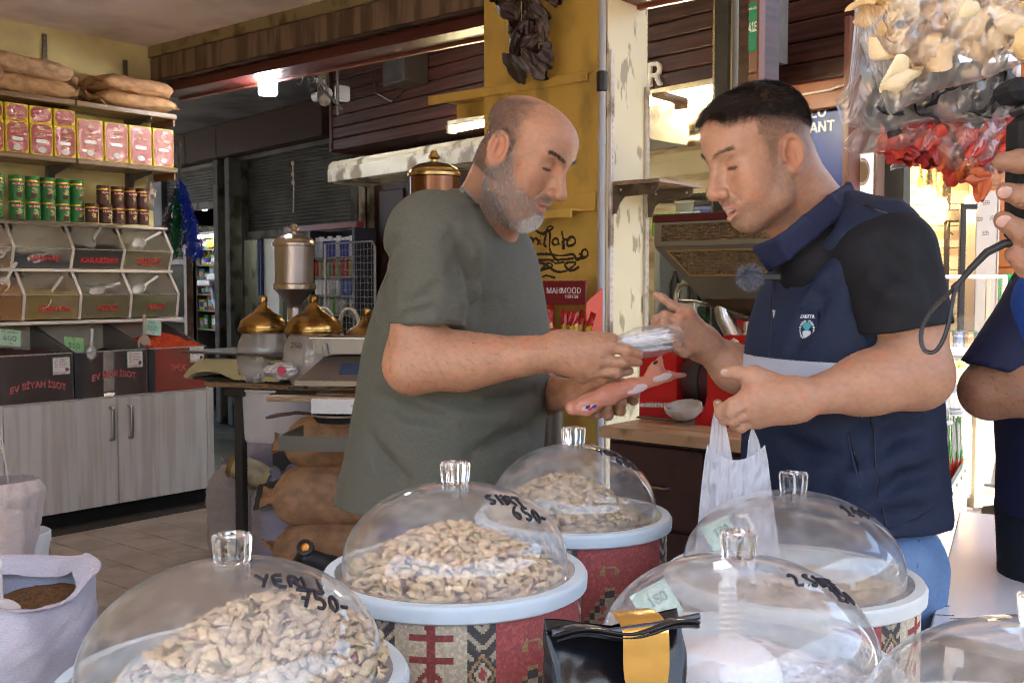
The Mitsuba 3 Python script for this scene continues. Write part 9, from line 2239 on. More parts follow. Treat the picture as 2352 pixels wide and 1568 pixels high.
ob.chain([osl, osl * 0.45 + oel * 0.55 + [0.01, 0, 0.0], oel], [0.054, 0.057, 0.052], 0.03)
ob.chain([oel, oel * 0.60 + owl * 0.40 + [0, 0, 0.004], owl], [0.056, 0.047, 0.028], 0.03)
ob.cap(oel * 0.85 + owl * 0.15 + [0, 0, 0.012], oel * 0.5 + owl * 0.5, 0.050, 0.038, 0.03)
Yo = 1.735
okn = [at(1712, 905, Yo - 0.018), at(1710, 928, Yo - 0.022), at(1714, 952, Yo - 0.016), at(1724, 970, Yo - 0.002)]
hand_(ob, owl, [q + [0.012, 0, 0.004] for q in okn],
      [[okn[0], at(1680, 928, Yo - 0.028), at(1655, 938, Yo - 0.010), at(1648, 926, Yo + 0.010)],
       [okn[1], at(1678, 946, Yo - 0.034), at(1656, 950, Yo - 0.014), at(1652, 932, Yo + 0.008)],
       [okn[2], at(1684, 964, Yo - 0.026), at(1664, 963, Yo - 0.004), at(1664, 948, Yo + 0.014)],
       [okn[3], at(1702, 980, Yo - 0.010), at(1688, 976, Yo + 0.010), at(1688, 962, Yo + 0.022)]],
      [at(1782, 884, Yo), at(1732, 862, Yo - 0.008), at(1694, 856, Yo - 0.004), at(1664, 856, Yo + 0.002)], (0.030, 0.0155), rf=0.0092)
ob.cap(owl + [-0.02, 0, 0], at(1745, 900, Yo), 0.030, 0.026, 0.02)
ob.cap(at(1790, 900, Yo), at(1735, 870, Yo - 0.004), 0.022, 0.016, 0.02)
oer, owr = at(1765, 880, 2.16), at(1612, 788, 2.12)
ob.cap(osr, oer, 0.056, 0.050, 0.03)
ob.chain([oer, oer * 0.5 + owr * 0.5 + [0, 0, -0.01], owr], [0.050, 0.044, 0.029], 0.03)
Yr = 2.10
rk = [at(1578, 718, Yr - 0.01), at(1560, 735, Yr - 0.026), at(1552, 758, Yr - 0.034), at(1552, 782, Yr - 0.03)]
hand_(ob, owr, rk, [[rk[0], at(1545, 702, Yr - 0.012), at(1522, 686, Yr - 0.012), at(1507, 677, Yr - 0.010)],
     [rk[1], at(1527, 724, Yr - 0.034), at(1509, 732, Yr - 0.020), at(1518, 744, Yr - 0.004)],
     [rk[2], at(1524, 742, Yr - 0.042), at(1504, 752, Yr - 0.026), at(1516, 764, Yr - 0.008)],
     [rk[3], at(1526, 768, Yr - 0.036), at(1512, 776, Yr - 0.020), at(1524, 786, Yr - 0.004)]],
      [at(1600, 800, Yr - 0.01), at(1574, 806, Yr - 0.034), at(1556, 796, Yr - 0.046), at(1548, 780, Yr - 0.05)], (0.030, 0.0155), rf=0.0094)
omesh = ob.mesh(0.0027, smooth=2)
SKIN2 = (0.40, 0.212, 0.135)
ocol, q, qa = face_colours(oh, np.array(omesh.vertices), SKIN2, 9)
V = np.array(omesh.vertices)
inh = np.linalg.norm(q - [0, 0, -0.01], axis=1) < 0.165
earm = 1 - blob(qa, (-0.012, 0.086, -0.020), (0.027, 0.022, 0.040))
line = np.interp(q[:, 0], [-0.02, 0.0, 0.02, 0.05, 0.075, 0.1], [0.0, 0.0, -0.030, -0.062, -0.070, -0.072])
stub = inh * sm(-0.006, 0.014, line - q[:, 2] + 0.012 * (meshkit.fbm(V * 90, 3, 2) - 0.5)) * earm * sm(-0.012, 0.004, q[:, 0]) * sm(-0.150, -0.130, q[:, 2]) * (1 - blob(qa, (0.098, 0, -0.082), (0.02, 0.022, 0.016)))
stub = np.maximum(stub, blob(qa, (0.094, 0.010, -0.063), (0.016, 0.022, 0.0075)))
stub = np.maximum(stub, inh * sm(0.0, 0.008, q[:, 0]) * (1 - sm(0.020, 0.028, q[:, 0])) * (q[:, 2] < 0.015) * (q[:, 2] > -0.06) * (qa[:, 1] > 0.05))
hl = np.interp(q[:, 0], [-0.12, -0.06, 0.0, 0.05, 0.09], [-0.01, 0.030, 0.052, 0.076, 0.088])
topw = inh * sm(-0.006, 0.012, q[:, 2] - hl)
fade = inh * earm * (1 - sm(0.022, 0.040, q[:, 0])) * sm(-0.065, -0.02, q[:, 2] + 0.3 * (q[:, 0] + 0.05))
grain_ = sm(0.35, 0.65, meshkit.fbm(V * 420, 2, 5))
for w_, col, kk in ((stub, (0.10, 0.075, 0.06), 0.46), (fade, (0.10, 0.07, 0.055), 0.40), (sm(0.02, 0.06, q[:, 2] - hl + 0.045) * fade, (0.05, 0.035, 0.03), 0.6), (topw, (0.03, 0.021, 0.018), 0.97)):
 w_ = np.clip(w_ * kk * (0.55 + 0.45 * grain_), 0, 1)
 ocol = ocol * (1 - w_[:, None]) + np.array(col) * w_[:, None]
mo = blob(qa, (0.098, 0, -0.0830), (0.012, 0.015, 0.0042))
ocol = ocol * (1 - 0.9 * mo[:, None]) + np.array((0.05, 0.015, 0.012)) * 0.9 * mo[:, None]
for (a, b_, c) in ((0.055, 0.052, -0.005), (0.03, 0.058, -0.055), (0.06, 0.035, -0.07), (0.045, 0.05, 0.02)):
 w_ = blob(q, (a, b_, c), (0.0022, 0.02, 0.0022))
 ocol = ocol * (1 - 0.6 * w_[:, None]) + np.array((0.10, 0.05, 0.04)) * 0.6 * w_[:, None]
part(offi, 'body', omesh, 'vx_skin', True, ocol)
RW_ = Mo[:3, :3]
DK = [(0.014, 0.010, 0.009), (0.022, 0.016, 0.013), (0.030, 0.021, 0.017)]
def oflow(p):
 l = oh.local(p)
 return np.stack([0.9 + 0 * l[:, 0], 0.25 * np.sign(l[:, 1]) + 0.5 * np.sin(l[:, 0] * 90 + l[:, 1] * 60), 0.10 + 0.45 * np.sin(l[:, 1] * 80)], 1) @ RW_.T
bm, bc = strands(omesh, topw.clip(0, 1), 15000, lambda p: 0.011 + 0.014 * sm(-0.02, 0.07, oh.local(p)[:, 0]), 0.0006, oflow, 0.16, DK, 3, 0.28, 0.3, 3)
part(offi, 'hair', bm, 'vc_satin', False, bc, kind='stuff', label='short dark brown hair combed forward')
bm, bc = strands(omesh, (fade * (0.25 + 0.75 * sm(0.0, 0.05, q[:, 2] - hl + 0.06))).clip(0, 1), 11000, lambda p: 0.0025 + 0.006 * sm(-0.01, 0.06, oh.local(p)[:, 2]), 0.00035, lambda p: np.tile(RW_ @ np.array((0.3, 0, -1.0)), (len(p), 1)), 0.4, DK, 4, 0.5)
part(offi, 'side_hair', bm, 'vc_satin', False, bc, kind='stuff', label='hair clipped short above the ears')
bm, bc = strands(omesh, stub.clip(0, 1), 5200, 0.0016, 0.00024, lambda p: np.tile(RW_ @ np.array((0.3, 0, -1.0)), (len(p), 1)), 0.5, DK, 5, 0.5)
part(offi, 'stubble', bm, 'vc_satin', False, bc, kind='stuff')
bm, bc = strands(omesh, brow_w(qa, 0.0026) * 1.0, 600, 0.0065, 0.00036, lambda p: (lambda l: (np.stack([-0.4 + 0 * l[:, 0], np.sign(l[:, 1]) * 1.0, 0.15 + 0 * l[:, 0]], 1) @ RW_.T))(oh.local(p)), 0.22, DK, 6, 0.35)
part(offi, 'eyebrow', bm, 'vc_satin', False, bc, kind='stuff')
tt = [oh.W((0.0975 - 0.003 * abs(i), 0.0055 * i, -0.0795)) for i in range(-2, 3)]
part(offi, 'upper_teeth', tube(tt, 0.0026, 6), 'vc_gloss', 40, (0.36, 0.32, 0.28))
OYAW = math.radians(196)
ov = SDF()
zz = [0.940, 0.96, 0.99, 1.05, 1.12, 1.20, 1.28, 1.36, 1.42, 1.47]
xx = [1950, 1946, 1940, 1936, 1934, 1930, 1926, 1928, 1934, 1934]
cx = [at(x, 657, 2.0)[0] for x in xx]
ov.loft(zz, cx, [2.0] * len(zz), [0.172, 0.176, 0.178, 0.174, 0.168, 0.160, 0.150, 0.132, 0.105, 0.07], [0.205, 0.208, 0.205, 0.202, 0.202, 0.205, 0.205, 0.195, 0.17, 0.12], OYAW, 0.03, 2.3)
ov.cap(osl + [-0.015, 0.03, 0.005], osr + [0.0, 0, 0.005], 0.070, 0.065, 0.06)
ov.cap(at(1955, 500, 1.92), osl + [-0.005, 0.035, 0.028], 0.05, 0.066, 0.05)
sz0 = at(2095, 520, 1.9)
hemS = at(2080, 756, 1.80)
so = SDF()
dS = (hemS - osl) / np.linalg.norm(hemS - osl)
sleeve(so, osl + [0.004, 0.010, -0.006], hemS, 0.084, 0.080, hemS, np.array([0.12, -0.05, -0.98]), 0.03)
sleeve(so, osr, osr * 0.35 + oer * 0.65, 0.078, 0.066, osr * 0.30 + oer * 0.70, (oer - osr) / np.linalg.norm(oer - osr), 0.03)
so.cap(at(1880, 590, 1.95), at(1930, 640, 2.0), 0.085, 0.12, 0.03)
so.cap(osl + [-0.03, 0.03, 0], osr, 0.06, 0.05, 0.04)
for pts, r, kd in (([(2015, 560), (2060, 610), (2110, 660)], 0.008, 's'), ([(2005, 640), (2050, 680), (2110, 710)], 0.007, 'u'), ([(2120, 560), (2140, 620), (2150, 690)], 0.008, 's')):
 P3 = [so.hit(x, y) for x, y in pts]
 so.chain([p + [0, -0.35 * r if kd == 's' else 0.55 * r, 0] for p in P3], [r * 0.5, r, r * 0.5], 0.028, kd)
part(offi, 't_shirt', so.mesh(0.0045, wrinkle((9, 9, 5), 0.004, 6), 2), 'vc_cloth', True, (0.010, 0.010, 0.012), label='black T-shirt sleeve')
seam_ = [(2008, 722), (2050, 718), (2100, 716), (2150, 712), (2178, 708)]
ov.cap(on0 + [0.0, 0.0, 0.0], on1, 0.052, 0.060, 0.01, 's')
col = SDF()
cpts = [at(1968, 470, 1.93), at(1930, 490, 1.865), at(1870, 540, 1.84), at(1810, 590, 1.85), at(1768, 618, 1.90)]
cpt2 = [at(1948, 425, 1.95), at(1905, 455, 1.865), at(1850, 500, 1.825), at(1790, 548, 1.835), at(1735, 570, 1.90)]
cb = [at(1968, 470, 1.93), at(1960, 480, 2.04), at(1900, 530, 2.10), at(1830, 585, 2.08), at(1772, 618, 2.02)]
cb2 = [at(1948, 425, 1.95), at(1945, 440, 2.05), at(1880, 490, 2.12), at(1800, 545, 2.10), at(1742, 568, 2.03)]
for A, B in ((cpts, cpt2), (cb, cb2)):
 for i in range(len(A) - 1):
  for t in np.linspace(0, 1, 7):
   col.cap(A[i] * (1 - t) + B[i] * t, A[i + 1] * (1 - t) + B[i + 1] * t, 0.0055, 0.0055, 0.006)
NAVY = np.array((0.0125, 0.0195, 0.048))
part(offi, 'vest_collar', col.mesh(0.0032, smooth=2), 'vc_cloth', True, NAVY * 1.15, label='stand up navy collar')
ov.cap(at(1865, 560, 1.80), at(1760, 640, 1.82), 0.012, 0.012, 0.02, 's')
for pts, r, kd in (([(2015, 960), (1990, 1000), (1960, 1060)], 0.010, 's'), ([(2120, 990), (2060, 1010), (2010, 1060)], 0.013, 's'), ([(2130, 1030), (2080, 1050), (2020, 1075)], 0.014, 'u'), ([(2140, 1080), (2080, 1110), (2010, 1150)], 0.012, 's'), ([(2145, 1120), (2090, 1140), (2040, 1170)], 0.013, 'u'),
                   ([(1990, 1080), (1960, 1110), (1940, 1160)], 0.010, 'u'), ([(1850, 700), (1900, 640), (1960, 600)], 0.008, 'u'), ([(1820, 800), (1850, 740), (1880, 690)], 0.006, 's'), ([(1940, 560), (1965, 620), (1975, 700)], 0.008, 's'), ([(2100, 1170), (2040, 1190), (1980, 1200)], 0.010, 's'),
                   ([(1800, 1010), (1850, 1040), (1910, 1050)], 0.008, 's'), ([(1930, 540), (1880, 590), (1830, 660)], 0.010, 'u'), ([(1900, 520), (1860, 560), (1800, 620)], 0.009, 's')):
 P3 = [ov.hit(x, y) for x, y in pts]
 ov.chain([p + [0, -0.35 * r if kd == 's' else 0.55 * r, 0] for p in P3], [r * 0.5, r, r * 0.5], 0.03, kd)
vm = ov.mesh(0.0045, wrinkle((9, 9, 6), 0.0045, 8), 2)
part(offi, 'vest', vm, 'vc_cloth', True, NAVY, label='navy blue soft shell vest')
zb0, zb1 = at(1800, 868, 1.86)[2], at(1800, 829, 1.86)[2]
part(offi, 'reflective_band', band(vm, zb0, zb1, 0.0016), 'vc_satin', True, (0.40, 0.43, 0.50), label='grey reflective band')
for pts, r in (([(2000, 955), (2008, 1000), (2012, 1080), (2022, 1100), (2014, 1130), (2028, 1170), (2040, 1222)], 0.0016), ([(1986, 470), (2010, 480), (2040, 490)], 0.0022)):
 part(offi, 'vest_seam', seam(ov, pts, r), 'vc_satin', 40, NAVY * 0.25)
part(offi, 'pocket_edge', seam(ov, [(1946, 995), (1955, 1040), (1965, 1080), (1974, 1120)], 0.0028), 'vc_cloth', 40, NAVY * 1.2)
part(offi, 'pocket_edge', seam(ov, [(1950, 992), (1962, 1040), (1975, 1080), (1974, 1122)], 0.0020), 'vc_satin', 40, NAVY * 0.25)
part(offi, 'arm_hole_edge', seam(ov, [(2012, 585), (1985, 640), (1972, 700), (1975, 750), (1995, 800)], 0.0028), 'vc_cloth', 40, NAVY * 1.1)
part(offi, 'hem_edge', seam(ov, [(1860, 1212), (1920, 1222), (1980, 1224), (2040, 1216), (2110, 1190), (2145, 1165)], 0.0028), 'vc_cloth', 40, NAVY * 0.9)
part(offi, 'front_edge', seam(ov, [(1790, 600), (1778, 660), (1776, 720), (1770, 790), (1768, 840)], 0.0030), 'vc_cloth', 40, NAVY * 1.2)
z = part(offi, 'zip', seam(ov, [(1776, 640), (1772, 700), (1768, 780), (1762, 860)], 0.0022), 'vc_satin', 40, (0.01, 0.01, 0.012))
o = ov.hit(1776, 722)
part(z, 'zip_pull', [cyl(o + [0, -0.004, 0.007], o + [0, -0.004, -0.012], 0.0018, 6), ball(o + [0, -0.004, 0.006], 0.0035, 1)], 'vc_metal', 30, (0.6, 0.6, 0.62))
o = ov.hit(1853, 752)
e1, e2 = ov.hit(1868, 752), ov.hit(1853, 735)
Mb = frame(o + [0, -0.005, 0], e1 - o, e2 - o)
bd = Polygon([(-0.021, 0.026), (0.021, 0.026), (0.0235, 0.008), (0.021, -0.012), (0.011, -0.024), (0, -0.028), (-0.011, -0.024), (-0.021, -0.012), (-0.0235, 0.008)])
B2 = np.array([[1, 0, 0, 0], [0, 0, -1, 0], [0, 1, 0, 0], [0, 0, 0, 1.0]])
bk = part(offi, 'badge', ext(bd.buffer(0.0012), 0.0015, B2), 'vc_cloth', color=(0.010, 0.022, 0.06), fr=Mb, label='embroidered shield badge lettered ZABITA')
part(bk, 'lettering', on(text('ZABITA', 0.0062, 0.0006, True), B2, (0, -0.0018, 0.020)), 'vc_satin', color=(0.6, 0.63, 0.68), fr=Mb)
part(bk, 'ray_fan', [on(ext([(-0.0005, 0), (0.0005, 0), (0.0012, 0.0175), (-0.0012, 0.0175)], 0.0006, rot((0, 0, 1), a)), B2, (0, -0.0016, -0.008)) for a in np.linspace(-38, 38, 13)], 'vc_satin', color=(0.06, 0.30, 0.36), fr=Mb)
part(bk, 'half_disc', on(ext(Point(0, 0).buffer(0.0088).intersection(sbox(-1, -0.0085, 1, 0.004)), 0.0008), B2, (0, -0.0018, -0.010)), 'vc_satin', color=(0.55, 0.57, 0.62), fr=Mb)
lv = []
for s in (-1, 1):
 for i in range(9):
  a = math.radians(-80 + 19 * i)
  lv.append(on(ext(Point(0, 0).buffer(0.0026, 6), 0.0007, rot((0, 0, 1), math.degrees(a) * s + 35 * s) @ np.diag([0.55, 1.15, 1, 1.0])), B2, (s * 0.0155 * math.cos(a), -0.0017, -0.004 + 0.0165 * math.sin(a))))
part(bk, 'wreath', lv, 'vc_satin', color=(0.50, 0.50, 0.55), fr=Mb)
o = at(1722, 636, 1.86)
mq = part(offi, 'lapel_microphone', ball(o, 0.015, 2), 'vc_matte', True, (0.02, 0.022, 0.035), label='furry dark blue lapel microphone')
mm = ball(o, 0.015, 4)
bm, bc = strands(mm, np.ones(len(mm.vertices)), 2600, 0.013, 0.0004, lambda p: np.tile((0.2, 0, -0.6), (len(p), 1)), 0.75, [(0.02, 0.024, 0.045), (0.05, 0.055, 0.08), (0.30, 0.32, 0.38)], 5, 0.8)
part(mq, 'fur', bm, 'vc_satin', False, bc, kind='stuff')
part(mq, 'clip', box(o[0] + 0.008, o[0] + 0.055, o[1] - 0.006, o[1] + 0.006, o[2] - 0.006, o[2] + 0.006, 0.002), 'vc_satin', color=(0.012, 0.012, 0.014))
lg = SDF()
hip = np.array([at(1975, 657, 2.0)[0], 2.03, 0.90])
for y in (-0.095, 0.095):
 o = np.array([math.sin(OYAW), -math.cos(OYAW), 0]) * y
 lg.chain([hip + o + [0.0, 0, -0.05], hip + o + [0.02, 0, -0.42], hip + o + [0.03, 0, -0.84]], [0.122, 0.090, 0.066], 0.03)
JEAN = lambda v: np.array((0.10, 0.175, 0.33)) * (0.62 + 0.75 * meshkit.fbm(v * [9, 9, 5], 4, 3))[:, None] * (0.9 + 0.25 * meshkit.fbm(v * 240, 2, 4))[:, None]
jm = lg.mesh(0.006, wrinkle((14, 14, 9), 0.0055, 3), 2)
part(offi, 'jeans', jm, 'vx_satin', True, JEAN, label='light blue jeans')
part(offi, 'jeans_seam', seam(lg, [(2110, 1240), (2106, 1300), (2104, 1360), (2098, 1420), (2092, 1500)], 0.0022), 'vc_satin', 40, (0.05, 0.08, 0.16))
for y in (-0.095, 0.095):
 o = hip + np.array([math.sin(OYAW), -math.cos(OYAW), 0]) * y
 sf = SDF()
 sf.cap((o[0] + 0.09, o[1], 0.045), (o[0] - 0.12, o[1] - 0.04, 0.036), 0.045, 0.036, 0.02)
 part(offi, 'shoe', sf.mesh(0.009, smooth=2), 'vc_satin', True, (0.05, 0.05, 0.055))
ax = (owl - oel) / np.linalg.norm(owl - oel)
wc = owl - ax * 0.004
Mw = frame(wc, ax)
wq = part(offi, 'wrist_watch', [mv(box(-0.0085, 0.0085, -0.0058, 0.0058, -0.0014, 0.0014, 0.0008), Mw @ rot((1, 0, 0), a) @ trimesh.transformations.translation_matrix((0, 0, 0.0335))) for a in np.arange(0, 360, 20)], 'vc_metal', color=(0.42, 0.41, 0.40), label='steel wrist watch with a dark dial')
Md = Mw @ rot((1, 0, 0), 130) @ trimesh.transformations.translation_matrix((0, 0, 0.0345))
part(wq, 'case', lathe([(0.0185, -0.003), (0.0195, 0.0), (0.0195, 0.005), (0.0175, 0.0075), (0.0165, 0.0065)], 30), 'vc_metal', 40, (0.46, 0.45, 0.45), Md)
part(wq, 'dial', lathe([(0, 0.0058), (0.0172, 0.0058)], 30), 'vc_gloss', 40, (0.03, 0.04, 0.055), Md)
part(wq, 'hour_mark', [mv(box(-0.0006, 0.0006, 0.0120, 0.0155, 0.0059, 0.0064), rotz(a)) for a in range(0, 360, 30)], 'vc_satin', color=(0.6, 0.6, 0.6), fr=Md)
part(wq, 'hand', [mv(box(-0.0006, 0.0006, -0.001, l, 0.0066, 0.0071), rotz(a)) for a, l in ((40, 0.012), (-65, 0.008))], 'vc_satin', color=(0.7, 0.7, 0.7), fr=Md)
part(wq, 'crown', cyl((0.0196, 0, 0.002), (0.023, 0, 0.002), 0.002, 8), 'vc_metal', 30, (0.4, 0.4, 0.4), Md)
part(offi, 'thumb_nail', mv(ball((0, 0, 0), 0.006, 2, (1.15, 0.25, 0.8)), frame(at(1664, 854, Yo - 0.0075), (1, 0.2, 0), (0, -0.4, 1))), 'vc_gloss', True, (0.52, 0.36, 0.31))
k = thing('carrier_bag', 'thin white carrier bag hanging from the fingers of the man in the vest', 'bag')
mat('thin_plastic', {'type': 'blendbsdf', 'weight': 0.62, 'a': {'type': 'thindielectric', 'int_ior': 1.5}, 'b': two({'type': 'roughplastic', 'diffuse_reflectance': {'type': 'rgb', 'value': [0.62, 0.62, 0.68]}, 'alpha': 0.18})})
Yb = Yo - 0.004
LX = ([915, 950, 990, 1020, 1060, 1110, 1170, 1230, 1300], [1640, 1632, 1628, 1625, 1618, 1612, 1606, 1600, 1594])
RX = ([915, 950, 990, 1020, 1060, 1110, 1170, 1230, 1300], [1660, 1760, 1752, 1756, 1764, 1770, 1778, 1786, 1790])
def bag_sheet(sg):
 def fn(s, t):
  y = 1024 + (1420 - 1024) * t
  x0, x1 = np.interp(y, *LX), np.interp(y, *RX)
  x = x0 + (x1 - x0) * s
  y = y + (1 - t) ** 3 * (36 * np.sin(np.pi * s) ** 0.8 - 4)
  d = Yb + sg * (0.010 + 0.045 * t) * np.sin(np.pi * np.clip(s, 0.02, 0.98))
  d = d + 0.016 * (meshkit.fbm(np.stack([x / 13, y / 120, 0 * x + sg], -1), 3, 4) - 0.5) + 0.020 * (np.abs(meshkit.fbm(np.stack([x / 26 + y / 90, y / 60, 0 * x + 5 * sg], -1), 3, 8) - 0.5))
  a, b = (x - 1176) / FPX, (784 - y) / FPX
  q_ = d / (CP + b * SP)
  return np.stack([a * q_, d, CAM_H + q_ * (b * CP - SP)], -1)
 return grid(fn, 70, 70)
def handle_strip(xt, yt, xb0, xb1, yb, sd):
 def fn(s, t):
  w = np.interp(t, [0, 0.25, 1], [0.12, 0.45, 1.0])
  xm = xt + ((xb0 + xb1) / 2 - xt) * t
  x = xm + (s - 0.5) * (xb1 - xb0) * w
  y = yt + (yb - yt) * t
  d = Yb + 0.014 * (meshkit.fbm(np.stack([x / 8 + sd, y / 110, 0 * x + sd], -1), 3, sd) - 0.5)
  a, b = (x - 1176) / FPX, (784 - y) / FPX
  q_ = d / (CP + b * SP)
  return np.stack([a * q_, d, CAM_H + q_ * (b * CP - SP)], -1)
 return grid(fn, 22, 26)
part(k, 'front', bag_sheet(-1), 'thin_plastic', True)
part(k, 'back', bag_sheet(1), 'thin_plastic', True)
part(k, 'handle', handle_strip(1649, 922, 1622, 1688, 1085, 3), 'thin_plastic', True)
part(k, 'handle', handle_strip(1728, 985, 1712, 1764, 1085, 6), 'thin_plastic', True)
camm = thing('person', 'person in a navy shirt at the right edge, raising a strapped black camera', 'person')
cb_ = SDF()
cs, ce, cw = at(2405, 715, 1.92), at(2272, 897, 1.90), at(2470, 890, 1.80)
cb_.chain([cs, ce], [0.056, 0.047], 0.03)
cb_.chain([ce, ce * 0.55 + cw * 0.45, cw], [0.047, 0.043, 0.03], 0.03)
tc = np.array([cs[0] + 0.16, 2.0, 0])
cb_.cap(tc + [0, 0, 1.40], tc + [0, 0, 1.0], 0.11, 0.13, 0.05)
cb_.cap(cs, tc + [0.16, -0.05, 1.36], 0.055, 0.055, 0.04)
cb_.cap(tc + [-0.02, 0, 1.42], tc + [-0.03, -0.02, 1.54], 0.06, 0.058, 0.03)
Mc = pose(tc + [-0.04, -0.03, 1.63], 215, 4, 0, 1.0)
ch_ = Head(cb_, Mc, 1.0)
hw = np.array([0.66, 1.16, 1.46])
cb_.chain([tc + [0.14, -0.10, 1.36], np.array([1.16, 1.62, 1.20]), hw + [0.16, 0.14, -0.06], hw], [0.055, 0.048, 0.038, 0.028], 0.03)
Yc = 1.06
fk = [at(2400, 372, Yc), at(2402, 440, Yc), at(2405, 515, Yc), at(2402, 585, Yc)]
hand_(cb_, hw, [at(2440, 400, Yc + 0.04), at(2440, 450, Yc + 0.04), at(2440, 510, Yc + 0.04), at(2430, 570, Yc + 0.04)],
      [[at(2440, 390, Yc + 0.03), fk[0] + [0, -0.01, 0], at(2345, 371, Yc - 0.016), at(2302, 371, Yc - 0.010)], [at(2440, 450, Yc + 0.03), fk[1] + [0, -0.015, 0], at(2355, 452, Yc - 0.022), at(2310, 440, Yc - 0.018)],
       [at(2440, 520, Yc + 0.03), fk[2] + [0, -0.015, 0.004], at(2350, 535, Yc - 0.026), at(2304, 506, Yc - 0.022)], [at(2430, 590, Yc + 0.03), at(2400, 618, Yc - 0.006), at(2362, 612, Yc - 0.022), at(2330, 585, Yc - 0.020)]],
      [at(2450, 350, Yc + 0.03), at(2430, 320, Yc + 0.02), at(2410, 300, Yc + 0.02)], (0.030, 0.016), rf=0.0118)
cm_ = cb_.mesh(0.0038, smooth=2)
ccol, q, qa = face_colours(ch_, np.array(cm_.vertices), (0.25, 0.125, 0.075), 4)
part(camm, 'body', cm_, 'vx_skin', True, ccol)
for (x, y) in ((2300, 440), (2297, 506)):
 part(camm, 'fingernail', mv(ball((0, 0, 0), 0.0072, 2, (1.1, 0.3, 0.9)), frame(at(x + 8, y + 2, Yc - 0.0305), (1, 0.1, 0), (0, -0.5, 1))), 'vc_gloss', True, (0.46, 0.27, 0.22))
hw_ = np.linalg.norm(q - [0, 0, -0.01], axis=1) < 0.165
hair_w = hw_ * (q[:, 2] > 0.02) * (q[:, 0] < 0.05) * 1.0
bm, bc = strands(cm_, hair_w + 1e-9 * hw_, 4000, 0.02, 0.0008, lambda p: np.tile((0.2, -0.4, -0.6), (len(p), 1)), 0.3, DK, 5, 0.5)
part(camm, 'hair', bm, 'vc_satin', False, bc, kind='stuff')
bm, bc = strands(cm_, ((cm_.vertices[:, 2] < cs[2] - 0.1) & (cm_.vertices[:, 0] < ce[0] + 0.25)) * 1.0 + 1e-9, 1500, 0.014, 0.00028, lambda p: np.tile((0.6, -0.1, -0.5), (len(p), 1)), 0.12, [(0.03, 0.02, 0.016)], 7, 0.5, 0.2)
part(camm, 'arm_hair', bm, 'vc_satin', False, bc, kind='stuff')
cv = SDF()
cv.loft([0.93, 1.0, 1.15, 1.3, 1.4, 1.46], [tc[0]] * 6, [2.0] * 6, [0.145, 0.148, 0.15, 0.15, 0.12, 0.07], [0.20, 0.20, 0.205, 0.21, 0.18, 0.11], math.radians(215), 0.03)
hc = at(2292, 856, 1.90)
sleeve(cv, cs + [0, 0, 0], hc, 0.082, 0.068, hc, np.array([-0.30, 0.0, -0.95]), 0.03)
sleeve(cv, tc + [0.14, -0.10, 1.36], np.array([1.18, 1.68, 1.24]), 0.08, 0.07, np.array([1.18, 1.68, 1.24]), np.array([-0.3, -0.8, -0.5]), 0.03)
part(camm, 'shirt', cv.mesh(0.007, wrinkle((9, 9, 6), 0.005, 2), 2), 'vc_cloth', True, (0.008, 0.013, 0.045), label='navy short sleeved shirt')
part(camm, 'shoulder_panel', mv(ball((0, 0, 0), 0.05, 3, (0.35, 0.9, 1.5)), rotz(0, at(2352, 728, 1.865))), 'vc_cloth', True, (0.015, 0.055, 0.26), label='brighter blue panel on the shirt')
cl = SDF()
for y in (-0.09, 0.09):
 o = tc + np.array([math.sin(math.radians(215)), -math.cos(math.radians(215)), 0]) * y
 cl.chain([o + [0, 0, 0.93], o + [0, 0, 0.48], o + [0, 0, 0.07]], [0.115, 0.085, 0.065], 0.04)
part(camm, 'trousers', cl.mesh(0.010, wrinkle((12, 12, 7), 0.006, 2), 2), 'vc_cloth', True, (0.010, 0.012, 0.022), label='dark trousers')
k = thing('video_camera', 'black hand held camera entering at the right edge of the view', 'camera')
a, b = at(2328, 262, Yc + 0.01), at(2452, 562, Yc + 0.01)
part(k, 'grip', box(a[0], b[0], Yc - 0.012, Yc + 0.035, b[2], a[2], 0.010), 'vc_matte', color=(0.008, 0.008, 0.009))
a, b = at(2304, 182, Yc), at(2460, 234, Yc)
part(k, 'head_unit', box(a[0], b[0], Yc - 0.02, Yc + 0.03, b[2], a[2], 0.008), 'vc_matte', color=(0.010, 0.010, 0.011))
part(k, 'neck', box(at(2345, 240, Yc)[0], b[0], Yc - 0.006, Yc + 0.03, at(2345, 262, Yc)[2] + 0.0005, b[2] - 0.0005, 0.004), 'vc_satin', color=(0.02, 0.02, 0.02))
k = thing('wrist_strap', 'black cord wrist strap looping down from the hand held camera', 'strap')
sp = [at(x, y, Yc - 0.02) for x, y in ((2348, 552), (2306, 560), (2266, 580), (2230, 617), (2197, 657))]
part(k, 'strap', tube(sp, [0.004, 0.0042, 0.0042, 0.0036, 0.0026], 10), 'vc_satin', 40, (0.010, 0.010, 0.012))
lp = np.array([at(x, y, Yc - 0.02 + dy) for x, y, dy in ((2197, 657, 0), (2172, 680, 0.004), (2149, 702, 0.006), (2127, 732, 0.008), (2116, 762, 0.008), (2117, 790, 0.006), (2126, 806, 0.004), (2142, 809, 0.0), (2157, 797, -0.004), (2169, 774, -0.006), (2178, 745, -0.006), (2184, 715, -0.006), (2189, 685, -0.004), (2197, 660, -0.002))])
tck, _ = splprep(lp.T, s=0)
part(k, 'loop', tube(np.array(splev(np.linspace(0, 1, 60), tck)).T, 0.0022, 8), 'vc_satin', 40, (0.010, 0.010, 0.012))
part(k, 'slider', tube([at(2190, 664, Yc - 0.02), at(2202, 652, Yc - 0.02)], 0.0040, 8), 'vc_satin', 40, (0.012, 0.012, 0.013))
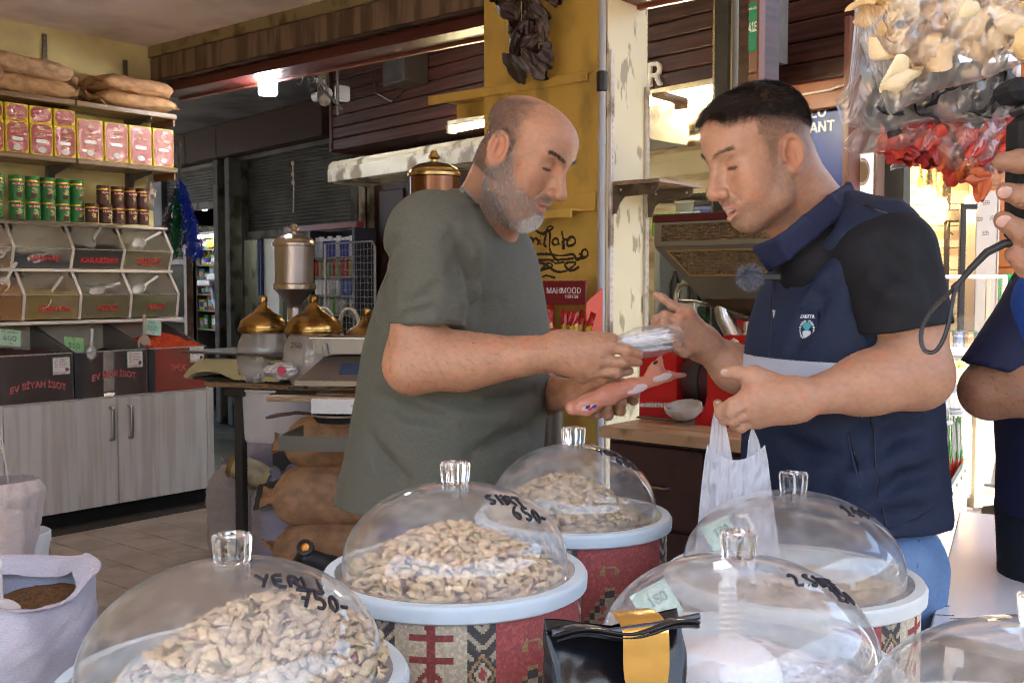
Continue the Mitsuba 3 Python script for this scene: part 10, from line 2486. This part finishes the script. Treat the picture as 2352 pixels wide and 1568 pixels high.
def passer(label, c, hgt, yaw, top, bot, skin, hairc, sleeve_hem=None, arm=0.16):
 k = thing('person', label, 'person')
 s = hgt / 1.7
 S = SDF()
 M = rotz(yaw, c)
 W = lambda *q: (M @ np.array([q[0] * s, q[1] * s, q[2] * s, 1]))[:3]
 S.ell(W(0.01, 0, 1.58), np.array((0.095, 0.075, 0.115)) * s, 0.02, M[:3, :3])
 S.ball(W(0.10, 0, 1.565), 0.016 * s, 0.02)
 S.cap(W(-0.02, 0, 1.52), W(-0.02, 0, 1.40), 0.05 * s, 0.055 * s, 0.03)
 S.cap(W(0, 0, 1.35), W(0, 0, 1.0), 0.10 * s, 0.10 * s, 0.05)
 for y in (1, -1):
  S.ell(W(-0.005, 0.078 * y, 1.57), np.array((0.018, 0.008, 0.032)) * s, 0.006, M[:3, :3])
  S.chain([W(0, 0.17 * y, 1.38), W(-0.02, (0.19 + arm * 0.3) * y, 1.12), W(0.05, (0.17 + arm * 0.3) * y, 0.88)], np.array([0.05, 0.042, 0.03]) * s, 0.03)
  S.cap(W(0.05, (0.17 + arm * 0.3) * y, 0.88), W(0.06, (0.17 + arm * 0.3) * y, 0.76), 0.032 * s, 0.02 * s, 0.02)
 m = S.mesh(0.012, smooth=2)
 part(k, 'body', m, 'vx_skin', True, lambda v: skin_colour(v, skin))
 S = SDF()
 S.ell(W(-0.012, 0, 1.605), np.array((0.102, 0.083, 0.108)) * s, 0.02, M[:3, :3])
 S.ell(W(0.09, 0, 1.53), np.array((0.07, 0.075, 0.11)) * s, 0.02, M[:3, :3], 's')
 part(k, 'hair', S.mesh(0.010, lambda p, d: d + 0.006 * (meshkit.noise(p * 90) - 0.5), 1), 'vc_matte', True, hairc)
 S = SDF()
 S.loft(np.array([0.86, 0.95, 1.1, 1.25, 1.38, 1.43]) * s, [c[0]] * 6, [c[1]] * 6, np.array([0.14, 0.135, 0.125, 0.13, 0.10, 0.06]) * s, np.array([0.19, 0.185, 0.175, 0.20, 0.18, 0.10]) * s, math.radians(yaw), 0.03)
 for y in (1, -1):
  sleeve(S, W(0, 0.16 * y, 1.36), W(-0.01, 0.20 * y, 1.12), 0.075 * s, 0.066 * s, W(-0.01, 0.19 * y, 1.18), np.array([0, 0, -1.0]), 0.03)
  if sleeve_hem is not None:
   hm = lathe([(0.071 * s, -0.012), (0.074 * s, -0.008), (0.074 * s, 0.010), (0.071 * s, 0.012)], 20)
   part(k, 'sleeve_hem', mv(hm, rotz(0, W(-0.008, 0.190 * y, 1.20))), 'vc_cloth', 40, sleeve_hem)
 part(k, 'top', S.mesh(0.012, wrinkle((10, 10, 6), 0.006, 2), 2), 'vc_cloth', True, top)
 S = SDF()
 for y in (1, -1):
  S.chain([W(0, 0.08 * y, 0.90), W(0.02, 0.09 * y, 0.48), W(0, 0.10 * y, 0.08)], np.array([0.105, 0.085, 0.085]) * s, 0.03)
 part(k, 'trousers', S.mesh(0.014, wrinkle((9, 9, 5), 0.008, 2), 2), 'vc_cloth', True, bot)
 for y in (1, -1):
  S = SDF()
  S.cap(W(-0.04, 0.10 * y, 0.04), W(0.14, 0.11 * y, 0.035), 0.042 * s, 0.032 * s, 0.02)
  part(k, 'shoe', S.mesh(0.012, smooth=1), 'vc_satin', True, (0.55, 0.55, 0.58))
 return k
c = at(2228, 657, 15.0)
passer('woman in white blouse and wide white trousers walking far down the sunlit street', (c[0], c[1], 0), 1.66, 250, (0.72, 0.72, 0.74), (0.74, 0.74, 0.76), (0.42, 0.26, 0.19), (0.03, 0.02, 0.018))
c = at(2345, 657, 8.6)
passer('man in a green football shirt with yellow sleeve trim standing on the street', (c[0], c[1], 0), 1.76, 200, (0.01, 0.25, 0.14), (0.06, 0.06, 0.08), (0.38, 0.22, 0.15), (0.03, 0.02, 0.018), (0.70, 0.55, 0.03))
c = at(2296, 668, 9.3)
passer('child with dark hair standing beside the man in the green shirt', (c[0], c[1], 0), 1.40, 160, (0.05, 0.06, 0.10), (0.08, 0.08, 0.10), (0.42, 0.26, 0.19), (0.03, 0.02, 0.018))
